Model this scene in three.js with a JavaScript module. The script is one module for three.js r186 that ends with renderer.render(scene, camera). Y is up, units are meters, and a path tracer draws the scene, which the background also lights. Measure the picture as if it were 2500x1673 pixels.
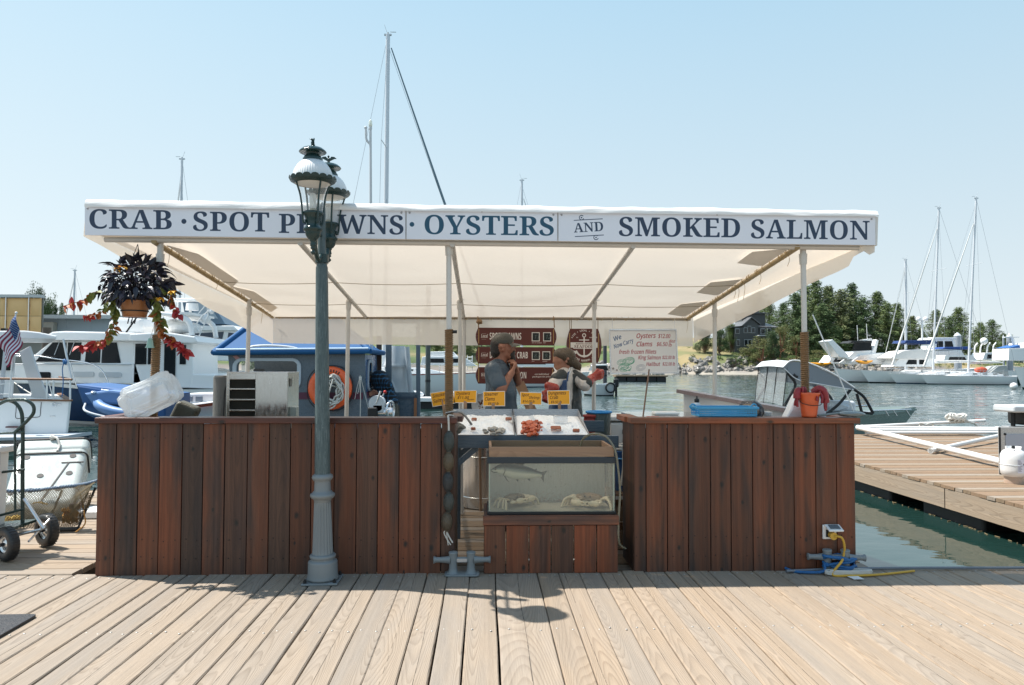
import * as THREE from 'three';
import { mergeGeometries } from 'three/addons/utils/BufferGeometryUtils.js';
import { RoundedBoxGeometry } from 'three/addons/geometries/RoundedBoxGeometry.js';
import { MarchingCubes } from 'three/addons/objects/MarchingCubes.js';
import { ImprovedNoise } from 'three/addons/math/ImprovedNoise.js';

// ---------- camera, sky, sun, exposure ----------
const W = 2500, H = 1673, F = 1800, EXPO = 1.62;
const scene = new THREE.Scene();
const camera = new THREE.PerspectiveCamera(2 * Math.atan(H / 2 / F) * 180 / Math.PI, W / H, 0.05, 9000);
camera.rotation.order = 'YXZ';
camera.position.set(0, 1.5, 5.42);
camera.rotation.set(1.88 * Math.PI / 180, -2.1 * Math.PI / 180, 0.003);
scene.add(camera);
camera.updateMatrixWorld(true);
const SUN = new THREE.Vector3(-0.54, 1, -0.172).normalize();
const sun = new THREE.DirectionalLight(new THREE.Color().setRGB(1, 0.95, 0.88), 5);
sun.position.copy(SUN).multiplyScalar(60);
sun.castShadow = true; sun.shadow.mapSize.set(4096, 4096); sun.shadow.bias = -0.0004;
Object.assign(sun.shadow.camera, { left: -40, right: 40, top: 40, bottom: -40, near: 1, far: 200 });
scene.add(sun); scene.add(sun.target);
{
  const w = 512, h = 256, data = new Float32Array(w * h * 4);
  const hor = [0.80, 0.865, 0.875], mid = [0.355, 0.595, 0.785], zen = [0.13, 0.28, 0.58];
  for (let j = 0; j < h; j++) for (let i = 0; i < w; i++) {
    const el = ((j + 0.5) / h - 0.5) * Math.PI, az = ((i + 0.5) / w - 0.5) * 2 * Math.PI;
    const d = new THREE.Vector3(Math.cos(el) * Math.cos(az), Math.sin(el), Math.cos(el) * Math.sin(az));
    const e = Math.max(0, el * 180 / Math.PI), s = (x) => x * x * (3 - 2 * x);
    const a = Math.pow(Math.min(1, e / 30), 0.8), b = s(Math.min(1, Math.max(0, (e - 22) / 68)));
    const side = 0.5 + 0.5 * d.dot(SUN), warm = Math.pow(side, 4) * 0.42 + Math.max(0, -d.x) * 0.10 * (1 - a);
    for (let k = 0; k < 3; k++) {
      let c = hor[k] + (mid[k] - hor[k]) * a; c += (zen[k] - c) * b;
      c = c * (0.97 + 0.12 * (side - 0.5)) + warm * [0.55, 0.5, 0.42][k];
      data[(j * w + i) * 4 + k] = (el < -0.01 ? hor[k] * 0.5 : c) / EXPO * 1.08;
    }
    data[(j * w + i) * 4 + 3] = 1;
  }
  const t = new THREE.DataTexture(data, w, h, THREE.RGBAFormat, THREE.FloatType);
  t.mapping = THREE.EquirectangularReflectionMapping; t.magFilter = t.minFilter = THREE.LinearFilter; t.needsUpdate = true;
  scene.background = t; scene.environment = t;
}
const renderer = new THREE.WebGLRenderer({ antialias: true });
renderer.setSize(1024, 685);
renderer.shadowMap.enabled = true;
renderer.toneMapping = THREE.LinearToneMapping;
renderer.toneMappingExposure = EXPO;

// ---------- helpers ----------
let seed = 7;
const rnd = () => { seed = (seed * 1664525 + 1013904223) >>> 0; return seed / 4294967296; };
const rr = (a, b) => a + (b - a) * rnd();
const V = (x, y, z) => new THREE.Vector3(x, y, z);
const noise = new ImprovedNoise();
const PI = Math.PI;
// a photograph pixel turned into a point on the plane z = const, or on the level y = const
function ray(px, py) {
  const d = V((px / W * 2 - 1), -(py / H * 2 - 1), 0.5).unproject(camera).sub(camera.position).normalize();
  return d;
}
function at(px, py, z) { const d = ray(px, py); return camera.position.clone().addScaledVector(d, (z - camera.position.z) / d.z); }
function on(px, py, y = 0) { const d = ray(px, py); return camera.position.clone().addScaledVector(d, (y - camera.position.y) / d.y); }
const WATER = -0.47;

const used = {};
function numbered(n) { const k = used[n] = (used[n] ?? -1) + 1; return k ? n + '_' + String(k).padStart(3, '0') : n; }
function tag(o, label, category, group) { o.userData.label = label; if (category) o.userData.category = category; if (group) o.userData.group = group; return o; }
// a thing whose parts are given in its own frame
function thing(name, label, category, p = V(0, 0, 0), turn = 0, group) {
  const o = new THREE.Group(); o.name = numbered(name); o.position.copy(p); o.rotation.y = turn; scene.add(o);
  return tag(o, label, category, group);
}
// a thing whose parts are given in world coordinates
function thingW(name, label, category, p, group) { const o = thing(name, label, category, p, 0, group); o.base = p.clone(); return o; }
function struct(name, p = V(0, 0, 0)) { const o = new THREE.Group(); o.name = numbered(name); o.position.copy(p); o.base = p.clone(); o.userData.kind = 'structure'; scene.add(o); return o; }
function copyOf(o, label, p, turn) { const c = o.clone(); c.name = numbered(o.name.replace(/_\d+$/, '')); c.userData = { ...o.userData }; if (label) c.userData.label = label; if (p) c.position.copy(p); if (turn !== undefined) c.rotation.y = turn; scene.add(c); return c; }
function flat(g) { g = g.index ? g.toNonIndexed() : g; for (const k of Object.keys(g.attributes)) if (!['position', 'normal', 'uv', 'color'].includes(k)) g.deleteAttribute(k); return g; }
function join(geos) {
  geos = [].concat(geos).map(flat);
  if (geos.length === 1) return geos[0];
  const col = geos.some((g) => g.attributes.color);
  for (const g of geos) {
    if (!g.attributes.uv) g.setAttribute('uv', new THREE.BufferAttribute(new Float32Array(g.attributes.position.count * 2), 2));
    if (col && !g.attributes.color) g.setAttribute('color', new THREE.BufferAttribute(new Float32Array(g.attributes.position.count * 3).fill(1), 3));
  }
  return mergeGeometries(geos);
}
function mesh(name, geos, m, parent) {
  let g = join(geos);
  if (parent && parent.base) g = g.clone().translate(-parent.base.x, -parent.base.y, -parent.base.z);
  const o = new THREE.Mesh(g, m); o.name = parent ? name : numbered(name); o.castShadow = o.receiveShadow = true;
  (parent || scene).add(o); if (parent && parent.base) o.base = parent.base;
  return o;
}
// geometries
const E = new THREE.Euler(), Q = new THREE.Quaternion(), M4 = new THREE.Matrix4();
function put(g, x = 0, y = 0, z = 0, rx = 0, ry = 0, rz = 0, s = 1) { M4.compose(V(x, y, z), Q.setFromEuler(E.set(rx, ry, rz, 'YXZ')), s.isVector3 ? s : V(s, s, s)); return g.applyMatrix4(M4); }
// uv in metres, v along the given axis
function metre(g, axis = 1, ou = 0, ov = 0) {
  const p = g.attributes.position, n = g.attributes.normal, uv = new Float32Array(p.count * 2);
  const a = [(axis + 1) % 3, (axis + 2) % 3];
  for (let i = 0; i < p.count; i++) {
    const q = [p.getX(i), p.getY(i), p.getZ(i)], m = [Math.abs(n.getX(i)), Math.abs(n.getY(i)), Math.abs(n.getZ(i))];
    const u = m[axis] > 0.8 ? q[a[0]] : (m[a[0]] > m[a[1]] ? q[a[1]] : q[a[0]]);
    uv[2 * i] = u + ou; uv[2 * i + 1] = (m[axis] > 0.8 ? q[a[1]] * 0.3 : q[axis]) + ov;
  }
  g.setAttribute('uv', new THREE.BufferAttribute(uv, 2)); return g;
}
const box = (w, h, d, x = 0, y = 0, z = 0, rx = 0, ry = 0, rz = 0) => put(flat(new THREE.BoxGeometry(w, h, d)), x, y, z, rx, ry, rz);
const rbox = (w, h, d, x = 0, y = 0, z = 0, r = 0.01, rx = 0, ry = 0, rz = 0, seg = 2) => put(flat(new RoundedBoxGeometry(w, h, d, seg, Math.min(r, w / 2.05, h / 2.05, d / 2.05))), x, y, z, rx, ry, rz);
const cyl = (r1, r2, h, x = 0, y = 0, z = 0, rx = 0, ry = 0, rz = 0, n = 16, open = false) => put(flat(new THREE.CylinderGeometry(r1, r2, h, n, 1, open)), x, y, z, rx, ry, rz);
const sph = (r, x = 0, y = 0, z = 0, sx = 1, sy = 1, sz = 1, n = 16) => put(flat(new THREE.SphereGeometry(r, n, Math.max(6, n * 0.7 | 0))), x, y, z, 0, 0, 0, V(sx, sy, sz));
const tor = (R, r, x = 0, y = 0, z = 0, rx = 0, ry = 0, rz = 0, n = 32, m = 10, arc = 2 * PI) => put(flat(new THREE.TorusGeometry(R, r, m, n, arc)), x, y, z, rx, ry, rz);
const lathe = (pts, n = 24, x = 0, y = 0, z = 0) => put(flat(new THREE.LatheGeometry(pts.map((p) => new THREE.Vector2(p[0], p[1])), n)), x, y, z);
const UP = V(0, 1, 0);
function bar(a, b, r, r2 = r, n = 8) { const d = b.clone().sub(a), L = d.length(); const g = flat(new THREE.CylinderGeometry(r2, r, L, n)); g.applyQuaternion(new THREE.Quaternion().setFromUnitVectors(UP, d.normalize())); const c = a.clone().add(b).multiplyScalar(0.5); return g.translate(c.x, c.y, c.z); }
function beam(a, b, w, h) { // box between two points, w across (horizontal), h up
  const d = b.clone().sub(a), L = d.length(); d.normalize(); let s = V(0, 1, 0).cross(d); if (s.lengthSq() < 1e-6) s = V(1, 0, 0); s.normalize(); const u = d.clone().cross(s);
  const g = metre(flat(new THREE.BoxGeometry(w, h, L)), 2, rnd() * 3, rnd() * 3); M4.makeBasis(s, u, d).setPosition(a.clone().add(b).multiplyScalar(0.5)); return g.applyMatrix4(M4);
}
function tube(pts, r, n = 6, seg = 0, closed = false) { const c = new THREE.CatmullRomCurve3(pts, closed, 'centripetal'); return flat(new THREE.TubeGeometry(c, seg || pts.length * 5, r, n, closed)); }
// a polygon in x,y pushed along z (centred), with a bevel
function prof(pts, depth, x = 0, y = 0, z = 0, bevel = 0, holes = []) {
  const s = new THREE.Shape(pts.map((p) => new THREE.Vector2(p[0], p[1])));
  for (const hl of holes) s.holes.push(new THREE.Path(hl.map((p) => new THREE.Vector2(p[0], p[1]))));
  const g = flat(new THREE.ExtrudeGeometry(s, { depth: Math.max(0.001, depth - 2 * bevel), bevelEnabled: bevel > 0, bevelThickness: bevel, bevelSize: bevel, bevelOffset: -bevel, bevelSegments: 2, curveSegments: 6 }));
  return g.translate(x, y, z - depth / 2 + bevel);
}
const rrect = (x0, y0, x1, y1, r, n = 5) => { const o = []; for (const [cx, cy, a] of [[x1 - r, y1 - r, 0], [x0 + r, y1 - r, 1], [x0 + r, y0 + r, 2], [x1 - r, y0 + r, 3]]) for (let i = 0; i <= n; i++) { const t = (a + i / n) * PI / 2; o.push([cx + r * Math.cos(t), cy + r * Math.sin(t)]); } return o; };
// a slab with four front corners; uv 0..1 on the front
function slab(tl, tr, br, bl, t) {
  const n = tr.clone().sub(tl).cross(bl.clone().sub(tl)).normalize().multiplyScalar(t); // away from the front
  const f = [tl, tr, br, bl], b = f.map((p) => p.clone().add(n)), pos = [], uv = [];
  const q = (a, bb, c, d, u) => { for (const [p, w] of [[a, u[0]], [d, u[3]], [c, u[2]], [a, u[0]], [c, u[2]], [bb, u[1]]]) { pos.push(p.x, p.y, p.z); uv.push(...w); } };
  const e = [[0.002, 0.002], [0.004, 0.002], [0.004, 0.004], [0.002, 0.004]];
  q(f[0], f[1], f[2], f[3], [[0, 1], [1, 1], [1, 0], [0, 0]]); q(b[1], b[0], b[3], b[2], e);
  for (let i = 0; i < 4; i++) { const j = (i + 1) % 4; q(b[i], b[j], f[j], f[i], e); }
  const g = new THREE.BufferGeometry(); g.setAttribute('position', new THREE.Float32BufferAttribute(pos, 3)); g.setAttribute('uv', new THREE.Float32BufferAttribute(uv, 2)); g.computeVertexNormals(); return g;
}
// a sheet z = f(u,v) from a grid of points
function sheet(f, nu, nv, uvs = [1, 1]) {
  const pos = [], uv = [], ix = [];
  for (let j = 0; j <= nv; j++) for (let i = 0; i <= nu; i++) { const p = f(i / nu, j / nv); pos.push(p.x, p.y, p.z); uv.push(i / nu * uvs[0], j / nv * uvs[1]); }
  for (let j = 0; j < nv; j++) for (let i = 0; i < nu; i++) { const a = j * (nu + 1) + i; ix.push(a, a + 1, a + nu + 1, a + 1, a + nu + 2, a + nu + 1); }
  const g = new THREE.BufferGeometry(); g.setAttribute('position', new THREE.Float32BufferAttribute(pos, 3)); g.setAttribute('uv', new THREE.Float32BufferAttribute(uv, 2)); g.setIndex(ix); g.computeVertexNormals(); return flat(g);
}
function lump(r, sx, sy, sz, k = 0.2, f = 2, det = 3, sd = 0) { // an uneven stone or bag
  const g = flat(new THREE.IcosahedronGeometry(r, det)), p = g.attributes.position;
  for (let i = 0; i < p.count; i++) { const v = V(p.getX(i), p.getY(i), p.getZ(i)).divideScalar(r); const n = 1 + k * noise.noise(v.x * f + sd, v.y * f + sd * 1.7, v.z * f + sd * 0.3); v.multiplyScalar(r * n); p.setXYZ(i, v.x * sx, v.y * sy, v.z * sz); }
  g.computeVertexNormals(); return g;
}

// ---------- textures ----------
function dataTex(w, h, f, srgb = false) {
  const d = new Uint8Array(w * h * 4);
  for (let j = 0; j < h; j++) for (let i = 0; i < w; i++) { const c = f(i, j); for (let k = 0; k < 3; k++) d[(j * w + i) * 4 + k] = Math.max(0, Math.min(255, Math.round(255 * (c.length ? c[k] : c)))); d[(j * w + i) * 4 + 3] = 255; }
  const t = new THREE.DataTexture(d, w, h); t.wrapS = t.wrapT = THREE.RepeatWrapping; t.magFilter = THREE.LinearFilter; t.minFilter = THREE.LinearMipmapLinearFilter; t.generateMipmaps = true; t.anisotropy = 8;
  if (srgb) t.colorSpace = THREE.SRGBColorSpace; t.needsUpdate = true; return t;
}
const gam = (c) => c <= 0.0031308 ? 12.92 * c : 1.055 * Math.pow(c, 1 / 2.4) - 0.055;
const N2 = (x, y, s = 0) => noise.noise(x, y, s * 7.31 + 0.5);
// wood: lanes side by side, grain along v. returns height-ish value per pixel
function woodMaps(w, h, lanes, o) {
  const lw = w / lanes, info = [];
  for (let l = 0; l < lanes; l++) {
    const knots = []; const nk = Math.round(rr(o.knots[0], o.knots[1]));
    for (let k = 0; k < nk; k++) knots.push([rr(-0.35, 0.35), rnd(), rr(0.5, 1) * o.knotSize]);
    info.push({ off: rr(-0.5, 0.5), A: rr(1.5, 5), B: rr(2, 5) * (rnd() < 0.5 ? -1 : 1), s: l * 3.7 + rr(0, 1), tone: rr(-1, 1), red: rr(-1, 1), knots, crack: rnd() < o.cracks ? rr(-0.35, 0.35) : 9 });
  }
  const val = new Float32Array(w * h), col = new Float32Array(w * h * 3);
  for (let j = 0; j < h; j++) for (let i = 0; i < w; i++) {
    const l = Math.floor(i / lw), L = info[l], u = (i / lw) % 1 - 0.5, v = j / h, va = v * o.len;
    const wv = v < 0.5 ? v : 1 - v; // fold so that the ends meet
    const vv = wv * o.len;
    let f = (u + L.off + 0.12 * N2(vv * 1.3, L.s)) ** 2 * L.A + vv * L.B * 0.22 + 0.5 * N2(u * 1.5, vv * 0.9, L.s);
    let kn = 0;
    for (const [ku, kv, ks] of L.knots) { const du = (u - ku) * o.width, dv = (va - kv * o.len) * 0.62; const q = Math.sqrt(du * du + dv * dv) / ks; if (q < 4) { f += 0.9 * Math.exp(-q * q * 0.5); kn = Math.max(kn, 1 - Math.min(1, Math.max(0, (q - 0.55 + 0.25 * N2(du * 90, dv * 90, L.s)) / o.knotSoft))); } }
    const ph = f * o.freq, fr = ph - Math.floor(ph), ring = Math.pow(fr, 3) * (1 - Math.pow(fr, 14));
    const fib = N2(u * 70, vv * 5, L.s) * 0.6 + N2(u * 160, vv * 14, L.s + 1) * 0.4;
    const str = N2(u * 7, vv * 0.8, L.s + 2) * 0.8 + N2(u * 19, vv * 2.2, L.s + 4) * 0.4; const blot = N2(u * 1.2 + L.s, vv * 1.1, 3) + 0.5 * N2(u * 4, vv * 4, L.s + 5);
    const ck = Math.abs(u - L.crack - 0.05 * N2(vv * 2, L.s)) < 0.012 * (0.4 + N2(vv * 0.8, L.s + 9)) ? 1 : 0;
    const c = o.color({ ring, fib, str, blot, kn, tone: L.tone, red: L.red, ck, u, vv });
    val[j * w + i] = 0.6 - 0.35 * ring * o.ringDepth + 0.12 * fib - 0.2 * kn - 0.6 * ck;
    col.set(c, (j * w + i) * 3);
  }
  const map = dataTex(w, h, (i, j) => { const k = (j * w + i) * 3; return [gam(col[k]), gam(col[k + 1]), gam(col[k + 2])]; }, true);
  const bump = dataTex(w, h, (i, j) => val[j * w + i]);
  return { map, bump };
}
const mix3 = (a, b, t) => a.map((x, i) => x + (b[i] - x) * t);
const mul3 = (a, t) => a.map((x) => x * t);
const deckWood = woodMaps(1024, 1024, 8, { len: 4, width: 0.16, freq: 7, knots: [0, 3], knotSize: 0.011, knotSoft: 0.7, cracks: 0.45, ringDepth: 1,
  color: ({ ring, fib, str, blot, kn, tone, red, ck }) => { let c = mix3([0.31, 0.25, 0.19], [0.17, 0.126, 0.088], ring * 0.8); c = mix3(c, [0.25, 0.218, 0.185], Math.max(0, Math.min(0.5, 0.15 + blot * 0.6))); c = mul3(c, 1 + 0.2 * fib + 0.15 * str + 0.05 * tone); c = mix3(c, [0.20, 0.155, 0.12], kn * 0.65); return ck ? mul3(c, 0.3) : c; } });
const stainWood = woodMaps(1024, 1024, 8, { len: 2, width: 0.15, freq: 4, knots: [1, 3], knotSize: 0.013, knotSoft: 1.2, cracks: 0.0, ringDepth: 0.5,
  color: ({ ring, fib, str, blot, kn, tone, red }) => { let c = mix3([0.088, 0.042, 0.025], [0.046, 0.022, 0.014], ring * 0.75); c = mix3(c, [0.16, 0.046, 0.017], Math.max(0, Math.min(1, 0.05 + 0.55 * red + blot * 0.7)) * 0.9); c = mix3(c, [0.035, 0.022, 0.02], Math.max(0, Math.min(0.8, -blot * 0.9 - 0.2 * tone))); c = mul3(c, Math.max(0.35, 1 + 0.35 * fib + 0.5 * str)); return mix3(c, [0.012, 0.012, 0.01], kn * 0.9); } });
const rough = dataTex(256, 256, (i, j) => { const x = i / 256, y = j / 256; const s = (f, k) => { const a = noise.noise(x * f, y * f, k), b = noise.noise((x - 1) * f, y * f, k), c = noise.noise(x * f, (y - 1) * f, k), d = noise.noise((x - 1) * f, (y - 1) * f, k); return (a * (1 - x) + b * x) * (1 - y) + (c * (1 - x) + d * x) * y; }; return 0.5 + 0.5 * s(6, 1) + 0.35 * s(22, 2) + 0.2 * s(60, 3); });
function tinted(t, w, h) { const c = t.clone(); c.repeat.set(w, h); c.needsUpdate = true; return c; }

// ---------- materials ----------
const C = (r, g, b) => new THREE.Color().setRGB(r, g, b);
const std = (c, roughness = 0.6, metalness = 0, o = {}) => new THREE.MeshStandardMaterial({ color: Array.isArray(c) ? C(...c) : c, roughness, metalness, side: THREE.DoubleSide, ...o });
const phy = (c, roughness, metalness, o) => new THREE.MeshPhysicalMaterial({ color: Array.isArray(c) ? C(...c) : c, roughness, metalness, side: THREE.DoubleSide, ...o });
function print(w, h, draw, o = {}) {
  const cv = document.createElement('canvas'); cv.width = w; cv.height = h; const g = cv.getContext('2d'); draw(g, w, h);
  const t = new THREE.CanvasTexture(cv); t.colorSpace = THREE.SRGBColorSpace; t.anisotropy = 8; t.minFilter = THREE.LinearMipmapLinearFilter;
  return std(0xffffff, 0.55, 0, { map: t, ...o });
}
// words stretched between two x positions
function fit(g, text, x0, x1, base, size, font = 'bold', fam = 'serif') { g.save(); g.font = `${font} ${size}px ${fam}`; const w = g.measureText(text).width; g.translate(x0, base); g.scale((x1 - x0) / w, 1); g.fillText(text, 0, 0); g.restore(); }
const worn = (c, rg, me, k = 0.5, rep = 2, o = {}) => { const b = tinted(rough, rep, rep); return std(c, rg, me, { bumpMap: b, bumpScale: 0.0006 * k, roughnessMap: b, ...o }); };
const deckMat = std(0xffffff, 0.85, 0, { map: tinted(deckWood.map, 1 / 1.28, 1 / 4), bumpMap: tinted(deckWood.bump, 1 / 1.28, 1 / 4), bumpScale: 0.004 });
const deckGrey = std([0.92, 0.945, 0.98], 0.85, 0, { map: deckMat.map, bumpMap: deckMat.bumpMap, bumpScale: 0.004 });
const deckWarm = std([1.05, 1.0, 0.94], 0.85, 0, { map: deckMat.map, bumpMap: deckMat.bumpMap, bumpScale: 0.004 });
const deckDull = std([0.72, 0.62, 0.5], 0.85, 0, { map: deckMat.map, bumpMap: deckMat.bumpMap, bumpScale: 0.004 });
const deckSand = std([0.82, 0.66, 0.52], 0.85, 0, { map: deckMat.map, bumpMap: deckMat.bumpMap, bumpScale: 0.004 });
const stain = (k) => std(k, 0.62, 0, { map: stainMap, bumpMap: stainBump, bumpScale: 0.002 });
const stainMap = tinted(stainWood.map, 1 / 1.2, 1 / 2), stainBump = tinted(stainWood.bump, 1 / 1.2, 1 / 2);
const stains = [stain([1, 1, 1]), stain([0.8, 0.85, 0.9]), stain([1.2, 1.08, 0.97]), stain([0.7, 0.76, 0.82]), stain([1.1, 1.02, 0.97])];
const MT = {
  white: std([0.78, 0.78, 0.77], 0.35), gel: phy([0.86, 0.86, 0.85], 0.3, 0, { clearcoat: 0.4, clearcoatRoughness: 0.15 }), gelGrey: std([0.55, 0.58, 0.6], 0.4),
  canvasW: std([0.72, 0.71, 0.68], 0.9), navy: phy([0.008, 0.035, 0.11], 0.25, 0, { clearcoat: 0.6 }), blue: std([0.02, 0.12, 0.32], 0.6), blueCanvas: std([0.02, 0.05, 0.16], 0.9), tugBlue: worn([0.004, 0.075, 0.22], 0.45, 0, 1, 3), slate: worn([0.085, 0.125, 0.16], 0.6, 0, 1, 2),
  glassDark: phy([0.012, 0.016, 0.018], 0.06, 0, { ior: 1.5 }), chrome: std([0.75, 0.76, 0.78], 0.22, 1), alu: worn([0.68, 0.69, 0.70], 0.42, 0.85, 0.5, 3), steel: worn([0.62, 0.62, 0.60], 0.34, 0.9, 0.6, 2),
  galv: std([0.2, 0.222, 0.23], 0.55, 0.1), black: std([0.012, 0.013, 0.014], 0.6), rubber: worn([0.02, 0.021, 0.022], 0.8, 0, 2, 8), green: worn([0.013, 0.04, 0.04], 0.42, 0.0, 2, 4),
  rope: worn([0.62, 0.60, 0.55], 0.95, 0, 4, 20), ropeBlue: worn([0.02, 0.13, 0.34], 0.9, 0, 4, 20), yellow: std([0.58, 0.34, 0.04], 0.55), orange: std([0.75, 0.085, 0.012], 0.5), jute: worn([0.28, 0.16, 0.07], 0.95, 0, 6, 12),
  teak: std([0.20, 0.09, 0.04], 0.5), pine: std([1.15, 0.86, 0.68], 0.75, 0, { map: deckMat.map, bumpMap: deckMat.bumpMap, bumpScale: 0.002 }), red: std([0.45, 0.02, 0.015], 0.6), clear: phy([1, 1, 1], 0.03, 0, { transmission: 1, thickness: 0, ior: 1.45 }),
};
// ---------- water ----------
{
  const S = 1024, per = (f, k, sx = 1, sy = 1) => (x, y) => { const s = (a, b) => noise.noise(a * f * sx, b * f * sy, k); return (s(x, y) * (1 - x) + s(x - 1, y) * x) * (1 - y) + (s(x, y - 1) * (1 - x) + s(x - 1, y - 1) * x) * y; };
  const a = per(9, 1), b = per(22, 2, 0.8, 1.3), c = per(55, 3, 0.7, 1.4), e = per(3, 4), q = per(120, 5, 0.7, 1.3);
  const wave = dataTex(S, S, (i, j) => { const x = i / S, y = j / S, m = 0.75 + 0.9 * e(x, y); return 0.5 + 0.30 * a(x, y) + m * (0.22 * b(x, y) + 0.10 * c(x, y) + 0.035 * q(x, y)); });
  const wm = (k, rep) => phy([0.012, 0.035, 0.03], 0.03, 0, { ior: 1.55, bumpMap: tinted(wave, rep, rep), bumpScale: k, side: THREE.FrontSide });
  const far = wm(0.15, 1.5), near = wm(0.022, 1), w = struct('water');
  const quad = (x0, x1, z0, z1, s) => { const g = flat(new THREE.PlaneGeometry(x1 - x0, z1 - z0)); g.rotateX(-PI / 2).translate((x0 + x1) / 2, WATER, (z0 + z1) / 2); const p = g.attributes.position, uv = g.attributes.uv; for (let i = 0; i < p.count; i++) uv.setXY(i, p.getX(i) / s, p.getZ(i) / s); return g; };
  mesh('berth_water', quad(-40, 40, -11, 12, 14), near, w);
  const roll = sheet((u, v) => { const z = -11 - 189 * (0.25 * v + 0.75 * v * v), x = -50 + 130 * u, e = Math.min(1, Math.min(u, 1 - u) * 12, v * 14, (1 - v) * 10); return V(x, WATER + e * (0.045 * N2(x * 0.16, z * 0.42, 1) + 0.028 * N2(x * 0.5, z * 1.1, 2) + 0.02 * N2(x * 0.05, z * 0.16, 3)), z); }, 200, 420); { const p = roll.attributes.position, uv = roll.attributes.uv; for (let i = 0; i < p.count; i++) uv.setXY(i, p.getX(i) / 14, p.getZ(i) / 14); }
  mesh('open_water', [roll, quad(-50, 80, -4000, -200, 14), quad(-3000, -50, -4000, -11, 14), quad(80, 3000, -4000, -11, 14), quad(-3000, -40, -11, 12, 14), quad(40, 3000, -11, 12, 14)], far, w);
}

// ---------- planks ----------
function plankGeo(w, L, t, wob, sd, lane, ov) { // along z from 0 to L, top at y = 0
  const c = 0.006, cs = [[-w / 2, -t], [-w / 2, -c], [-w / 2 + c, 0], [w / 2 - c, 0], [w / 2, -c], [w / 2, -t]], n = Math.max(1, Math.round(L / 0.35)), pos = [], uv = [];
  const P = (k, i) => { const [x, y] = cs[k], z = L * i / n, e = wob * N2(z * 1.9, sd + (x < 0 ? 0 : 40)) + wob * 0.4 * N2(z * 7, sd + (x < 0 ? 9 : 70)); return [x + e, y + 0.0025 * N2(z * 0.8, sd, 3) + (y === 0 ? 0.001 * N2(z * 3, x * 30 + sd, 4) : 0), z]; };
  const q = (a, b, cc, d) => { for (const p of [a, b, cc, a, cc, d]) { pos.push(...p); uv.push((lane + 0.5) * 0.16 + Math.max(-0.078, Math.min(0.078, p[0])) + (p[1] < -c ? 0.0 : 0), p[2] + ov); } };
  for (let i = 0; i < n; i++) for (let k = 0; k < 5; k++) q(P(k, i), P(k + 1, i), P(k + 1, i + 1), P(k, i + 1));
  for (const i of [0, n]) { const r = cs.map((_, k) => P(k, i)); const e = i ? 1 : -1; for (let k = 1; k < 5; k++) { const tri = e > 0 ? [r[0], r[k], r[k + 1]] : [r[0], r[k + 1], r[k]]; for (const p of tri) { pos.push(...p); uv.push((lane + 0.5) * 0.16 + p[0], p[1] * 0.4 + ov); } } }
  const g = new THREE.BufferGeometry(); g.setAttribute('position', new THREE.Float32BufferAttribute(pos, 3)); g.setAttribute('uv', new THREE.Float32BufferAttribute(uv, 2)); g.computeVertexNormals(); return g;
}
// ---------- the pier in front ----------
{
  const d = struct('pier_deck');
  const px = [20, 145, 285, 440, 590, 745, 895, 1045, 1200, 1345, 1505, 1655, 1815, 1960, 2110, 2290].map((v) => v / 1.8744).concat([245, 395, 540, 690, 845, 1005, 1150, 1300, 1460, 1620, 1780].map((v) => 1250 + v / 1.8744));
  let e = px.map((p) => on(p, 1670, 0).x);
  while (e[0] > -8) e.unshift(e[0] - rr(0.14, 0.18));
  while (e[e.length - 1] < 8) e.push(e[e.length - 1] + rr(0.145, 0.175));
  const nails = [];
  for (let i = 0; i + 1 < e.length; i++) {
    const x = (e[i] + e[i + 1]) / 2, left = x < 0.25, gap = left ? rr(0.006, 0.010) : rr(0.003, 0.006), w = e[i + 1] - e[i] - gap, z0 = -0.03 + rr(-0.006, 0.008);
    const g = plankGeo(w, 6.6 - z0, 0.045, left ? 0.007 : 0.003, i * 3.1, Math.floor(rnd() * 8), rnd() * 4);
    const m = left ? [deckMat, deckGrey, deckMat][i % 3] : [deckMat, deckWarm, deckWarm][i % 3];
    const o = mesh('plank', g, m, d); o.position.set(x, rr(-0.003, 0.002), z0); o.rotation.y = rr(-0.0008, 0.0008); if (rnd() < 0.5) o.rotation.z = rr(-0.006, 0.006);
    for (const zz of [1.16, 0.06, 2.9]) for (const s of [-0.3, 0.3]) nails.push(put(flat(new THREE.SphereGeometry(0.0075, 7, 4, 0, 2 * PI, 0, PI / 2)), x + s * w, 0.000, zz + (s > 0 ? 0.015 : -0.012) + rr(-0.006, 0.006), 0, 0, 0, V(1, 0.45, 1)));
  }
  mesh('nail_heads', nails, std([0.42, 0.40, 0.37], 0.5, 0.5), d).userData.kind = 'stuff';
  const j = []; for (const z of [0.1, 1.16, 2.3, 3.4, 4.6, 5.8]) j.push(metre(box(16, 0.2, 0.09, 0, -0.15, z), 0));
  mesh('joist', j, std([0.08, 0.065, 0.05], 0.9), d);
  mesh('edge_beam', [metre(box(16, 0.3, 0.06, 0, -0.202, 0.01), 0)], deckDull, d);
  mesh('float_tub', [box(16, 0.3, 2.4, 0, -0.42, 2.2)], MT.black, d);
}
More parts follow.
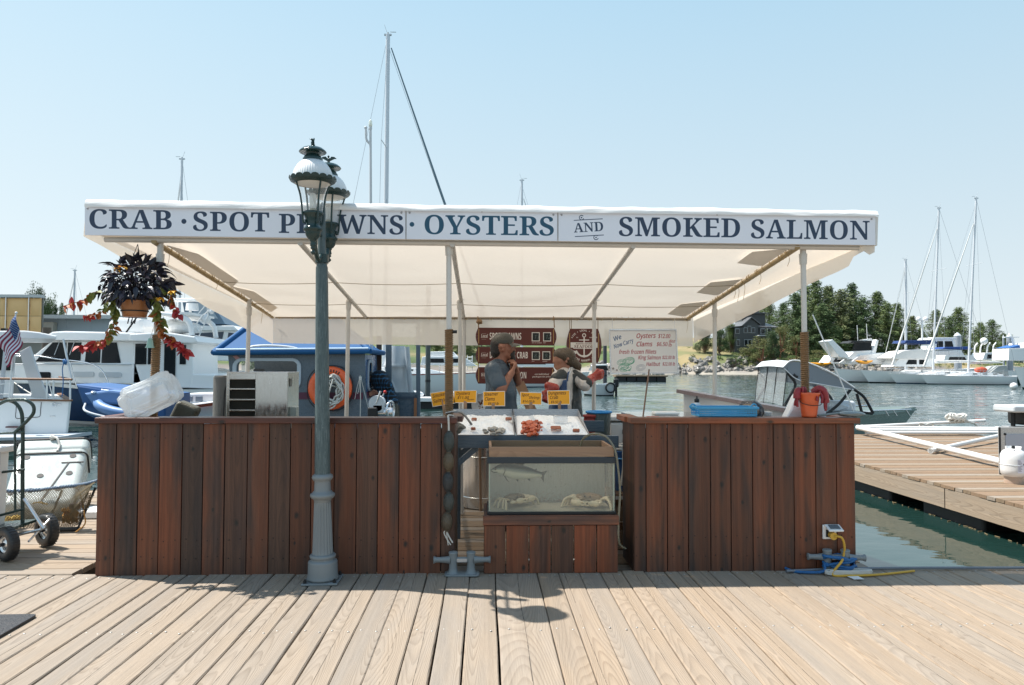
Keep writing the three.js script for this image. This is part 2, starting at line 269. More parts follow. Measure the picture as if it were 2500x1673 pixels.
// ---------- the float under the stall, boards running left to right ----------
{
  const d = struct('stall_float');
  let z = -0.075, i = 0;
  while (z > -4.4) {
    const w = rr(0.125, 0.15), gap = rr(0.006, 0.02);
    const left = plankGeo(w, 4.0, 0.04, 0.003, 300 + i, Math.floor(rnd() * 8), rnd() * 4), right = plankGeo(w, 5.83, 0.04, 0.004, 400 + i, Math.floor(rnd() * 8), rnd() * 4);
    if (z > -3.6) { const a = mesh('plank', left, i % 3 ? deckWarm : deckMat, d); a.rotation.y = PI / 2; a.position.set(-6.98, -0.006 + rr(-0.002, 0.002), z - w / 2); }
    const b = mesh('plank', right, [deckDull, deckGrey, deckDull][i % 3], d); b.rotation.y = PI / 2; b.position.set(-2.845, -0.045 + rr(-0.003, 0.003), z - w / 2);
    z -= w + gap; i++;
  }
  mesh('joist', [box(0.1, 0.2, 4.3, -6.6, -0.15, -2.2), box(0.1, 0.2, 4.3, -4.8, -0.15, -2.2), box(0.1, 0.2, 4.3, -3.05, -0.15, -2.2), box(0.1, 0.2, 4.3, -1.2, -0.19, -2.2), box(0.1, 0.2, 4.3, 1, -0.19, -2.2), box(0.1, 0.2, 4.3, 2.9, -0.19, -2.2)], std([0.09, 0.07, 0.05], 0.9), d);
  mesh('float_tub', [box(0.9, 0.32, 3.9, -5.6, -0.36, -2.1), box(0.9, 0.3, 3.9, -2.0, -0.4, -2.1), box(0.8, 0.3, 3.9, 2.2, -0.4, -2.1)], MT.black, d);
}
// ---------- the finger float on the right ----------
{
  const d = struct('finger_float'), x0 = 5.92, z1 = -10.9;
  let z = 3.2, i = 0;
  while (z > z1) {
    const w = 0.138, g = plankGeo(w, 5.2, 0.04, 0.003, 500 + i, Math.floor(rnd() * 8), rnd() * 4);
    const b = mesh('plank', g, [deckSand, deckSand, deckMat, deckDull][(i * 7) % 4], d); b.rotation.y = PI / 2; b.position.set(x0 - 0.018 + rr(-0.006, 0.006), rr(-0.003, 0.003), z - w / 2); z -= w + rr(0.004, 0.012); i++;
  }
  const fas = []; for (let k = 0, zz = 3.2; zz > z1; zz -= 3.55, k++) fas.push(metre(box(0.07, 0.25, Math.min(3.53, zz - z1), x0 + 0.02, -0.17, zz - Math.min(3.53, zz - z1) / 2), 2, k * 0.37, k * 0.9));
  mesh('fascia_beam', fas, deckWarm, d);
  mesh('end_beam', [metre(box(5.2, 0.25, 0.07, x0 + 2.6, -0.17, z1 + 0.03), 0)], deckWarm, d);
  for (let k = 0; k < 7; k++) mesh('float_tub', [rbox(2.0, 0.42, 1.25, x0 + 1.1, -0.5, 2.2 - k * 2.05, 0.05)], MT.black, d);
  const weed = []; for (let k = 0; k < 80; k++) { const zz = rr(z1, 1), L = rr(0.02, 0.1); weed.push(bar(V(x0 + 0.07 + rr(-0.03, 0.03), WATER + 0.004, zz), V(x0 + 0.07 + rr(-0.06, 0.04), WATER + 0.006, zz + L), 0.006)); }
  const wd = mesh('floating_weed', weed, std([0.16, 0.12, 0.06], 0.9), d); wd.userData.kind = 'stuff';
}
// ---------- far shore ----------
const hT = (x, z) => {
  const s = -(z + 203) - 4 * N2(x * 0.03, 1.5) - 2 * N2(x * 0.11, 4.5) + (x > 60 && x < 84 ? 4 : 0), xr = Math.min(1, Math.max(0.25, (185 - x) / 60)), sm = (t) => { t = Math.min(1, Math.max(0, t)); return t * t * (3 - 2 * t); };
  return WATER - 1.5 + sm((s + 6) / 9) * 2.6 + (sm((s - 2) / 10) * 2.2 + Math.min(9, Math.max(0, (s - 4) * 0.19))) * xr + 0.5 * N2(x * 0.25, z * 0.25, 2) * sm(s / 4) + 0.25 * N2(x * 0.9, z * 0.9, 3) * sm(s / 4);
};
{
  const nx = 220, nz = 70, x0 = -140, x1 = 330, z0 = -188, z1 = -330, pos = [], col = [], ix = [];
  for (let j = 0; j <= nz; j++) for (let i = 0; i <= nx; i++) {
    const x = x0 + (x1 - x0) * i / nx, t = j / nz, z = z0 + (z1 - z0) * t * (0.35 + 0.65 * t), y = hT(x, z); pos.push(x, y, z);
    const a = y - WATER, g = N2(x * 0.06, z * 0.09, 5) + 0.5 * N2(x * 0.3, z * 0.3, 6);
    let c = a < 2.2 + g ? mix3([0.30, 0.27, 0.235], [0.19, 0.17, 0.15], 0.5 + g) : mix3([0.28, 0.22, 0.11], [0.085, 0.125, 0.04], Math.min(1, Math.max(0, 0.35 + g * 1.2 + (x < 58 ? 0.5 : 0))));
    if (a < 0.6) c = [0.33, 0.30, 0.25]; col.push(...c);
  }
  for (let j = 0; j < nz; j++) for (let i = 0; i < nx; i++) { const a = j * (nx + 1) + i; ix.push(a, a + 1, a + nx + 2, a, a + nx + 2, a + nx + 1); }
  const g = new THREE.BufferGeometry(); g.setAttribute('position', new THREE.Float32BufferAttribute(pos, 3)); g.setAttribute('color', new THREE.Float32BufferAttribute(col, 3)); g.setIndex(ix); g.computeVertexNormals();
  const t = mesh('far_shore', g, std([1, 1, 1], 0.95, 0, { vertexColors: true }), null); t.userData.kind = 'structure';
  const st = [], rock = [0, 1, 2, 3].map((k) => lump(1, 1, 0.7, 0.9, 0.45, 1.8, 2, k * 9));
  for (let k = 0; k < 900; k++) { const x = rr(30, 130), z = -200 - rr(0, 11) - 3 * N2(x * 0.03, 1.5), y = hT(x, z); if (y < WATER - 0.3 || y > 4) continue; const s = Math.pow(rnd(), 3) * 1.1 + 0.2; st.push(put(rock[k % 4].clone(), x, y + s * 0.2, z, rr(0, 6), rr(0, 6), 0, s)); }
  mesh('shore_rocks', st, worn([0.2, 0.185, 0.165], 0.95, 0, 1, 1), null).userData.kind = 'stuff';
  // low headland far to the right, and behind on the left
  const hl = struct('far_headland', V(900, WATER, -1500)); mesh('ridge', prof([[-520, -2], [-480, 10], [-380, 16], [-250, 24], [-100, 22], [60, 30], [260, 26], [500, 30], [700, -2]], 200, 900, WATER, -1600), std([0.06, 0.09, 0.09], 0.95), hl);
}
// ---------- trees ----------
const leafM = (c) => std(c, 0.85, 0, {});
const firG = leafM([0.095, 0.145, 0.055]), firG2 = leafM([0.135, 0.18, 0.065]), firO = leafM([0.15, 0.175, 0.075]), leafG = leafM([0.10, 0.15, 0.04]), leafY = leafM([0.16, 0.17, 0.06]), oakG = leafM([0.06, 0.10, 0.035]);
const bark = worn([0.14, 0.09, 0.065], 0.95, 0, 4, 2), barkRed = std([0.30, 0.13, 0.07], 0.7);
function leafCloud(pts, sz, tris) { // pts: [x,y,z,r]; small faces scattered through each clump
  const pos = []; for (const [x, y, z, r] of pts) for (let k = 0; k < tris; k++) {
    const d = V(rr(-1, 1), rr(-1, 1), rr(-1, 1)); if (d.length() > 1) d.normalize(); const c = V(x, y, z).addScaledVector(d, r);
    const a = V(rr(-1, 1), rr(-0.6, 0.6), rr(-1, 1)).normalize().multiplyScalar(sz * rr(0.6, 1.3)), b = V(rr(-1, 1), rr(-1, 1), rr(-1, 1)).normalize().multiplyScalar(sz * rr(0.4, 1));
    for (const p of [c.clone().sub(a), c.clone().add(b), c.clone().add(a)]) pos.push(p.x, p.y, p.z);
  }
  const g = new THREE.BufferGeometry(); g.setAttribute('position', new THREE.Float32BufferAttribute(pos, 3)); g.computeVertexNormals(); return g;
}
// unit-height fir, used scaled
function firParts(bare, wide, sd) {
  seed = sd; const cl = [], tr = [bar(V(0, -0.03, 0), V(0.004, 0.96, 0), 0.013, 0.002, 6)];
  const n = 60;
  for (let i = 0; i < n; i++) {
    const t = i / n, y = bare + (1 - bare) * t, L = 1.45 * wide * (Math.pow(1 - t, 0.8) * (0.3 + 0.85 * rnd()) + 0.02) * Math.min(1, 0.5 + t * 2.2), a = i * 2.4 + rr(-0.5, 0.5), up = 0.25 - 0.5 * (1 - t);
    const m = Math.max(2, Math.round(L / 0.038));
    for (let k = 0; k <= m; k++) { const q = (k + 0.25) / (m + 0.25), r = L * q; cl.push([Math.cos(a) * r + rr(-0.008, 0.008), y + up * r * 0.6 - 0.25 * r * q + rr(-0.004, 0.004), Math.sin(a) * r + rr(-0.008, 0.008), 0.030 + 0.014 * (1 - q)]); }
    if (L > 0.05) tr.push(bar(V(0, y, 0), V(Math.cos(a) * L * 0.8, y + up * L * 0.45, Math.sin(a) * L * 0.8), 0.003, 0.001, 4));
  }
  return [join(tr), leafCloud(cl, 0.0145, 34)];
}
function broadParts(sd, trunkH, lobes, flatness) {
  seed = sd; const cl = [], tr = [tube([V(0, -0.04, 0), V(rr(-0.03, 0.03), trunkH * 0.5, rr(-0.03, 0.03)), V(rr(-0.06, 0.06), trunkH, 0), V(0, trunkH + 0.25, 0)], 0.022, 6, 10)];
  for (let i = 0; i < lobes; i++) { const a = rr(0, 2 * PI), h = rnd(), r = rr(0.1, 0.33) * (1 - 0.55 * h), c = V(Math.cos(a) * r, trunkH + 0.08 + h * (0.86 - trunkH), Math.sin(a) * r); tr.push(bar(V(0, trunkH * 0.9, 0), c, 0.01, 0.004, 5)); for (let k = 0; k < 9; k++) cl.push([c.x + rr(-0.09, 0.09), c.y + rr(-0.05, 0.06) * flatness, c.z + rr(-0.09, 0.09), rr(0.045, 0.075)]); }
  return [join(tr), leafCloud(cl, 0.018, 26)];
}
const treeKinds = { fir: firParts(0.14, 0.30, 11), fir2: firParts(0.25, 0.26, 23), fir3: firParts(0.06, 0.36, 37), round: broadParts(51, 0.10, 46, 1.2), oak: broadParts(67, 0.25, 14, 0.7), bush: broadParts(71, 0.03, 16, 1) };
seed = 99;
function tree(kind, px, top, d, label, cat, m, bm = bark, fatness = 1, group, baseY) {
  const z = 5.42 - d, p = at(px, 900, z), y = baseY ?? hT(p.x, z), h = Math.max(1, at(px, top, z).y - y);
  const o = thing(kind.startsWith('fir') ? 'fir_tree' : kind === 'bush' ? 'bush' : 'broadleaf_tree', label, cat, V(p.x, y - 0.1, z), rr(0, 6), group);
  for (const [n, g, mm] of [['trunk', treeKinds[kind][0], bm], ['crown', treeKinds[kind][1], m]]) { const q = mesh(n, g, mm, o); q.scale.set(h * fatness, h, h * fatness); }
}
for (const [px, top, d, k, lb] of [
  [1994, 685, 232, 'fir', 'tallest dark fir above the wrapped right post'], [1945, 716, 226, 'fir3', 'broad fir left of the wrapped right post beside the house'], [2026, 699, 240, 'fir2', 'fir just right of the tallest one on the far shore'],
  [2082, 694, 236, 'fir', 'tall ragged fir in the middle of the far grove'], [2144, 713, 234, 'fir2', 'tall narrow fir near the right end of the grove'], [2106, 728, 226, 'fir3', 'lower wide fir in front of the tall ragged fir'],
  [2193, 741, 236, 'fir', 'last fir of the dense grove at its right edge'], [1914, 740, 240, 'fir2', 'fir rising directly beside the grey house'], [1968, 698, 244, 'fir3', 'fir behind the broad one left of the tallest'], [2056, 708, 228, 'fir3', 'bushy fir left of the tall ragged fir'],
  [2168, 740, 228, 'fir3', 'wide low fir before the grove edge'], [2230, 772, 240, 'fir2', 'thin fir between the grove and the first yacht mast'], [2288, 757, 262, 'fir2', 'thin fir between the two tall yacht masts'], [2343, 752, 255, 'fir', 'lone tall fir left of the rightmost mast'], [2322, 772, 250, 'fir3', 'shorter fir leaning against the lone tall fir'],
  [2396, 788, 280, 'fir', 'left fir of the pair right of the rightmost mast'], [2424, 781, 275, 'fir3', 'right fir of the pair right of the rightmost mast'], [2452, 815, 290, 'fir2', 'small fir farthest right on the far shore'], [1880, 735, 262, 'fir', 'fir standing behind the roof of the grey house'], [2010, 742, 222, 'fir3', 'low fir hanging over the shore behind the wrapped post'], [2250, 800, 232, 'fir3', 'low fir behind the covered motor cruiser'], [1850, 700, 280, 'fir2', 'fir hidden mostly by the awning skirt above the house']])
  tree(k, px, top, d, lb, 'tree', [firG, firG2, firO][(px >> 1) % 3], bark, 1.4, 'firs on the far shore');
for (const [px, top, d, k, lb, m, bm, f] of [[1722, 806, 224, 'round', 'dense round green tree left of the thin awning post', oakG, bark, 1.25], [1757, 798, 220, 'round', 'dense green tree just right of the thin awning post', oakG, bark, 1.0], [1786, 786, 225, 'round', 'bright green tree in front of the grey house', leafG, bark, 0.8], [1907, 790, 218, 'oak', 'open madrona tree with twisted reddish trunk by the house', leafY, barkRed, 0.85], [1945, 815, 220, 'oak', 'madrona with yellowish leaves beside the wrapped post', leafY, barkRed, 1.1], [1888, 806, 212, 'round', 'dark green tree hiding the right end of the grey house', oakG, bark, 0.9], [1862, 818, 209, 'oak', 'small madrona in front of the house balconies', leafY, barkRed, 1.0], [2040, 800, 222, 'round', 'mid green rounded tree behind the arch cruiser', leafG, bark, 1], [2208, 800, 226, 'round', 'yellow green tree behind the blue-topped cruiser', leafY, bark, 1], [2300, 815, 240, 'oak', 'small pale tree left of the lone tall fir', leafY, bark, 1]])
  tree(k, px, top, d, lb, 'tree', m, bm, f, 'broadleaf trees on the far shore');
for (const [px, top, d, lb, m] of [[1830, 838, 214, 'pale bush on the slope below the house', leafY], [1860, 843, 211, 'loose green bush on the grass right of the house path', leafG], [1798, 866, 209, 'dark low bush above the rocky shore', oakG], [1690, 872, 215, 'dark hedge bush near the navigation marker', oakG], [1930, 866, 209, 'low scrub left of the wrapped post above the rocks', leafG], [1985, 872, 208, 'low scrub right of the wrapped post', leafG], [2000, 852, 214, 'bush under the firs behind the orange kayak', leafY]])
  tree('bush', px, top, d, lb, 'bush', m, bark, 2.2, 'bushes on the far slope');
for (const [px, top, d, k, lb] of [[1065, 770, 222, 'fir', 'dark fir seen under the awning left of the wrapped centre post'], [1098, 750, 230, 'fir2', 'fir hidden behind the wrapped centre post'], [1145, 762, 226, 'fir3', 'fir seen under the awning right of the middle posts'], [1175, 740, 240, 'fir', 'fir behind the lowest brown sign'], [1040, 750, 240, 'fir3', 'fir behind the mooring piling'], [1480, 800, 250, 'fir3', 'fir seen between the round sign and the whiteboard'], [1120, 790, 221, 'fir2', 'low fir between the middle awning posts']])
  tree(k, px, top, d, lb, 'tree', firG2, bark, 1.1, 'firs under the awning');
tree('round', 628, 740, 130, 'green tree behind the yacht left of the blue tug roof', 'tree', leafG, bark, 1, undefined, 0);
tree('fir3', 650, 745, 128, 'dark tree peeking beside the blue tug roof', 'tree', firG2, bark, 1, undefined, 0);
for (const [px, top, lb] of [[92, 698, 'tall poplar crown above the tan wrapped building'], [76, 714, 'small poplar left of the tall one above the tan wrapped building'], [113, 722, 'tiny tree right of the poplars above the building'], [132, 745, 'tree above the corrugated shed, left one'], [147, 741, 'tree above the corrugated shed, right one']]) tree(px < 120 ? 'round' : 'fir3', px, top, 150, lb, 'tree', [oakG, firG2][px % 2], bark, px < 120 ? 0.4 : 0.45, undefined, 0);
{ const cl = [], c2 = []; for (let k = 0; k < 1500; k++) { const x = rr(28, 175), z = -(206 + 34 * rnd() * rnd()) + (x > 85 ? 2 : 0), y = hT(x, z); if (y < 1.5 + 1.5 * rnd() || (x < 74 && N2(x * 0.12, z * 0.12, 8) < 0.12)) continue; const s = rr(0.4, x > 85 ? 1.6 : 1.0); (rnd() < 0.6 ? cl : c2).push([x, y + s * 0.5, z, s]); }
  mesh('undergrowth', leafCloud(cl, 0.34, 26), leafG, null).userData.kind = 'stuff'; mesh('undergrowth', leafCloud(c2, 0.34, 26), firG2, null).userData.kind = 'stuff'; }
// ---------- the house on the far shore ----------
{
  const z = -217, a = at(1796, 840, z), b = at(1890, 762, z), w = b.x - a.x, y0 = hT((a.x + b.x) / 2, z) - 1, h = b.y - y0, o = thing('house', 'dark grey shingled house with gables and balconies among the firs', 'house', V(a.x, y0, z));
  const wall = worn([0.055, 0.06, 0.062], 0.85, 0, 2, 2), trim = std([0.42, 0.44, 0.45], 0.6), roofM = worn([0.13, 0.13, 0.135], 0.8, 0, 2, 2), gl = MT.glassDark;
  const k = w / 100; // metres per pixel-ish unit
  mesh('wall', [prof([[0, 0], [0, h * 0.66], [22 * k, h * 0.66], [22 * k, h * 0.72], [42 * k, h * 0.86], [60 * k, h * 0.74], [60 * k, 0]], 9, 0, 0, -5), box(40 * k, h * 0.7, 8, 80 * k, h * 0.35, -6), box(62 * k, h * 0.25, 6, 62 * k, h * 0.86, -8)], wall, o);
  const rf = mesh('roof', [beam(V(16 * k, h * 0.69, -5), V(42 * k, h * 0.885, -5), 10.4, 0.25), beam(V(42 * k, h * 0.885, -5), V(66 * k, h * 0.73, -5), 10.4, 0.25), box(52 * k, 0.25, 10, 88 * k, h * 0.735, -6, 0.18), box(70 * k, 0.3, 8, 64 * k, h * 1.0, -8), box(26 * k, 0.2, 9, 4 * k, h * 0.68, -5, 0, 0, 0.1)], roofM, o);
  mesh('chimney', [box(1.1, 1.6, 1.1, 80 * k, h * 1.08, -8)], wall, rf);
  for (const [x, y, ww, hh] of [[27, 0.60, 9, 0.12], [37, 0.62, 9, 0.15], [47, 0.60, 9, 0.12], [6, 0.58, 11, 0.11], [28, 0.33, 9, 0.14], [38, 0.33, 9, 0.14], [48, 0.33, 9, 0.14], [8, 0.33, 8, 0.14], [72, 0.58, 12, 0.12], [88, 0.58, 10, 0.12], [74, 0.32, 12, 0.14]]) {
    const f = mesh('window', [box(ww * k, hh * h, 0.2, x * k, y * h, -0.42)], trim, o); mesh('pane', [box((ww - 1.6) * k, hh * h - 0.25, 0.1, x * k, y * h, -0.32)], gl, f); }
  for (const y of [0.48, 0.22]) { const bl = mesh('balcony', [box(46 * k, 0.3, 3, 76 * k, y * h, 1.0)], trim, o); mesh('railing', [...Array(8)].map((_, i) => box(0.1, 1, 0.1, (54 + i * 6.2) * k, y * h + 0.6, 2.35)).concat([box(46 * k, 0.1, 0.1, 76 * k, y * h + 1.1, 2.35)]), wall, bl); }
  mesh('balcony_post', [box(0.25, h * 0.48, 0.25, 76 * k, h * 0.24, 2.2), box(0.25, h * 0.48, 0.25, 97 * k, h * 0.24, 2.2)], trim, o);
}
{ // day marker on the rocks
  const p = on(1697, 908, WATER), z = p.z - 6, o = thingW('beacon', 'small navigation beacon with a dark lamp on a pale base above the rocks', 'beacon', V(at(1697, 880, z).x, hT(p.x, z), z));
  const q = (px, py) => at(px, py, z); mesh('base', [bar(q(1697, 882), q(1696, 845), 1.3, 0.5)], worn([0.4, 0.38, 0.36], 0.9, 0, 1, 1), o); mesh('post', [bar(q(1696, 846), q(1694, 828), 0.18)], MT.rubber, o); mesh('lamp', [sph(0.4, q(1691, 827).x, q(1691, 827).y, z)], MT.black, o);
}
// ---------- buildings on the left ----------
{
  const z = -40, q = (px, py) => at(px, py, z), shed = std([0.42, 0.49, 0.55], 0.6, 0.0);
  const a = q(-60, 0).x, b = q(300, 0).x, top = q(200, 770).y, o = thing('corrugated_shed', 'long grey corrugated metal shed with a pale concrete pier', 'shed', V(a, WATER, z));
  const L = b - a, pts = []; const n = Math.round(L / 0.3); for (let i = 0; i <= n; i++) { pts.push([L * i / n, i % 2 ? 0.05 : 0]); } for (let i = n; i >= 0; i--) pts.push([L * i / n, -0.1]);
  const sheetW = L / 12; for (let k = 0; k < 12; k++) { const nn = 14, pp = []; for (let i = 0; i <= nn; i++) pp.push([sheetW * i / nn * 0.99, i % 2 ? 0.06 : 0]); for (let i = nn; i >= 0; i--) pp.push([sheetW * i / nn * 0.99, -0.05]); mesh('wall_panel', [prof(pp, top - WATER - 0.3).rotateX(-PI / 2).translate(sheetW * k, (top - WATER) / 2, k % 2 ? 0.012 : 0)], shed, o); }
  mesh('roof', [box(L + 0.6, 0.12, 4, L / 2, top - WATER - 0.02, -1.4, 0.03), box(L + 0.7, 0.22, 0.1, L / 2, top - WATER - 0.14, 0.75)], std([0.6, 0.6, 0.58], 0.6), o);
  mesh('concrete_pier', [box(q(160, 0).x - q(134, 0).x, top - WATER - 0.5, 0.4, q(147, 0).x - a, (top - WATER) / 2 - 0.2, 0.3)], worn([0.46, 0.43, 0.37], 0.9, 0, 3, 1), o);
  mesh('timber_post', [box(0.35, 4.6, 0.35, q(114, 0).x - a, 2.3, 0.45)], worn([0.12, 0.085, 0.06], 0.9, 0, 4, 2), o);
  const z2 = -37, r = (px, py) => at(px, py, z2), t = thing('wrapped_building', 'building wrapped in tan sheeting with a pale roof rail', 'building', V(r(-80, 0).x, WATER, z2));
  const tan = std([0.92, 0.56, 0.25], 0.8), x = (px) => r(px, 0).x - r(-80, 0).x, y = (py) => r(0, py).y - WATER;
  for (const [p0, p1] of [[-80, 0], [1, 35], [36, 90], [91, 119]]) for (const [q0, q1] of [[812, 772], [771, 728]]) { const g = sheet((u, v) => V(x(p0) + (x(p1) - x(p0)) * u, y(q0) + (y(q1) - y(q0)) * v, 0.10 * Math.sin(PI * u) * Math.sin(PI * v) + 0.02 * N2(u * 4, v * 4, p0)), 8, 6); mesh('sheeting', g, tan, t); }
  mesh('core', [box(x(118), y(725), 0.1, x(118) / 2, y(725) / 2, -0.2)], std([0.3, 0.28, 0.25], 0.9), t);
  mesh('roof_edge', [box(x(120), 0.16, 0.4, x(120) / 2, y(723), -0.05)], std([0.6, 0.6, 0.58], 0.6), t);
  mesh('ledge', [box(x(120), 0.22, 0.4, x(120) / 2, y(818), 0.15)], std([0.55, 0.5, 0.42], 0.7), t);
  mesh('roof_rail', [bar(V(0, y(719), 0), V(x(118), y(726), 0), 0.04), ...[0, 20, 40, 70, 100, 117].map((p) => bar(V(x(p), y(728), 0), V(x(p), y(720), 0), 0.03))], MT.alu, t);
  for (const p of [0, 35.5, 90.5]) mesh('scaffold_pole', [bar(V(x(p), y(818), 0.1), V(x(p), y(724), 0.1), 0.03)], MT.alu, t);
}
// ---------- counters ----------
function counter(name, label, bounds, x0, x1, depth, capM, capOver) {
  const o = thing(name, label, 'counter', V(0, 0, 0));
  bounds.forEach((b, i) => { if (!i) return; const a = on(bounds[i - 1], 1391).x, c = at(b, 1391, 0).x, aa = at(bounds[i - 1], 1391, 0).x, w = c - aa - 0.0055;
    const g = rbox(w, 1.09, 0.022, 0, 0, 0, 0.003, 0, 0, 0, 1); metre(g, 1, (Math.floor(rnd() * 8) + 0.5) * 0.15, rnd() * 2);
    const p = mesh('plank', g, stains[Math.floor(rnd() * 5)], o); p.position.set((aa + c) / 2, 0.538 + rr(-0.003, 0.003), -0.011 + rr(-0.002, 0.002)); });
  mesh('cap', [metre(rbox(x1 - x0 + 2 * capOver, 0.042, 0.15, (x0 + x1) / 2, 1.106, -0.045, 0.006), 0), ...[x0, x1].map((x, i) => metre(rbox(0.11, 0.042, depth - 0.13, x + (i ? 0.055 - 0.06 : 0.055 - 0.05), 1.106, -0.122 - (depth - 0.13) / 2, 0.006), 2))], capM, o);
  for (const x of [x0 + 0.012, x1 - 0.012]) { const n = Math.max(1, Math.round(depth / 0.15)); for (let k = 0; k < n; k++) mesh('plank', [metre(rbox(0.022, 1.09, depth / n - 0.006, x, 0.538, -0.028 - (k + 0.5) * (depth - 0.03) / n, 0.003, 0, 0, 0, 1), 1, (k + 0.5) * 0.15, rnd() * 2)], stains[(k + 1) % 5], o); }
  const nl = []; for (let i = 1; i < bounds.length; i++) for (const y of [0.12, 0.25, 0.98]) for (const t of [0.25, 0.75]) { const a = at(bounds[i - 1], 1391, 0).x, c = at(bounds[i], 1391, 0).x; nl.push(sph(0.0042, a + (c - a) * t + rr(-0.006, 0.006), y + rr(-0.012, 0.012), 0.002, 1, 1, 0.4, 7)); } mesh('nail_heads', nl, std([0.03, 0.025, 0.022], 0.5, 0.5), o).userData.kind = 'stuff';
  mesh('back_panel', [box(x1 - x0 - 0.05, 0.98, 0.008, (x0 + x1) / 2, 0.495, -0.03)], MT.black, o);
  mesh('frame', [box(x1 - x0 - 0.06, 0.09, 0.04, (x0 + x1) / 2, 1.0, -0.045), box(x1 - x0 - 0.06, 0.09, 0.04, (x0 + x1) / 2, 0.25, -0.045)], deckDull, o);
  return o;
}
const d2 = 2500 / 2343;
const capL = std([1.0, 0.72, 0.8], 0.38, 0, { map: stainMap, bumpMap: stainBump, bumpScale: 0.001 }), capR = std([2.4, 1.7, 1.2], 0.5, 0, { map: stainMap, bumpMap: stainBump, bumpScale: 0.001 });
const bL = [217, 260, 311, 360, 412, 460, 510, 562, 612, 661, 709, 762, 813, 862, 911, 960, 1008, 1040].map((v) => v * d2), bR = [1451, 1479, 1528, 1576, 1627, 1674, 1724, 1772, 1819, 1869, 1917, 1960].map((v) => v * d2);
const XL0 = at(bL[0], 1391, 0).x, XL1 = at(bL[17], 1391, 0).x, XR0 = at(bR[0], 1391, 0).x, XR1 = at(bR[11], 1391, 0).x;
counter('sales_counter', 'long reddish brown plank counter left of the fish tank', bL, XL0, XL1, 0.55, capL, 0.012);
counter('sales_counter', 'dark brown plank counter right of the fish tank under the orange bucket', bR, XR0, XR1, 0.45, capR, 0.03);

// ---------- fish tank on its stand ----------
const T = (px) => at(px, 1391, 0).x; // x on the counter plane
const yT = (py) => at(1250, py, 0).y;
{
  const standM = [stain([1.55, 1.2, 0.95]), stain([1.3, 1.08, 0.9])], o = thing('tank_stand', 'low reddish wooden stand of upright planks under the fish tank', 'stand', V(T(1345), 0, 0.01)), b = [410, 578, 755, 926, 1097, 1272, 1437].map((v) => T(1050 + v / 3.136) - T(1345)), top = yT(1258), rail = yT(1281);
  for (let i = 0; i < 6; i++) { const w = b[i + 1] - b[i] - 0.007, p = mesh('plank', [metre(rbox(w, rail - 0.004, 0.02, 0, 0, 0, 0.003, 0, 0, 0, 1), 1, (i + 0.5) * 0.15, rnd() * 2)], standM[i % 2], o); p.position.set((b[i] + b[i + 1]) / 2, (rail - 0.004) / 2, 0); }
  const rm = std([1.7, 1.5, 1.4], 0.6, 0, { map: stainMap, bumpMap: stainBump, bumpScale: 0.002 });
  mesh('rail', [metre(rbox(b[6] - b[0] + 0.012, top - rail, 0.03, (b[0] + b[6]) / 2, (top + rail) / 2, 0.006, 0.004), 0)], rm, o);
  const t = 0.022; for (const x of [b[0] + t / 2, b[6] - t / 2]) mesh('side_panel', [metre(box(t, top - 0.01, 0.47, x, (top - 0.01) / 2, -0.25), 1)], stains[1], o);
  mesh('top_board', [metre(box(b[6] - b[0] - 0.005, 0.02, 0.47, (b[0] + b[6]) / 2, top - 0.011, -0.245), 0)], rm, o);
  for (const x of [b[2], b[4]]) mesh('screw', [cyl(0.006, 0.006, 0.006, x, 0.10, 0.014, PI / 2, 0, 0, 8)], MT.chrome, o);
}
const TK = { x0: T(1191), x1: T(1503), y0: yT(1258), y1: yT(1117), z0: -0.01, z1: -0.44 };
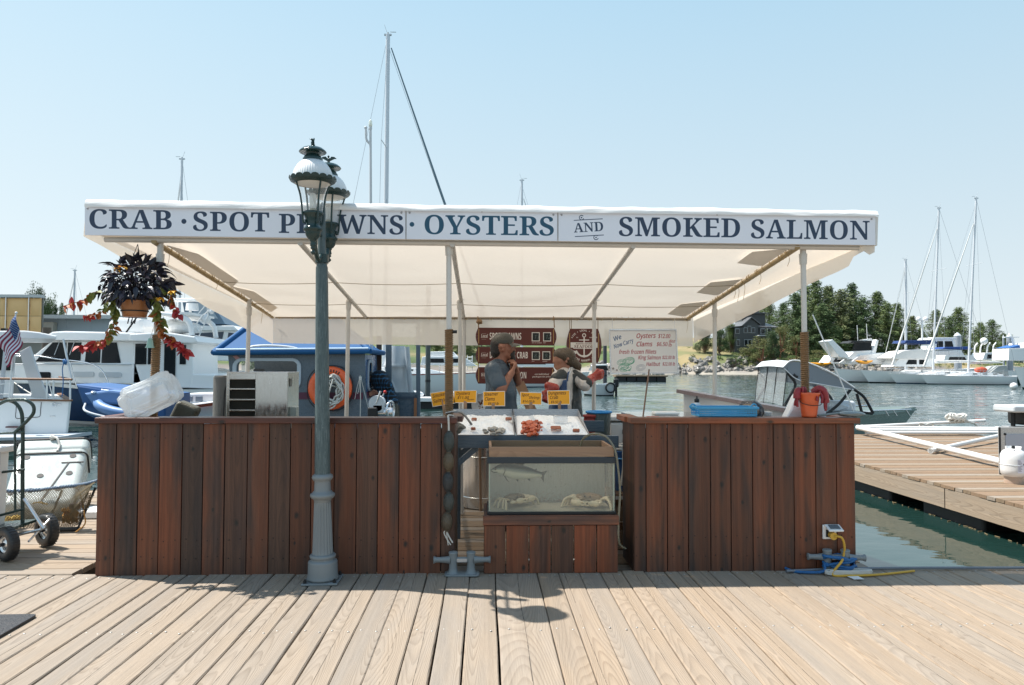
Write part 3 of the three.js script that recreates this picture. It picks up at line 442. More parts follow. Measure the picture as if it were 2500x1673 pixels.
{
  const { x0, x1, y0, y1, z0, z1 } = TK, o = thingW('fish_tank', 'glass fish tank with a black rim and a pale plywood box on top', 'fish tank', V((x0 + x1) / 2, y0, (z0 + z1) / 2));
  const cx = (x0 + x1) / 2, cz = (z0 + z1) / 2, w = x1 - x0, d = z0 - z1, h = y1 - y0, g = 0.006;
  mesh('bottom_rim', [rbox(w + 0.012, 0.02, 0.012, cx, y0 + 0.011, z0 + 0.001, 0.003), rbox(w + 0.012, 0.02, 0.012, cx, y0 + 0.011, z1, 0.003), rbox(0.012, 0.02, d - 0.014, x0, y0 + 0.011, cz, 0.003), rbox(0.012, 0.02, d - 0.014, x1, y0 + 0.011, cz, 0.003)], MT.black, o);
  mesh('top_rim', [rbox(w + 0.016, 0.045, 0.014, cx, y1 - 0.023, z0 + 0.002, 0.004), rbox(w + 0.016, 0.045, 0.014, cx, y1 - 0.023, z1, 0.004), rbox(0.014, 0.045, d - 0.016, x0, y1 - 0.023, cz, 0.004), rbox(0.014, 0.045, d - 0.016, x1, y1 - 0.023, cz, 0.004)], std([0.02, 0.03, 0.04], 0.5), o);
  const pane = phy([0.94, 0.94, 0.9], 0.1, 0, { transmission: 0.94, thickness: 0, ior: 1.3 });
  mesh('pane', [box(w - 0.004, h - 0.02, g, cx, y0 + h / 2, z0 - 0.006)], pane, o); for (const x of [x0 + 0.004, x1 - 0.004]) mesh('pane', [box(g, h - 0.02, d - 0.03, x, y0 + h / 2, cz)], pane, o);
  mesh('seam', [box(0.005, h - 0.05, 0.005, x0 + 0.010, y0 + h / 2, z0 - 0.012), box(0.005, h - 0.05, 0.005, x1 - 0.010, y0 + h / 2, z0 - 0.012)], std([0.45, 0.6, 0.55], 0.3), o);
  const back = print(1024, 480, (c, W2, H2) => { c.fillStyle = '#bcb8ab'; c.fillRect(0, 0, W2, H2); for (let k = 0; k < 900; k++) { const x = rnd() * W2, y = rnd() * H2, L = 20 + rnd() * 120; c.strokeStyle = `rgba(${rnd() < 0.5 ? '215,214,205' : '110,112,104'},${0.05 + rnd() * 0.12})`; c.lineWidth = 1 + rnd() * 4; c.beginPath(); c.moveTo(x, y); c.lineTo(x + (rnd() - 0.5) * 10, y + L); c.stroke(); } for (let k = 0; k < 500; k++) { c.fillStyle = `rgba(${rnd() < 0.6 ? '225,222,212' : '70,76,68'},${0.05 + rnd() * 0.15})`; c.beginPath(); c.arc(rnd() * W2, rnd() * H2, 1 + rnd() * 7, 0, 7); c.fill(); } for (let k = 0; k < 1600; k++) { c.fillStyle = `rgba(${rnd() < 0.5 ? '160,80,60' : '70,72,60'},${0.05 + rnd() * 0.18})`; c.beginPath(); c.arc(rnd() * W2, H2 * (1 - 0.22 * rnd() * rnd()), 1 + rnd() * 6, 0, 7); c.fill(); } });
  mesh('back_panel', [slab(V(x0 + 0.01, y1 - 0.045, z1 + 0.02), V(x1 - 0.01, y1 - 0.045, z1 + 0.02), V(x1 - 0.01, y0 + 0.02, z1 + 0.02), V(x0 + 0.01, y0 + 0.02, z1 + 0.02), 0.008)], back, o); back.roughness = 0.7;
  mesh('floor_gravel', [box(w - 0.03, 0.02, d - 0.04, cx, y0 + 0.012, cz)], worn([0.36, 0.34, 0.27], 0.9, 0, 4, 6), o);
  // the plywood box on top
  const yb = y1 + 0.002, yt = yT(1092), bx0 = T(1193), bx1 = T(1500), bw = bx1 - bx0, t = 0.02, bz1 = -0.48, bx = (bx0 + bx1) / 2;
  mesh('box_board', [metre(rbox(bw, yt - yb, t, bx, (yt + yb) / 2, z0 - 0.008, 0.003), 0, 0.08, 0.3)], MT.pine, o); mesh('box_board', [metre(rbox(bw, yt - yb, t, bx, (yt + yb) / 2, bz1, 0.003), 0, 0.4, 1.3)], deckDull, o);
  for (const x of [bx0 + t / 2, bx1 - t / 2]) mesh('box_board', [metre(rbox(t, yt - yb - 0.003, z0 - bz1 - 0.032, x, (yt + yb) / 2, (z0 - 0.008 + bz1) / 2, 0.003), 2, 0.24, 0.3)], MT.pine, o);
}
{ // salmon
  const sc = (TK.x1 - TK.x0) / 980, X = (px) => TK.x0 + (px - 440) * sc, Y = (py) => at(1250, 950 + py / 3.136, -0.10).y;
  const o = thingW('salmon', 'silver grey salmon hanging in the upper left of the tank', 'salmon', V(X(660), Y(640), -0.12)), z = -0.12;
  // centre line, half height, half width at stations
  const st = [[460, 622, 3, 2], [480, 622, 16, 9], [510, 618, 31, 18], [550, 618, 46, 24], [600, 628, 57, 28], [660, 636, 60, 30], [720, 642, 54, 27], [780, 648, 40, 20], [830, 654, 24, 12], [860, 660, 19, 8]];
  const top = phy([0.05, 0.065, 0.065], 0.35, 0.2, { clearcoat: 0.5 }), n = 14;
  const g = sheet((u, v) => { const f = v * (st.length - 1), i = Math.min(st.length - 2, Math.floor(f)), t = f - i, s = [0, 1, 2, 3].map((k) => st[i][k] + (st[i + 1][k] - st[i][k]) * t), a = u * 2 * PI; return V(X(s[0]), Y(s[1] - Math.cos(a) * s[2]), z + Math.sin(a) * s[3] * sc); }, 20, 36, [1, 1]);
  const skin = print(256, 512, (c, w, h) => { for (let i = 0; i < w; i++) { const q = Math.abs(((i / w) * 2) - 1); const r = 1 - q; /* r=0 back.. */ const b = q; const m = Math.max(0, Math.min(1, (r - 0.30) * 4)); const k = [40 + m * 145, 52 + m * 140, 52 + m * 132]; c.fillStyle = `rgb(${k.map(Math.round)})`; c.fillRect(i, 0, 1, h); } for (let k = 0; k < 420; k++) { c.fillStyle = `rgba(20,26,26,${0.1 + rnd() * 0.35})`; const s = rnd() < 0.5 ? rnd() * 0.2 : 1 - rnd() * 0.2; c.fillRect(s * w, rnd() * h, 2, 2); } for (let k = 0; k < 900; k++) { c.fillStyle = `rgba(230,235,230,${rnd() * 0.12})`; c.fillRect(rnd() * w, rnd() * h, 3, 2); } });
  skin.roughness = 0.3; skin.metalness = 0.25;
  const b = mesh('body', g, skin, o);
  const fin = (pts, n2) => mesh(n2, prof(pts.map(([a, c]) => [X(a), Y(c)]), 0.004, 0, 0, z), top, o);
  fin([[850, 642], [905, 628], [880, 665], [878, 720], [850, 678]], 'tail_fin'); fin([[640, 582], [662, 570], [725, 572], [705, 595]], 'dorsal_fin'); fin([[800, 622], [822, 612], [818, 634]], 'adipose_fin'); fin([[745, 690], [772, 684], [768, 712]], 'anal_fin'); fin([[655, 694], [680, 692], [672, 716]], 'pelvic_fin');
  mesh('pectoral_fin', prof([[562, 662], [575, 668], [604, 712], [585, 702]].map(([a, c]) => [X(a), Y(c)]), 0.004, 0, 0, z + 0.034), top, o);
  mesh('gill', [tube([V(X(562), Y(582), z + 0.02), V(X(572), Y(620), z + 0.030), V(X(556), Y(662), z + 0.02)], 0.003, 5)], top, o);
  mesh('eye', [sph(0.009, X(497), Y(612), z + 0.012)], MT.black, o); mesh('jaw', [tube([V(X(461), Y(626), z + 0.004), V(X(485), Y(640), z + 0.012), V(X(512), Y(636), z + 0.018)], 0.0025, 5)], MT.black, o);
}
function crab(label, cx, cz, sc, claws, tint, turn) {
  const o = thing('crab', label, 'crab', V(cx, TK.y0 + 0.024, cz), turn, 'crabs in the tank'); o.scale.setScalar(sc);
  const shell = worn(tint, 0.5, 0, 3, 3), pale = worn([0.62, 0.52, 0.36], 0.5, 0, 2, 3);
  mesh('shell', [lump(0.09, 1.15, 0.42, 0.75, 0.12, 3, 3).translate(0, 0.06, 0)], shell, o); mesh('belly', [lump(0.08, 1.0, 0.3, 0.7, 0.05, 3, 2).translate(0, 0.045, 0.012)], pale, o);
  for (const s of [-1, 1]) {
    for (let k = 0; k < 4; k++) { const a = 0.9 - k * 0.5, r = 0.165 - 0.01 * k; mesh('leg', [tube([V(s * 0.07, 0.05, 0.03 - k * 0.025), V(s * (0.10 + 0.03), 0.068, Math.sin(a) * 0.06), V(s * r, 0.05, Math.sin(a) * 0.11), V(s * (r + 0.015), 0.0, Math.sin(a) * 0.13)], 0.0095, 6, 12)], pale, o); }
    const c = mesh('claw', [tube([V(s * 0.06, 0.05, 0.05), V(s * 0.105, 0.05, 0.085), V(s * 0.08, 0.035 + 0.02 * claws, 0.12)], 0.012, 6, 10), lump(0.028, 1.5, 0.8, 0.7, 0.1, 2, 2).translate(s * 0.06, 0.045 + 0.02 * claws, 0.135)], pale, o);
    mesh('pincer', [tube([V(s * 0.035, 0.05 + 0.02 * claws, 0.14), V(s * 0.015, 0.055 + 0.02 * claws, 0.145), V(s * 0.0, 0.045 + 0.02 * claws, 0.145)], 0.007, 5, 6), tube([V(s * 0.035, 0.035 + 0.02 * claws, 0.14), V(s * 0.012, 0.032 + 0.02 * claws, 0.148), V(s * 0.0, 0.04 + 0.02 * claws, 0.147)], 0.006, 5, 6)], pale, c);
  }
  mesh('eye', [sph(0.006, -0.02, 0.08, 0.06), sph(0.006, 0.02, 0.08, 0.06)], MT.black, o);
}
crab('brown crab with thin legs in the left corner of the tank', T(1258), -0.24, 0.95, 1, [0.14, 0.11, 0.07], 0.7);
crab('larger crab with pale claws in the right corner of the tank', T(1448), -0.2, 1.05, 0, [0.24, 0.16, 0.09], -0.35);
mesh('air_hose', [tube([V(T(1425), yT(1092) - 0.02, -0.2), V(T(1432), yT(1075), -0.15), V(T(1455), yT(1062), -0.08), V(T(1482), yT(1068), -0.04), V(T(1500), yT(1095), 0.01), V(T(1508), yT(1140), 0.02), V(T(1513), yT(1200), 0.02), V(T(1509), yT(1280), 0.02), V(T(1513), yT(1330), 0.0), V(T(1530), yT(1345), -0.04)], 0.0085, 8, 60)], phy([0.55, 0.52, 0.4], 0.2, 0, { transmission: 0.75, thickness: 0 }), null);
tag(scene.children[scene.children.length - 1], 'clear hose looping out of the box and down the right side of the tank', 'hose');

// ---------- canopy ----------
const ZF = -0.10, ZR = -3.28, ZM = -2.31, ZP = -0.2;
const cloth = (c, tr) => phy(c, 0.8, 0, { transmission: tr, thickness: 0, ior: 1.2, bumpMap: tinted(rough, 0.7, 0.7), bumpScale: 0.002 });
{
  const o = thing('awning', 'cream vinyl awning with pale metal posts over the seafood stall', 'awning', V(0, 0, 0)), vin = cloth([0.89, 0.81, 0.71], 0.40), post = worn([0.60, 0.58, 0.54], 0.5, 0.1, 1.5, 3), dirty = worn([0.42, 0.31, 0.16], 0.8, 0.1, 4, 3);
  const fl = at(212, 580, ZF), fr = at(2138, 606, ZF), rl = at(670, 782, ZR), rt = at(1688, 782, ZR), tl = at(212, 487, ZF), tr = at(2140, 514, ZF), mix = (a, b, t) => a.clone().lerp(b, t);
  // roof sheet: bays sag a little between rafters
  const rx = [0, 0.255, 0.475, 0.75, 1];
  mesh('roof', sheet((u, v) => { const a = mix(V(fl.x, 2.50, ZF - 0.03), V(fr.x, 2.47, ZF - 0.03), u), b = mix(V(rl.x, rl.y + 0.03, ZR), V(rt.x, rt.y + 0.03, ZR), u), p = mix(a, b, v); let k = 0; while (u > rx[k + 1] && k < 3) k++; const t = (u - rx[k]) / (rx[k + 1] - rx[k]); p.y -= 0.02 * Math.sin(PI * t) * Math.sin(PI * Math.min(1, v * 1.05)) - 0.012 * N2(u * 9, v * 7, 2) * Math.sin(PI * t); return p; }, 96, 40, [5, 3.2]), vin, o);
  // rolled front edge and the cloth behind the lettering
  mesh('front_roll', sheet((u, v) => { const p = mix(tl, tr, u), w = 0.008 * N2(u * 14, 2) + 0.007 * N2(u * 40, 5), a = v * PI; const yb = mix(at(212, 504, ZF), at(2138, 528, ZF), u).y; const h = (p.y - yb); return v < 0.5 ? V(p.x, yb - 0.01 + (h + 0.01 + w) * Math.sin(a), ZF + 0.035 + 0.02 * Math.cos(a) * 0 + 0.006 * N2(u * 30, v * 5, 7) - 0.05 * (1 - Math.cos(a))) : V(p.x, p.y + w * (2 - 2 * v) - (p.y - 2.505 + 0.03 * u) * (2 * v - 1) * (2 * v - 1), ZF - 0.015 - (v - 0.5) * 0.36); }, 160, 16, [6, 0.6]), cloth([0.86, 0.85, 0.83], 0.1), o);
  mesh('front_board', slab(mix(tl, tl, 0).add(V(-0.005, -0.05, 0.004)), tr.clone().add(V(0.012, -0.05, 0.004)), fr.clone().add(V(0.012, 0.02, 0.004)), fl.clone().add(V(-0.005, 0.02, 0.004)), 0.03), std([0.7, 0.69, 0.66], 0.7), o);
  // valances: left, right, rear
  const wav = (u, s) => 0.02 * N2(u * 6, s) + 0.01 * N2(u * 17, s + 3);
  const flb = at(203, 577, ZF + 0.02), rlb = at(664, 840, ZR), frb = at(2138, 617, ZF + 0.02), rrb = at(1692, 838, ZR);
  mesh('side_valance', sheet((u, v) => { const a = mix(V(fl.x - 0.01, tl.y - 0.03, ZF), V(rl.x - 0.02, rl.y + 0.03, ZR), u), b = mix(flb, rlb, u); const p = mix(a, b, v); p.x += wav(u, 1) * v; p.y += 0.012 * N2(u * 9, 4) * v; return p; }, 50, 6, [3.2, 0.4]), vin, o);
  mesh('side_valance', sheet((u, v) => { const a = mix(V(fr.x + 0.01, tr.y - 0.03, ZF), V(rt.x + 0.02, rt.y + 0.03, ZR), u), b = mix(frb, rrb, u); if (u < 0.12) b.y += 0.0; const p = mix(a, b, v); p.x += wav(u, 11) * v; p.y += (0.012 * N2(u * 9, 14) + (u > 0.03 && u < 0.10 ? 0.05 : 0)) * v; return p; }, 50, 6, [3.2, 0.4]), vin, o);
  mesh('rear_valance', sheet((u, v) => { const a = mix(V(rl.x - 0.02, rl.y + 0.03, ZR - 0.002), V(rt.x + 0.02, rt.y + 0.03, ZR - 0.002), u), b = mix(at(664, 838, ZR), at(1692, 846, ZR), u); const p = mix(a, b, v); p.z += wav(u * 2, 21) * v; p.y -= 0.03 * v * Math.sin(PI * Math.min(1, u * 1.2)) * (u < 0.5 ? 0.3 : 0.2); return p; }, 60, 6, [5, 0.4]), vin, o);
  // pipe frame
  const R = [[-2.47, 380], [-1.43, 0], [-0.26, 1096], [1.147, 0], [2.41, 1963]];
  const hF = 2.40, hM = 2.175, hR = 2.05;
  for (const [i, x] of [-2.47, -1.39, -0.25, 1.13, 2.40].entries()) mesh('rafter', [bar(V(x, hF + 0.025, ZF - 0.04), V(x * 1.005, hR + 0.025, ZR), 0.021, 0.021, 10)], i === 0 || i === 4 ? dirty : post, o);
  mesh('rear_rail', [bar(V(rl.x + 0.02, hR + 0.02, ZR + 0.03), V(rt.x - 0.02, hR + 0.02, ZR + 0.03), 0.017, 0.017, 8)], worn([0.3, 0.25, 0.19], 0.7, 0.2, 2, 4), o);
  mesh('front_rail', [bar(V(fl.x + 0.1, hF + 0.04, ZF - 0.06), V(fr.x - 0.1, hF + 0.03, ZF - 0.06), 0.021, 0.021, 8)], post, o);
  const lace = []; for (const x of [-2.47, 2.40]) for (let k = 0; k < 26; k++) { const t = (k + rnd()) / 26, z = ZF - 0.1 + (ZR - ZF) * t, y = hF + (hR - hF) * t + 0.025; lace.push(tor(0.026, 0.004, x, y, z, rr(-0.3, 0.3), rr(-0.5, 0.5), 0, 12, 5)); if (rnd() < 0.25) lace.push(tube([V(x, y, z), V(x + 0.01, y - 0.06, z + 0.005), V(x - 0.004, y - rr(0.08, 0.18), z)], 0.002, 4)); }
  for (let k = 0; k < 34; k++) { const x = rl.x + (rt.x - rl.x) * (k + 0.5) / 34; lace.push(tube([V(x - 0.05, hR + 0.05, ZR + 0.02), V(x, hR, ZR + 0.052), V(x + 0.04, hR + 0.045, ZR + 0.02)], 0.003, 4)); }
  mesh('lacing', lace, std([0.46, 0.34, 0.17], 0.9), o);
  mesh('roof_cord', [0.42, 0.74].flatMap((t) => [[-2.45, -1.40], [-1.40, -0.25], [-0.25, 1.13], [1.13, 2.38]].map(([a, b]) => { const z = ZF + (ZR - ZF) * t, y = hF + (hR - hF) * t + 0.02; return tube([V(a, y, z), V(a * 0.75 + b * 0.25, y - 0.012, z), V((a + b) / 2, y - 0.016, z), V(a * 0.25 + b * 0.75, y - 0.012, z), V(b, y, z)], 0.003, 4); })), std([0.35, 0.29, 0.2], 0.9), o);
  // tarp flaps folded over the side rafters, seen through the roof
  for (const [x, s, t0, t1] of [[2.36, -1, 0.03, 0.20], [2.36, -1, 0.36, 0.58], [2.36, -1, 0.68, 0.96], [-2.43, 1, 0.05, 0.5], [-2.43, 1, 0.5, 0.9]]) mesh('roof_flap', sheet((u, v) => { const t = t0 + (t1 - t0) * u, w = 0.26 * Math.min(1, (u < 0.5 ? u : 1 - u) * 5 + 0.15) * (s > 0 ? 0.6 : 1); return V(x + s * w * v, hF + (hR - hF) * t + 0.035 - 0.004 * v, ZF + (ZR - ZF) * t); }, 12, 3), cloth([0.72, 0.68, 0.62], 0.12), o);
  const pipe = (px, pt, zt, pb, zb, yb = 0.0, r = 0.021) => { const t = at(px, pt, zt), b = at(pb[0], pb[1], zb); const dir = t.clone().sub(b), f = (yb - b.y) / dir.y; const p = mesh('post', [bar(b.clone().addScaledVector(dir, f), t, r, r, 14), cyl(0.031, 0.027, 0.08, t.x, t.y - 0.035, t.z), bar(t.clone().add(V(0, 0.005, 0)), t.clone().add(V(0, 0.09, 0)), 0.024)], post, o); return [t, b, p]; };
  const ps = [[391, 622, ZP, [378, 920], ZP], [1096, 600, ZP, [1096, 1010], ZP], [1961, 622, ZP, [1966, 950], ZP], [608, 752, ZM, [604, 900], ZM], [851, 738, ZM, [847, 950], ZM], [1122, 738, ZM, [1124, 950], ZM], [1451, 738, ZM, [1450, 950], ZM], [1745, 756, ZM, [1745, 930], ZM]].map((a) => pipe(...a, -0.03));
  const wraps = [[0, 822, 1030], [1, 806, 1030], [2, 808, 1030]];
  for (const [k, y0, y1] of wraps) { // rope wound round the lower post
    const [t, b] = ps[k], dir = b.clone().sub(t).normalize(), a = at(1250, y0, ZP).y, c = at(1250, y1, ZP).y, turns = 46, pts = []; const A = t.clone().addScaledVector(dir, (a - t.y) / dir.y), B = t.clone().addScaledVector(dir, (c - t.y) / dir.y);
    for (let i = 0; i <= turns * 10; i++) { const q = i / (turns * 10), p = mix(A, B, q), an = q * turns * 2 * PI; pts.push(p.add(V(Math.cos(an) * 0.028, 0, Math.sin(an) * 0.028))); }
    mesh('rope_wrap', [tube(pts, 0.0062, 5, turns * 12), bar(A, B, 0.027)], MT.jute, ps[k][2]);
  }
  mesh('end_post', [bar(V(-0.245, hR, ZR + 0.02), V(-0.245, 0, ZR + 0.02), 0.021, 0.021, 12)], post, o);
  mesh('bracket', [cyl(0.012, 0.012, 0.05, ps[1][0].x + 0.04, at(1250, 811, ZP).y, ZP, 0, 0, PI / 2)], MT.black, o);
}
// lettered boards on the front of the awning
{
  const z = 0.018 + ZF, q = (px, py) => at(px, py, z), Y = (px) => [501 + (px - 212) * 0.01353, 574 + (px - 212) * 0.01273];
  const board = (name, label, a, b, w, draw) => {
    const o = thingW(name, label, 'sign', q((a + b) / 2, 540), 'lettered boards along the awning front'), h = Math.round(w * 72 / (b - a));
    delete o.userData.group;
    const s = (px) => (px - a) / (b - a) * w;
    const m = print(w, h, (c) => { c.fillStyle = '#e4e7ef'; c.fillRect(0, 0, w, h); for (let k = 0; k < 260; k++) { c.fillStyle = `rgba(150,150,150,${rnd() * 0.10})`; c.fillRect(rnd() * w, rnd() * h, 1 + rnd() * 14, 1); } draw(c, s, h); });
    mesh('panel', [slab(q(a + 0.6, Y(a)[0]), q(b - 0.6, Y(b)[0]), q(b - 0.6, Y(b)[1]), q(a + 0.6, Y(a)[1]), 0.006)], m, o);
    const bs = [[a + 8, 8], [(a + b) / 2, 2], [b - 10, 8]].map(([px, dy]) => { const p = q(px, Y(px)[0] + dy); return sph(0.008, p.x, p.y, p.z + 0.002, 1, 1, 0.5, 10); }); for (const g of bs) mesh('bolt', [g], std([0.35, 0.35, 0.36], 0.4, 0.7), o);
  };
  const navy = '#2b3d55', teal = '#1f4f68';
  board('letter_board', 'white board lettered CRAB and SPOT PRAWNS at the left of the awning', 206, 990, 2048, (c, s, h) => { c.fillStyle = navy; const b = h * 0.845, f = h * 0.90; fit(c, 'CRAB', s(213), s(419), b - h * 0.07, f); c.beginPath(); c.arc(s(446), h * 0.50, h * 0.085, 0, 7); c.fill(); fit(c, 'SPOT', s(466), s(655), b - h * 0.035, f); fit(c, 'PRAWNS', s(676), s(989), b, f); });
  board('letter_board', 'white board lettered OYSTERS in teal in the middle of the awning', 992, 1361, 1024, (c, s, h) => { c.fillStyle = teal; const b = h * 0.82, f = h * 0.90; c.beginPath(); c.arc(s(1005), h * 0.5, h * 0.08, 0, 7); c.fill(); fit(c, 'OYSTERS', s(1032), s(1356), b, f); });
  board('letter_board', 'white board lettered AND SMOKED SALMON at the right of the awning', 1363, 2138, 2048, (c, s, h) => { c.fillStyle = navy; c.strokeStyle = navy; const b = h * 0.80, f = h * 0.90; fit(c, 'SMOKED', s(1507), s(1808), b, f); fit(c, 'SALMON', s(1829), s(2125), b + h * 0.02, f);
    c.save(); c.translate(s(1436), h * 0.52); c.rotate(-0.07); c.font = `bold ${h * 0.44}px serif`; c.textAlign = 'center'; c.fillText('AND', 0, h * 0.15); c.lineWidth = h * 0.025; for (const [x0, x1, y] of [[-35, 35, -0.26], [-35, 35, 0.29]]) { c.beginPath(); c.moveTo(s(1363 + 35 + x0 + 35) - s(1363 + 70), y * h); c.lineTo(s(1363 + 35 + x1 + 35) - s(1363 + 70), y * h); c.stroke(); } for (const [x, y] of [[-16, -0.34], [16, 0.36]]) { c.beginPath(); c.arc(x * 2.6, y * h, h * 0.075, 0.4, 5.6); c.stroke(); c.beginPath(); c.arc(x * 2.6, y * h, h * 0.025, 0, 7); c.fill(); } c.restore(); });
}
// ---------- street lamp with two lanterns ----------
{
  const zB = 0.25, b = on(788, 1419, 0), d = 5.42 - b.z, k = d / F, o = thing('street_lamp', 'dark green twin lantern street lamp on a fluted grey base', 'street lamp', V(b.x, 0, b.z)); o.rotation.z = 0.0145;
  const cr = k / 4.356; // crop pixel of the base close-up in metres
  const yy = (c) => (1416 - c) * cr;
  mesh('base_plate', [rbox(0.245, 0.014, 0.245, 0, 0.008, 0, 0.004, 0, 0.0)], MT.galv, o);
  for (const [x, z] of [[-0.1, 0.1], [0.1, 0.1], [-0.1, -0.1], [0.1, -0.1]]) mesh('bolt', [cyl(0.013, 0.013, 0.016, x, 0.022, z, 0, 0.3, 0, 6), cyl(0.007, 0.007, 0.022, x, 0.03, z)], MT.black, o);
  mesh('base_drum', lathe([[0, 0.012], [0.112, 0.012], [0.106, 0.03], [0.102, 0.06], [0.1, yy(1215)], [0.096, yy(1200)], [0.082, yy(1192)], [0.08, yy(1180)], [0.088, yy(1168)], [0.09, yy(1150)], [0.084, yy(1136)], [0.072, yy(1130)], [0, yy(1130)]].map(([a, c]) => [a, c]), 36), MT.galv, o);
  { // fluted shaft
    const n = 80, g = sheet((u, v) => { const f = Math.abs(Math.sin(u * 20 * PI)), edge = Math.min(1, Math.min(v, 1 - v) * 14), r = (107 - (107 - 86) * v) * cr - 0.0075 * (1 - Math.sqrt(f)) * 0 - 0.007 * Math.pow(f, 0.7) * edge; return V(Math.sin(u * 2 * PI) * r, yy(1132) + (yy(592) - yy(1132)) * v, Math.cos(u * 2 * PI) * r); }, 160, 10); mesh('fluted_shaft', g, MT.galv, o); }
  mesh('collar', lathe([[0.05, yy(600)], [86 * cr, yy(592)], [90 * cr, yy(575)], [96 * cr, yy(562)], [112 * cr, yy(552)], [126 * cr, yy(535)], [128 * cr, yy(520)], [122 * cr, yy(504)], [104 * cr, yy(496)], [98 * cr, yy(484)], [86 * cr, yy(476)], [82 * cr, yy(380)], [92 * cr, yy(366)], [106 * cr, yy(350)], [109 * cr, yy(334)], [104 * cr, yy(318)], [90 * cr, yy(306)], [0.05, yy(298)]], 36), MT.galv, o);
  const pt = worn([0.05, 0.095, 0.105], 0.5, 0.1, 2.5, 3), topY = 2.66;
  { const sm = print(256, 1024, (c, w, h) => { c.fillStyle = '#4d5c5e'; c.fillRect(0, 0, w, h); for (let q = 0; q < 2600; q++) { const t = rnd(); c.fillStyle = rnd() < 0.5 ? `rgba(42,62,64,${0.1 + rnd() * 0.3})` : `rgba(150,165,168,${rnd() * 0.30})`; c.fillRect(rnd() * w, t * h, 1 + rnd() * 3, 4 + rnd() * 60); } for (let q = 0; q < 160; q++) { c.fillStyle = `rgba(205,212,212,${rnd() * 0.4})`; c.fillRect(rnd() * w, rnd() * h, 1 + rnd() * 2, 1 + rnd() * 7); } }, { roughness: 0.45, metalness: 0.1 }); sm.roughness = 0.45; mesh('pole', [cyl(0.042, 0.054, 2.2 - yy(300), 0, (2.2 + yy(300)) / 2, 0, 0, 0, 0, 32), lathe([[0.042, 2.19], [0.036, 2.22], [0.028, 2.25], [0.026, 2.62], [0.02, 2.65], [0, 2.67]], 20)], sm, o); }
  const m = (c) => c * 0.000684, L0 = 560; // lantern crop pixels to metres, from the skirt level
  const lantern = (dx, dz, sk, facing) => {
    const g = new THREE.Group(); g.name = 'lantern'; g.position.set(dx, sk, dz); o.add(g); g.rotation.y = facing;
    const ly = (c) => m(L0 - c), P = (a) => a.map(([r, c]) => [m(r), ly(c)]);
    mesh('holder', lathe(P([[0, 1272], [10, 1262], [25, 1248], [22, 1236], [11, 1226], [12, 1214], [24, 1206], [26, 1196], [18, 1188], [30, 1178], [28, 1164], [24, 1140], [32, 1130], [34, 1118], [50, 1108], [68, 1080], [76, 1052], [76, 1034], [90, 1028], [93, 1010], [86, 1000], [70, 985], [66, 960], [74, 910], [84, 880], [100, 868], [104, 854], [96, 842], [40, 840], [40, 850]]), 24), MT.green, g);
    mesh('glass', lathe(P([[93, 842], [98, 800], [104, 750], [112, 690], [124, 640], [142, 594], [166, 556]]), 32), phy([0.97, 0.98, 0.98], 0.06, 0, { transmission: 0.9, thickness: 0, ior: 1.35 }), g);
    mesh('bulb', lathe(P([[0, 648], [26, 660], [34, 690], [34, 790], [30, 812], [24, 840], [0, 842]]), 16), phy([0.85, 0.85, 0.82], 0.15, 0, { transmission: 0.4, thickness: 0 }), g); mesh('socket', [cyl(m(30), m(40), m(34), 0, ly(825), 0)], worn([0.35, 0.3, 0.2], 0.6, 0.4), g);
    // scalloped skirt
    mesh('skirt', sheet((u, v) => { const a = u * 2 * PI, sc = Math.abs(Math.sin(a * 9)), r = v < 0.5 ? 170 + v * 2 * 46 : 216 + (v - 0.5) * 2 * 14, c = v < 0.5 ? 566 - v * 2 * 26 : 540 - (v - 0.5) * 2 * (18 + 22 * Math.sqrt(sc)); return V(Math.sin(a) * m(r), ly(c), Math.cos(a) * m(r)); }, 144, 10), MT.green, g);
    mesh('dome', sheet((u, v) => { const a = u * 2 * PI, t = v * PI * 0.43, r = 200 * Math.pow(Math.cos(t), 0.9) * (1 - 0.018 * Math.abs(Math.sin(a * 24))), c = 536 - 226 * Math.sin(t); return V(Math.sin(a) * m(r), ly(c), Math.cos(a) * m(r)); }, 192, 14), std([0.72, 0.74, 0.74], 0.35), g);
    mesh('dome_floor', [cyl(m(170), m(170), 0.004, 0, ly(560), 0, 0, 0, 0, 32)], std([0.75, 0.72, 0.66], 0.6), g);
    mesh('cap', lathe(P([[96, 376], [98, 344], [86, 330], [82, 318], [70, 312], [64, 300], [68, 282], [96, 280], [128, 282], [134, 274], [126, 262], [100, 240], [60, 226], [24, 220], [18, 214], [0, 212]]), 32), MT.green, g).position.y = m(30);
    for (let k = 0; k < 4; k++) { const a = k * PI / 2 + 0.35; mesh('bracket', [tube([[176, 552], [160, 600], [134, 680], [118, 780], [112, 850], [106, 920], [92, 965], [78, 955], [80, 925]].map(([r, c]) => V(Math.sin(a) * m(r), ly(c), Math.cos(a) * m(r))), m(10), 6, 26)], MT.green, g); }
    const eag = mesh('eagle', [lump(m(20), 0.8, 1.5, 0.9, 0.1, 2, 2).translate(0, ly(188), 0), sph(m(12), 0, ly(150), m(6)), cyl(m(2), m(8), m(22), 0, ly(146), m(20), PI / 2), ...[-1, 1].map((s) => prof([[s * m(4), ly(178)], [s * m(30), ly(146)], [s * m(62), ly(150)], [s * m(86), ly(170)], [s * m(60), ly(172)], [s * m(34), ly(186)], [s * m(8), ly(200)]], 0.006, 0, 0, -0.005)), cyl(m(16), m(22), m(10), 0, ly(214), 0), prof([[-m(12), ly(200)], [m(12), ly(200)], [m(18), ly(222)], [-m(18), ly(222)]], 0.005, 0, 0, -m(18))], MT.green, g); eag.position.y = m(30); eag.scale.setScalar(1); 
    return g;
  };
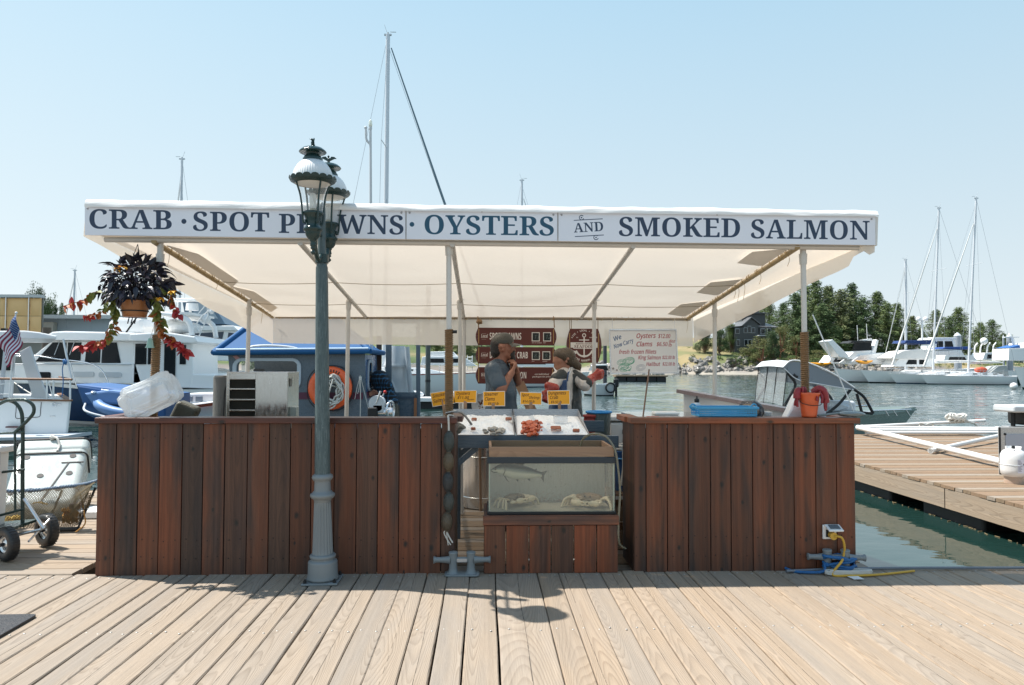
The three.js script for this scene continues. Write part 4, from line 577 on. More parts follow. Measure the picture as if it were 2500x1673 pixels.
  const skirtY = 2.735; const f = lantern(-0.005, 0.245, skirtY, -1.25), r2 = lantern(0.005, -0.215, skirtY + 0.015, 0.1);
  mesh('arm', [tube([V(0, 2.28, 0.03), V(0, 2.24, 0.1), V(0, 2.27, 0.18), V(0, 2.36, 0.225)], 0.016, 8, 20), tube([V(0, 2.28, -0.03), V(0, 2.24, -0.1), V(0, 2.27, -0.16), V(0, 2.36, -0.2)], 0.016, 8, 20), cyl(0.047, 0.047, 0.06, 0, 2.26, 0), bar(V(0, 2.42, 0.02), V(0, 2.42, 0.2), 0.011), bar(V(0, 2.42, -0.02), V(0, 2.42, -0.18), 0.011)], MT.green, o);
}
// ---------- cleats ----------
function cleat(label, px, py, z, turn) {
  const p = at(px, py, z), o = thing('dock_cleat', label, 'cleat', V(p.x, 0.002, z), turn);
  mesh('base', [prof(rrect(-0.125, -0.06, 0.125, 0.06, 0.03), 0.014, 0, 0, 0, 0.004).rotateX(PI / 2).translate(0, 0.008, 0)], MT.galv, o);
  for (const s of [-1, 1]) mesh('post', lathe([[0.05, 0.012], [0.034, 0.025], [0.029, 0.05], [0.028, 0.085], [0.031, 0.12], [0.030, 0.145], [0.032, 0.15], [0.034, 0.158], [0.030, 0.166], [0, 0.167]], 20, s * 0.064), MT.galv, o);
  mesh('horn_bar', [cyl(0.021, 0.021, 0.14, 0, 0.108, 0, 0, 0, PI / 2, 20), ...[-1, 1].flatMap((s) => [put(lathe([[0.03, 0], [0.023, 0.03], [0.019, 0.08], [0.0195, 0.10], [0.025, 0.113], [0.026, 0.12], [0, 0.122]], 20), s * 0.085, 0.108, 0, 0, 0, -s * PI / 2)])], MT.galv, o);
  mesh('rivet', [box(0.07, 0.024, 0.004, 0, 0.108, 0.021)], worn([0.5, 0.5, 0.5], 0.4, 0.4), o);
  return o;
}
cleat('bare grey cast dock cleat between the left counter and the fish tank', 1128, 1380, 0.055, 0);
cleat('grey dock cleat wound with blue rope at the right end of the stall', 2042, 1372, 0.055, -0.12);
{
  const c = at(2042, 1372, 0.055), pts = [];
  for (let i = 0; i < 46; i++) { const a = i * 0.62; pts.push(V(c.x + 0.02 + Math.cos(a) * (0.10 + 0.03 * rnd()), 0.035 + 0.075 * (0.5 + 0.5 * Math.sin(a * 0.5 + i * 0.1)) + 0.02 * rnd(), 0.055 + Math.sin(a) * 0.062)); }
  pts.push(V(c.x - 0.12, 0.03, 0.12), V(c.x - 0.24, 0.014, 0.10), V(c.x - 0.33, 0.014, 0.06), V(c.x - 0.36, 0.02, -0.02));
  tag(mesh('mooring_rope', [tube(pts, 0.0105, 7, 420)], MT.ropeBlue, null), 'blue mooring rope wound round the right dock cleat', 'rope');
  const w = []; for (let i = 0; i < 40; i++) { const a = i * 0.55; w.push(V(c.x + 0.05 + Math.cos(a) * 0.17, 0.012 + 0.0007 * i, 0.135 + Math.sin(a) * 0.035)); } tag(mesh('coiled_line', [tube(w, 0.008, 6, 300)], MT.rope, null), 'flat coil of grey line under the right dock cleat', 'rope');
  const b = at(2023, 1298, 0.0), o = thingW('outlet_box', 'white outdoor outlet box with its lid raised on the right counter', 'outlet box', b);
  mesh('plate', [rbox(0.1, 0.105, 0.02, b.x, b.y, 0.012, 0.006)], MT.white, o); mesh('lid', [rbox(0.11, 0.014, 0.085, b.x + 0.014, b.y + 0.038, 0.06, 0.005, 0.35)], MT.white, o); mesh('window', [rbox(0.075, 0.004, 0.055, b.x + 0.014, b.y + 0.048, 0.062, 0.002, 0.35)], std([0.12, 0.15, 0.17], 0.2), o); mesh('socket', [box(0.06, 0.055, 0.006, b.x, b.y - 0.008, 0.024)], MT.black, o);
  const y0 = b.y - 0.018; tag(mesh('power_cord', [cyl(0.028, 0.022, 0.05, b.x + 0.004, y0, 0.052, PI / 2), tube([V(b.x + 0.01, y0, 0.075), V(b.x + 0.05, y0 - 0.005, 0.095), V(b.x + 0.075, y0 - 0.07, 0.09), V(b.x + 0.07, y0 - 0.14, 0.085), V(b.x + 0.02, 0.10, 0.15), V(b.x - 0.05, 0.014, 0.16), V(b.x + 0.06, 0.012, 0.185), V(b.x + 0.25, 0.012, 0.17), V(b.x + 0.45, 0.012, 0.12), V(b.x + 0.6, 0.012, 0.075)], 0.0085, 8, 120)], MT.yellow, null), 'yellow power cord plugged into the outlet box and lying on the deck', 'cord');
  tag(mesh('cord_label', [slab(V(b.x + 0.04, 0.012, 0.20), V(b.x + 0.12, 0.012, 0.195), V(b.x + 0.13, 0.010, 0.26), V(b.x + 0.055, 0.010, 0.265), 0.002)], MT.white, null), 'small white paper label on the yellow cord', 'label');
  tag(mesh('water_hose', [tube([V(2.2, 0.018, 0.075), V(2.7, 0.018, 0.03), V(3.2, 0.018, 0.02), V(3.9, 0.018, 0.035), V(4.6, 0.018, 0.02), V(5.6, 0.018, 0.01)], 0.011, 8, 80)], worn([0.16, 0.175, 0.2], 0.7), null), 'grey hose lying along the right edge of the pier', 'hose');
  const mx = on(0, 1505).x; const m = thing('rubber_mat', 'corner of a black rubber mat at the lower left of the deck', 'mat', V(on(28, 1530).x, 0, on(28, 1530).z)); mesh('mat', [prof(rrect(-1.1, -0.25, 0.05, 0.17, 0.03), 0.014, 0, 0, 0, 0.003).rotateX(-PI / 2).rotateY(0.02).translate(0, 0.009, 0)], worn([0.035, 0.035, 0.038], 0.85, 0, 6, 12), m);
}
// ---------- buoys hanging on the counter end ----------
{
  const P = (x, y) => at(1060 + x / 3.733, 1000 + y / 3.733, 0.05), o = thingW('float_string', 'string of five worn dark net floats hanging on the counter end', 'net floats', P(130, 1000)), L = 0.05;
  for (const [y0, y1, x, c] of [[195, 385, 134, [0.045, 0.055, 0.05]], [388, 566, 130, [0.10, 0.075, 0.045]], [570, 752, 124, [0.032, 0.035, 0.036]], [756, 936, 132, [0.05, 0.055, 0.048]], [938, 1112, 116, [0.085, 0.065, 0.042]]]) { const a = P(x, y0), b = P(x, y1), h = a.y - b.y; mesh('float', [lump(1, 0.040, h * 0.50, 0.040, 0.08, 2, 3, y0).translate(a.x, (a.y + b.y) / 2, 0.045), cyl(0.016, 0.016, h * 1.02, a.x, (a.y + b.y) / 2, 0.045)], worn(c, 0.9, 0, 7, 3), o); }
  mesh('cord', [tube([V(P(130, 0).x + 0.03, 1.13, -0.12), V(P(125, 0).x, 1.14, -0.02), V(P(130, 40).x, 1.12, 0.045), P(132, 130), P(134, 210)], 0.008, 6, 30), tube([P(110, 1100), P(90, 1120), P(110, 1170), P(150, 1235)], 0.005, 5, 16), tube([P(110, 1100), P(130, 1150), P(168, 1215)], 0.006, 5, 16), tube([P(110, 1100), P(118, 1170), P(128, 1238)], 0.004, 5, 16)], MT.rope, o);
  tag(mesh('steel_cable', [tube([V(P(120, 0).x - 0.02, 1.15, -0.16), V(P(140, 0).x + 0.05, 1.165, -0.12), V(P(250, 0).x, 1.15, -0.14), V(P(300, 0).x + 0.03, 1.06, -0.2)], 0.009, 6, 24)], worn([0.3, 0.31, 0.31], 0.5, 0.5), null), 'grey cable bent over the cap at the counter end', 'cable');
}
// ---------- display table with ice ----------
const sl = 0.1429, tp = (px, py, up = 0) => { const r = ray(px, py), c = camera.position, t = (0.945 + up - 0.58 * sl - sl * c.z - c.y) / (r.y + sl * r.z); return c.clone().addScaledVector(r, t); };
const c4 = (x, y) => [1000 + x / 3.347, 750 + y / 3.347];
{
  const x0 = -0.36, xm = tp(...c4(866, 1040)).x, x1 = tp(...c4(1470, 1045)).x, Y = (z) => 0.945 + (-0.58 - z) * sl, o = thing('display_table', 'slate blue table frame holding the metal seafood trays', 'table', V(0, 0, 0));
  mesh('apron', [rbox(1.45, 0.10, 0.03, x0 + 0.725, 0.892, -0.57, 0.004), rbox(1.45, 0.10, 0.03, x0 + 0.725, 0.96, -1.3, 0.004)], MT.slate, o);
  for (const [x, z] of [[x0 + 0.13, -0.6], [1.05, -0.6], [x0 + 0.13, -1.27], [1.05, -1.27]]) mesh('leg', [rbox(0.034, 0.89, 0.034, x, 0.40, z, 0.004)], MT.slate, o);
  for (const z of [-0.6, -1.27]) mesh('brace', [beam(V(x0 + 0.13, 0.70, z), V(x0 + 0.30, 0.845, z), 0.025, 0.045)], MT.slate, o);
  for (const [a, b, lb] of [[x0, xm - 0.004, 'left metal tray of crushed ice with clams and salmon packs'], [xm + 0.004, x1, 'right metal tray of crushed ice with prawns and salmon packs']]) {
    const t = thing('ice_tray', lb, 'tray', V((a + b) / 2, 0.945, -0.9)), w = b - a, q = (x, y, z) => V(x, Y(z) - 0.945 + y, z + 0.9);
    mesh('pan', [slab(q(-w / 2, 0, -1.29), q(w / 2, 0, -1.29), q(w / 2, 0, -0.57), q(-w / 2, 0, -0.57), 0.004), slab(q(-w / 2, 0.065, -1.31), q(w / 2, 0.065, -1.31), q(w / 2, 0, -1.29), q(-w / 2, 0, -1.29), 0.003), ...[-1, 1].map((s) => slab(q(s * w / 2 - 0.004 * s, 0.06, -1.3), q(s * w / 2 - 0.004 * s, 0.008, -0.56), q(s * w / 2 - 0.004 * s, -0.002, -0.57), q(s * w / 2 - 0.004 * s, 0, -1.29), 0.003)), slab(q(-w / 2, 0.008, -0.555), q(w / 2, 0.008, -0.555), q(w / 2, -0.004, -0.56), q(-w / 2, -0.004, -0.56), 0.003)], worn([0.36, 0.36, 0.37], 0.6, 0.3, 0.6, 2), t);
    const ice = mesh('crushed_ice', sheet((u, v) => { const e = Math.min(1, Math.min(u, 1 - u) * 12, v * 9, (1 - v) * 9), z = -0.575 - 0.70 * v; return q(-w / 2 + 0.008 + (w - 0.016) * u, 0.003 + e * (0.024 + 0.018 * N2(u * 6, v * 5, a) + 0.007 * N2(u * 40, v * 42, a + 1) + 0.005 * N2(u * 90, v * 90, a + 4)), z); }, 110, 100), std([0.93, 0.94, 0.94], 0.5), t);
  }
  // prawns
  const prawnM = phy([0.62, 0.115, 0.035], 0.35, 0, { clearcoat: 0.4 }), pr = thing('prawn', 'whole orange prawn in the pile on the ice', 'prawn', tp(...c4(990, 985), 0.03), 0, 'pile of orange prawns');
  { const body = sheet((u, v) => { const a = u * 2 * PI, t = v * 1.9 - 0.3, r = 0.0135 * Math.pow(Math.sin(PI * Math.min(0.98, 0.06 + v * 0.92)), 0.55) * (v > 0.55 ? 1.15 : 0.85 + 0.15 * Math.cos(v * 60)), R = 0.026; return V(Math.cos(t) * (R + Math.cos(a) * r) - R, Math.sin(a) * r + 0.0, Math.sin(t) * (R + Math.cos(a) * r)); }, 8, 14); mesh('body', body, prawnM, pr); mesh('tail', prof([[0, 0], [0.016, 0.008], [0.018, 0], [0.016, -0.008]], 0.003).rotateY(1.9).translate(-0.006, 0, -0.012), prawnM, pr); }
  const pc = tp(...c4(992, 985)); let first = true;
  for (let k = 0; k < 62; k++) { const u = rr(-1, 1), v = rr(-1, 1), lay = Math.floor(k / 26), p = tp(...c4(992 + u * 78 * (1 - lay * 0.2), 985 + v * 52 * (1 - lay * 0.15) + (lay ? -4 : 0)), 0.028 + lay * 0.016); const o2 = first ? pr : copyOf(pr, null, p); first = false; o2.position.copy(p); o2.rotation.set(rr(-0.5, 0.5), rr(0, 6.28), rr(-0.6, 0.6)); o2.scale.setScalar(rr(1.0, 1.3)); }
  // clams and oysters
  const shellM = worn([0.42, 0.385, 0.33], 0.7, 0, 3, 3), cl = thing('clam', 'pale clam in the heap on the ice', 'clam', tp(...c4(690, 1010), 0.02), 0, 'heap of pale clams'); mesh('shell', lump(0.021, 1.15, 0.55, 0.95, 0.08, 3, 2), shellM, cl); mesh('seam', [tor(0.0195, 0.0012, 0, 0, 0, PI / 2)], std([0.25, 0.22, 0.18], 0.8), cl); first = true;
  for (let k = 0; k < 34; k++) { const lay = k > 22 ? 1 : 0, x = rr(-1, 1), p = tp(...c4(690 + x * 78 * (1 - 0.4 * lay), 1014 + rr(-1, 0.9) * 26 * (1.1 - x * x * 0.5) - lay * 4), 0.026 + lay * 0.018), o2 = first ? cl : copyOf(cl, null, p); first = false; o2.position.copy(p); o2.rotation.set(rr(-0.6, 0.6), rr(0, 6), rr(-0.6, 0.6)); o2.scale.setScalar(rr(0.75, 1.15)); }
  const oy = thing('oyster', 'rough dark oyster at the left end of the ice', 'oyster', tp(...c4(400, 985), 0.03), 0, 'heap of rough oysters'); mesh('shell', lump(0.034, 1.3, 0.5, 0.8, 0.35, 4, 2), worn([0.17, 0.16, 0.13], 0.9, 0, 8, 4), oy); first = true;
  for (let k = 0; k < 13; k++) { const p = tp(...c4(398 + rr(-22, 36), 985 + rr(-30, 40)), 0.03 + (k > 8 ? 0.025 : 0)), o2 = first ? oy : copyOf(oy, null, p); first = false; o2.position.copy(p); o2.rotation.set(rr(-0.5, 0.5), rr(0, 6), rr(-0.5, 0.5)); o2.scale.setScalar(rr(0.7, 1.1)); }
  // smoked salmon in clear packs
  [[527, 925, 40, 30, 'salmon pack at the back left of the ice'], [520, 1003, 34, 26, 'small salmon pack at the front left of the ice'], [808, 922, 46, 34, 'salmon pack leaning by the middle divider'], [1195, 1000, 72, 30, 'long salmon pack right of the prawns'], [1362, 1018, 48, 34, 'salmon pack at the right end of the ice']].forEach(([x, y, w, h, lb], i) => {
    const p = tp(...c4(x, y), 0.035), o2 = thing('salmon_pack', lb, 'food pack', p, rr(-0.3, 0.3)), s = w / 3.347 / 1800 * 6.3;
    mesh('fillet', [rbox(s * 1.15, 0.024, s * 0.72, 0, 0.01, 0, 0.01)], worn([0.34, 0.09, 0.035], 0.5, 0, 3, 3), o2).rotation.x = 0.5;
    mesh('wrap', [sheet((u, v) => V((u - 0.5) * s * 2.5, 0.012 + 0.012 * N2(u * 5, v * 5, i) + (v - 0.5) * -0.05, (v - 0.45) * s * 2.1), 14, 10)], phy([0.97, 0.98, 0.98], 0.15, 0, { transmission: 0.88, thickness: 0, ior: 1.2 }), o2);
    mesh('pack_label', [slab(V(-s * 0.9, 0.045, -s * 0.75), V(-s * 0.5, 0.045, -s * 0.75), V(-s * 0.5, 0.034, -s * 0.5), V(-s * 0.9, 0.034, -s * 0.5), 0.001)], std([0.7, 0.72, 0.75], 0.5), o2);
  });
  { const p = tp(...c4(1232, 925), 0.05), o2 = thing('tub', 'clear plastic tub standing on the ice behind the prawns', 'tub', p); mesh('wall', [rbox(0.12, 0.06, 0.09, 0, 0, 0, 0.01)], phy([0.95, 0.96, 0.97], 0.15, 0, { transmission: 0.8, thickness: 0 }), o2); mesh('lid', [rbox(0.126, 0.008, 0.096, 0, 0.034, 0, 0.003)], phy([0.9, 0.92, 0.93], 0.2, 0, { transmission: 0.6, thickness: 0 }), o2); }
}
// yellow price cards on stakes
function hand(c, t, x, y, s, col, rot = 0, sx = 1) { c.save(); c.translate(x, y); c.rotate(rot); c.scale(sx, 1); c.fillStyle = col; c.font = `italic ${s}px sans-serif`; c.fillText(t, 0, 0); c.lineWidth = s * 0.035; c.strokeStyle = col; c.strokeText(t, 0, 0); c.restore(); }
[['smoked salmon', [[1050, 960], [1106, 951], [1111, 985], [1056, 994]], (c) => { hand(c, 'Smoked', 22, 70, 62, '#4a200c', -0.04, 0.9); hand(c, 'Salmon', 18, 142, 66, '#4a200c', -0.02, 0.9); }, [1081, 988, 1087, 1017]],
 ['oysters', [[1108, 954], [1164, 953], [1163, 984], [1108, 984]], (c) => { hand(c, 'Oysters', 30, 66, 60, '#4a200c', 0, 0.95); hand(c, '$11.00', 46, 128, 54, '#4a200c'); hand(c, 'dozen', 190, 150, 34, '#4a200c'); }, [1136, 984, 1136, 1017]],
 ['steamer clams', [[1179, 956], [1233, 955], [1233, 992], [1179, 992]], (c) => { hand(c, 'Steamer', 18, 58, 56, '#4a200c', -0.03, 0.95); hand(c, 'Clams', 22, 118, 60, '#4a200c', 0, 0.9); hand(c, '$6.50 lb', 70, 172, 44, '#4a200c'); }, [1204, 990, 1204, 1018]],
 ['spot shrimp', [[1270, 957], [1323, 959], [1322, 989], [1270, 988]], (c) => { hand(c, 'Spot', 14, 64, 56, '#4a200c'); hand(c, 'Shrimp', 128, 100, 54, '#4a200c', 0, 0.9); hand(c, '$14.00 lb', 36, 156, 44, '#4a200c'); }, [1296, 987, 1296, 1018]],
 ['dungeness crab', [[1336, 954], [1391, 953], [1392, 988], [1338, 989]], (c) => { hand(c, 'Dungeness', 8, 54, 56, '#4a200c', 0, 0.92); hand(c, 'Crab', 26, 112, 58, '#4a200c'); hand(c, '$9.50 lb', 40, 168, 44, '#4a200c'); }, [1366, 987, 1366, 1018]]].forEach(([n, q, draw, s]) => {
  const z = -1.33, p = q.map(([x, y]) => at(x, y, z)), o = thingW('price_card', `yellow handwritten price card for ${n} on a wooden stake`, 'price card', p[3]);
  mesh('card', [slab(...p, 0.003)], print(320, 190, (c, w, h) => { c.fillStyle = '#ece7dc'; c.fillRect(0, 0, w, h); c.fillStyle = '#f2a71e'; c.fillRect(7, 7, w - 14, h - 14); draw(c); }, { roughness: 0.25 }), o);
  mesh('stake', [beam(at(s[0], s[1] - 14, z - 0.008), at(s[2], s[3] + 8, z + 0.02), 0.028, 0.006)], MT.pine, o);
});
// ---------- hanging signs at the back ----------
{
  const z = ZR + 0.10, q = (px, py) => at(px, py, z), brown = '#5f2a22';
  const wooden = (label, x0, y0, x1, y1, draw) => {
    const o = thingW('wooden_sign', label, 'sign', q((x0 + x1) / 2, y1)), a = q(x0, y1), b = q(x1, y0), w = b.x - a.x, h = b.y - a.y, e = 0.03, pts = [];
    for (let i = 0; i <= 8; i++) { const t = i / 8; pts.push([w - e + e * Math.sin(PI * t), h * t]); } for (let i = 8; i >= 0; i--) { const t = i / 8; pts.push([e - e * Math.sin(PI * t), h * t]); }
    mesh('board', [prof(pts, 0.02, a.x, a.y, z - 0.011, 0.003)], worn([0.115, 0.026, 0.018], 0.6, 0, 1, 2), o);
    const m = print(1024, Math.round(1024 * h / w), (c, W2, H2) => { c.fillStyle = brown; c.fillRect(0, 0, W2, H2); for (let k = 0; k < 300; k++) { c.fillStyle = `rgba(30,8,6,${rnd() * 0.12})`; c.fillRect(rnd() * W2, rnd() * H2, 60 + rnd() * 200, 1); } draw(c, W2, H2); });
    mesh('lettering', [slab(V(a.x + e, b.y - 0.004, z + 0.002), V(b.x - e, b.y - 0.004, z + 0.002), V(b.x - e, a.y + 0.004, z + 0.002), V(a.x + e, a.y + 0.004, z + 0.002), 0.002)], m, o);
    mesh('edge_cord', [0.018, 0.982].map((t) => bar(V(a.x + w * t + (t < 0.5 ? 0.02 : -0.02), a.y + 0.02, z + 0.006), V(a.x + w * t + (t < 0.5 ? 0.02 : -0.02), b.y - 0.015, z + 0.006), 0.004)), std([0.5, 0.3, 0.12], 0.9), o);
    return [a, b, o];
  };
  const cr = '#e9e2d8';
  const base = (pre, word, x1) => (c, W2, H2) => { c.fillStyle = cr; fit(c, pre, W2 * 0.035, W2 * 0.125, H2 * 0.57, H2 * 0.28, 'italic bold', 'serif'); c.fillRect(W2 * 0.045, H2 * 0.33, W2 * 0.06, 2); c.fillRect(W2 * 0.045, H2 * 0.66, W2 * 0.06, 2); fit(c, word, W2 * 0.148, W2 * x1, H2 * 0.68, H2 * 0.56, 'bold', 'sans-serif'); };
  const boxes = (c, W2, H2, xs, pr, cap) => xs.forEach((x, i) => { c.fillStyle = cr; c.fillRect(W2 * x, H2 * 0.24, W2 * 0.105, H2 * 0.54); c.fillStyle = '#1d2322'; c.fillRect(W2 * x + W2 * 0.01, H2 * 0.24 + W2 * 0.01, W2 * 0.085, H2 * 0.54 - W2 * 0.02); c.fillStyle = '#66736f'; c.font = `italic ${H2 * 0.32}px sans-serif`; c.fillText(pr[i], W2 * (x + 0.025), H2 * 0.62); c.fillStyle = cr; c.font = `italic ${H2 * 0.09}px serif`; c.fillText(cap[i], W2 * x, H2 * 0.89); });
  const s1 = wooden('brown wooden sign lettered SPOT PRAWNS, topmost of three', 1161, 801, 1359, 843, (c, w, h) => { base('Local', 'SPOT PRAWNS', 0.57)(c, w, h); boxes(c, w, h, [0.705, 0.855], ['11', '12'], ['live or cooked', 'filet']); });
  const s2 = wooden('brown wooden sign lettered DUNGENESS CRAB, middle of three', 1161, 848, 1358, 888, (c, w, h) => { base('Local', 'DUNGENESS CRAB', 0.66)(c, w, h); boxes(c, w, h, [0.71, 0.85], ['8.5', '9.5'], ['live', 'cooked']); });
  const s3 = wooden('brown wooden sign lettered SMOKED SALMON, lowest of three', 1161, 897, 1357, 937, (c, w, h) => { base('Wild', 'SMOKED SALMON', 0.645)(c, w, h); c.fillStyle = cr; c.font = `italic bold ${h * 0.13}px serif`; c.fillText('see individual', w * 0.75, h * 0.46); c.fillText('packages for prices', w * 0.72, h * 0.62); });
  const hg = []; for (const px of [1168, 1353]) { hg.push(tube([at(px, 782, z), at(px - 2, 770, z - 0.03), at(px + 1, 800, z)], 0.005, 5), bar(at(px, 800, z), at(px, 776, z), 0.005), bar(at(px, 842, z), at(px, 849, z), 0.004), bar(at(px, 887, z), at(px, 898, z), 0.004)); }
  hg.push(lump(0.035, 1, 0.8, 0.8, 0.5, 4, 2).translate(at(1170, 786, z).x, at(1170, 786, z).y, z));
  mesh('hanging_rope', hg, MT.jute, s1[2]);
  { // round anchor sign
    const x0 = 1383, x1 = 1469, y0 = 803, y1 = 886, a = q(x0, y1), b = q(x1, y0), w = b.x - a.x, h = b.y - a.y, o = thingW('wooden_sign', 'barrel shaped brown sign with a white anchor and SEAFOOD banner', 'sign', q(1426, y1)), pts = [];
    for (let i = 0; i <= 12; i++) { const t = i / 12; pts.push([w * (0.90 + 0.10 * Math.sin(PI * t)), h * t]); } for (let i = 12; i >= 0; i--) { const t = i / 12; pts.push([w * (0.10 - 0.10 * Math.sin(PI * t)), h * t]); }
    mesh('board', [prof(pts, 0.02, a.x, a.y, z - 0.011, 0.003)], worn([0.115, 0.026, 0.018], 0.6, 0, 1, 2), o);
    const m = print(512, Math.round(512 * h / (w * 0.86)), (c, W2, H2) => { c.fillStyle = brown; c.fillRect(0, 0, W2, H2); c.fillStyle = c.strokeStyle = cr; const cx = W2 / 2;
      const arc = (t, r, mid, up) => { c.save(); c.translate(cx, H2 * 0.5); c.font = `bold ${H2 * 0.075}px sans-serif`; c.textAlign = 'center'; const n = t.length, st = 0.105; for (let i = 0; i < n; i++) { const an = mid + (i - (n - 1) / 2) * st * (up ? 1 : -1); c.save(); c.rotate(up ? an : an); c.translate(0, up ? -r : r); c.fillText(t[i], 0, 0); c.restore(); } c.restore(); };
      arc('LIVE • LOCAL • FRESH', H2 * 0.43, 0, true); arc('ROCHE HARBOR, WA', H2 * 0.47, 0, false);
      c.lineWidth = W2 * 0.028; c.beginPath(); c.arc(cx, H2 * 0.19, W2 * 0.055, 0, 7); c.stroke(); c.fillRect(cx - W2 * 0.022, H2 * 0.23, W2 * 0.044, H2 * 0.57); c.fillRect(cx - W2 * 0.18, H2 * 0.315, W2 * 0.36, H2 * 0.028);
      c.lineWidth = W2 * 0.055; c.beginPath(); c.arc(cx, H2 * 0.55, W2 * 0.30, 0.35, PI - 0.35); c.stroke(); for (const s of [-1, 1]) { c.beginPath(); c.moveTo(cx + s * W2 * 0.38, H2 * 0.64); c.lineTo(cx + s * W2 * 0.20, H2 * 0.69); c.lineTo(cx + s * W2 * 0.35, H2 * 0.77); c.fill(); } c.beginPath(); c.moveTo(cx, H2 * 0.86); c.lineTo(cx - W2 * 0.07, H2 * 0.78); c.lineTo(cx + W2 * 0.07, H2 * 0.78); c.fill();
      c.fillRect(W2 * 0.02, H2 * 0.40, W2 * 0.96, H2 * 0.16); c.fillRect(W2 * 0.12, H2 * 0.40, W2 * 0.76, H2 * 0.19); c.fillStyle = brown; fit(c, 'NORTH SOUND', W2 * 0.2, W2 * 0.8, H2 * 0.462, H2 * 0.06, 'bold', 'sans-serif'); fit(c, 'SEAFOOD', W2 * 0.15, W2 * 0.85, H2 * 0.57, H2 * 0.125, 'bold', 'serif'); c.fillStyle = cr; c.font = `bold ${H2 * 0.04}px sans-serif`; c.fillText('EST', W2 * 0.22, H2 * 0.27); c.fillText('1998', W2 * 0.68, H2 * 0.27); });
    mesh('lettering', [slab(V(a.x + w * 0.10, b.y - 0.003, z + 0.002), V(b.x - w * 0.10, b.y - 0.003, z + 0.002), V(b.x - w * 0.10, a.y + 0.003, z + 0.002), V(a.x + w * 0.10, a.y + 0.003, z + 0.002), 0.002)], m, o);
    mesh('edge_cord', [0.09, 0.91].map((t) => bar(V(a.x + w * t, a.y + 0.06, z + 0.004), V(a.x + w * t, b.y - 0.05, z + 0.004), 0.004)), std([0.5, 0.3, 0.12], 0.9), o);
    mesh('hanging_rope', [1391, 1395, 1460].map((px) => bar(at(px, 804, z), at(px, 776, z), 0.004)), MT.jute, o);
  }
  { // whiteboard
    const zz = z - 0.02, r = (px, py) => at(px, py, zz), p = [r(1488, 805), r(1651, 805), r(1655, 911), r(1491, 912)], o = thingW('whiteboard', 'whiteboard handwritten in red with prices of oysters, clams and salmon', 'whiteboard', p[3]);
    const rd = '#a8303a', gr = '#3d9d77', bl = '#3b5d88';
    mesh('board', [slab(...p, 0.012)], print(1024, 660, (c, W2, H2) => { c.fillStyle = '#f0eeec'; c.fillRect(0, 0, W2, H2); c.strokeStyle = '#b9b8b8'; c.lineWidth = 12; c.strokeRect(4, 4, W2 - 8, H2 - 8);
      hand(c, 'We', 60, 180, 92, bl, -0.35); hand(c, 'Now Carry', 60, 290, 84, bl, -0.32, 0.8); hand(c, 'Oysters', 400, 130, 96, rd, -0.02, 0.92); hand(c, '$12.00', 740, 128, 82, rd, 0, 0.75); hand(c, 'doz', 900, 196, 60, rd); hand(c, 'Clams', 395, 255, 96, rd, -0.01, 0.95); hand(c, '$6.50', 710, 250, 80, rd, 0, 0.85); hand(c, 'lb', 890, 256, 64, rd); hand(c, 'fresh frozen fillets', 130, 365, 80, rd, 0.0, 0.88); hand(c, 'King Salmon', 420, 450, 78, rd, 0.01, 0.8); hand(c, '$22.00 lb', 790, 446, 66, rd, 0, 0.72); hand(c, 'Halibut', 540, 550, 76, rd, 0, 0.85); hand(c, '$22.00 lb', 790, 546, 66, rd, 0, 0.72);
      c.strokeStyle = gr; c.lineWidth = 5; for (const [x, y, a, b] of [[170, 490, 70, 40], [270, 480, 90, 55], [200, 560, 80, 50], [310, 470, 60, 50], [230, 590, 90, 38]]) for (let k = 0; k < 3; k++) { c.beginPath(); c.ellipse(x + k * 6, y + k * 5, a - k * 16, b - k * 12, 0.3 * k - 0.3, 0, 6.4); c.stroke(); } c.strokeStyle = '#9aa0ac'; for (let k = 0; k < 3; k++) { c.beginPath(); c.ellipse(460, 575, 70 - k * 18, 45 - k * 13, -0.2, 0, 6.4); c.stroke(); } }, { roughness: 0.25 }), o);
    mesh('frame', [beam(p[0], p[1], 0.022, 0.014), beam(p[3], p[2], 0.022, 0.014), bar(p[0], p[3], 0.008), bar(p[1], p[2], 0.008)], MT.alu, o);
    mesh('hook', [1495, 1647].map((px) => bar(r(px, 808), r(px, 778), 0.003)), MT.chrome, o); mesh('magnet', [cyl(0.012, 0.012, 0.008, r(1497, 900).x, r(1497, 900).y, zz + 0.004, PI / 2), cyl(0.01, 0.01, 0.008, r(1506, 904).x, r(1506, 904).y, zz + 0.004, PI / 2)], worn([0.3, 0.25, 0.22], 0.6), o);
  }
}
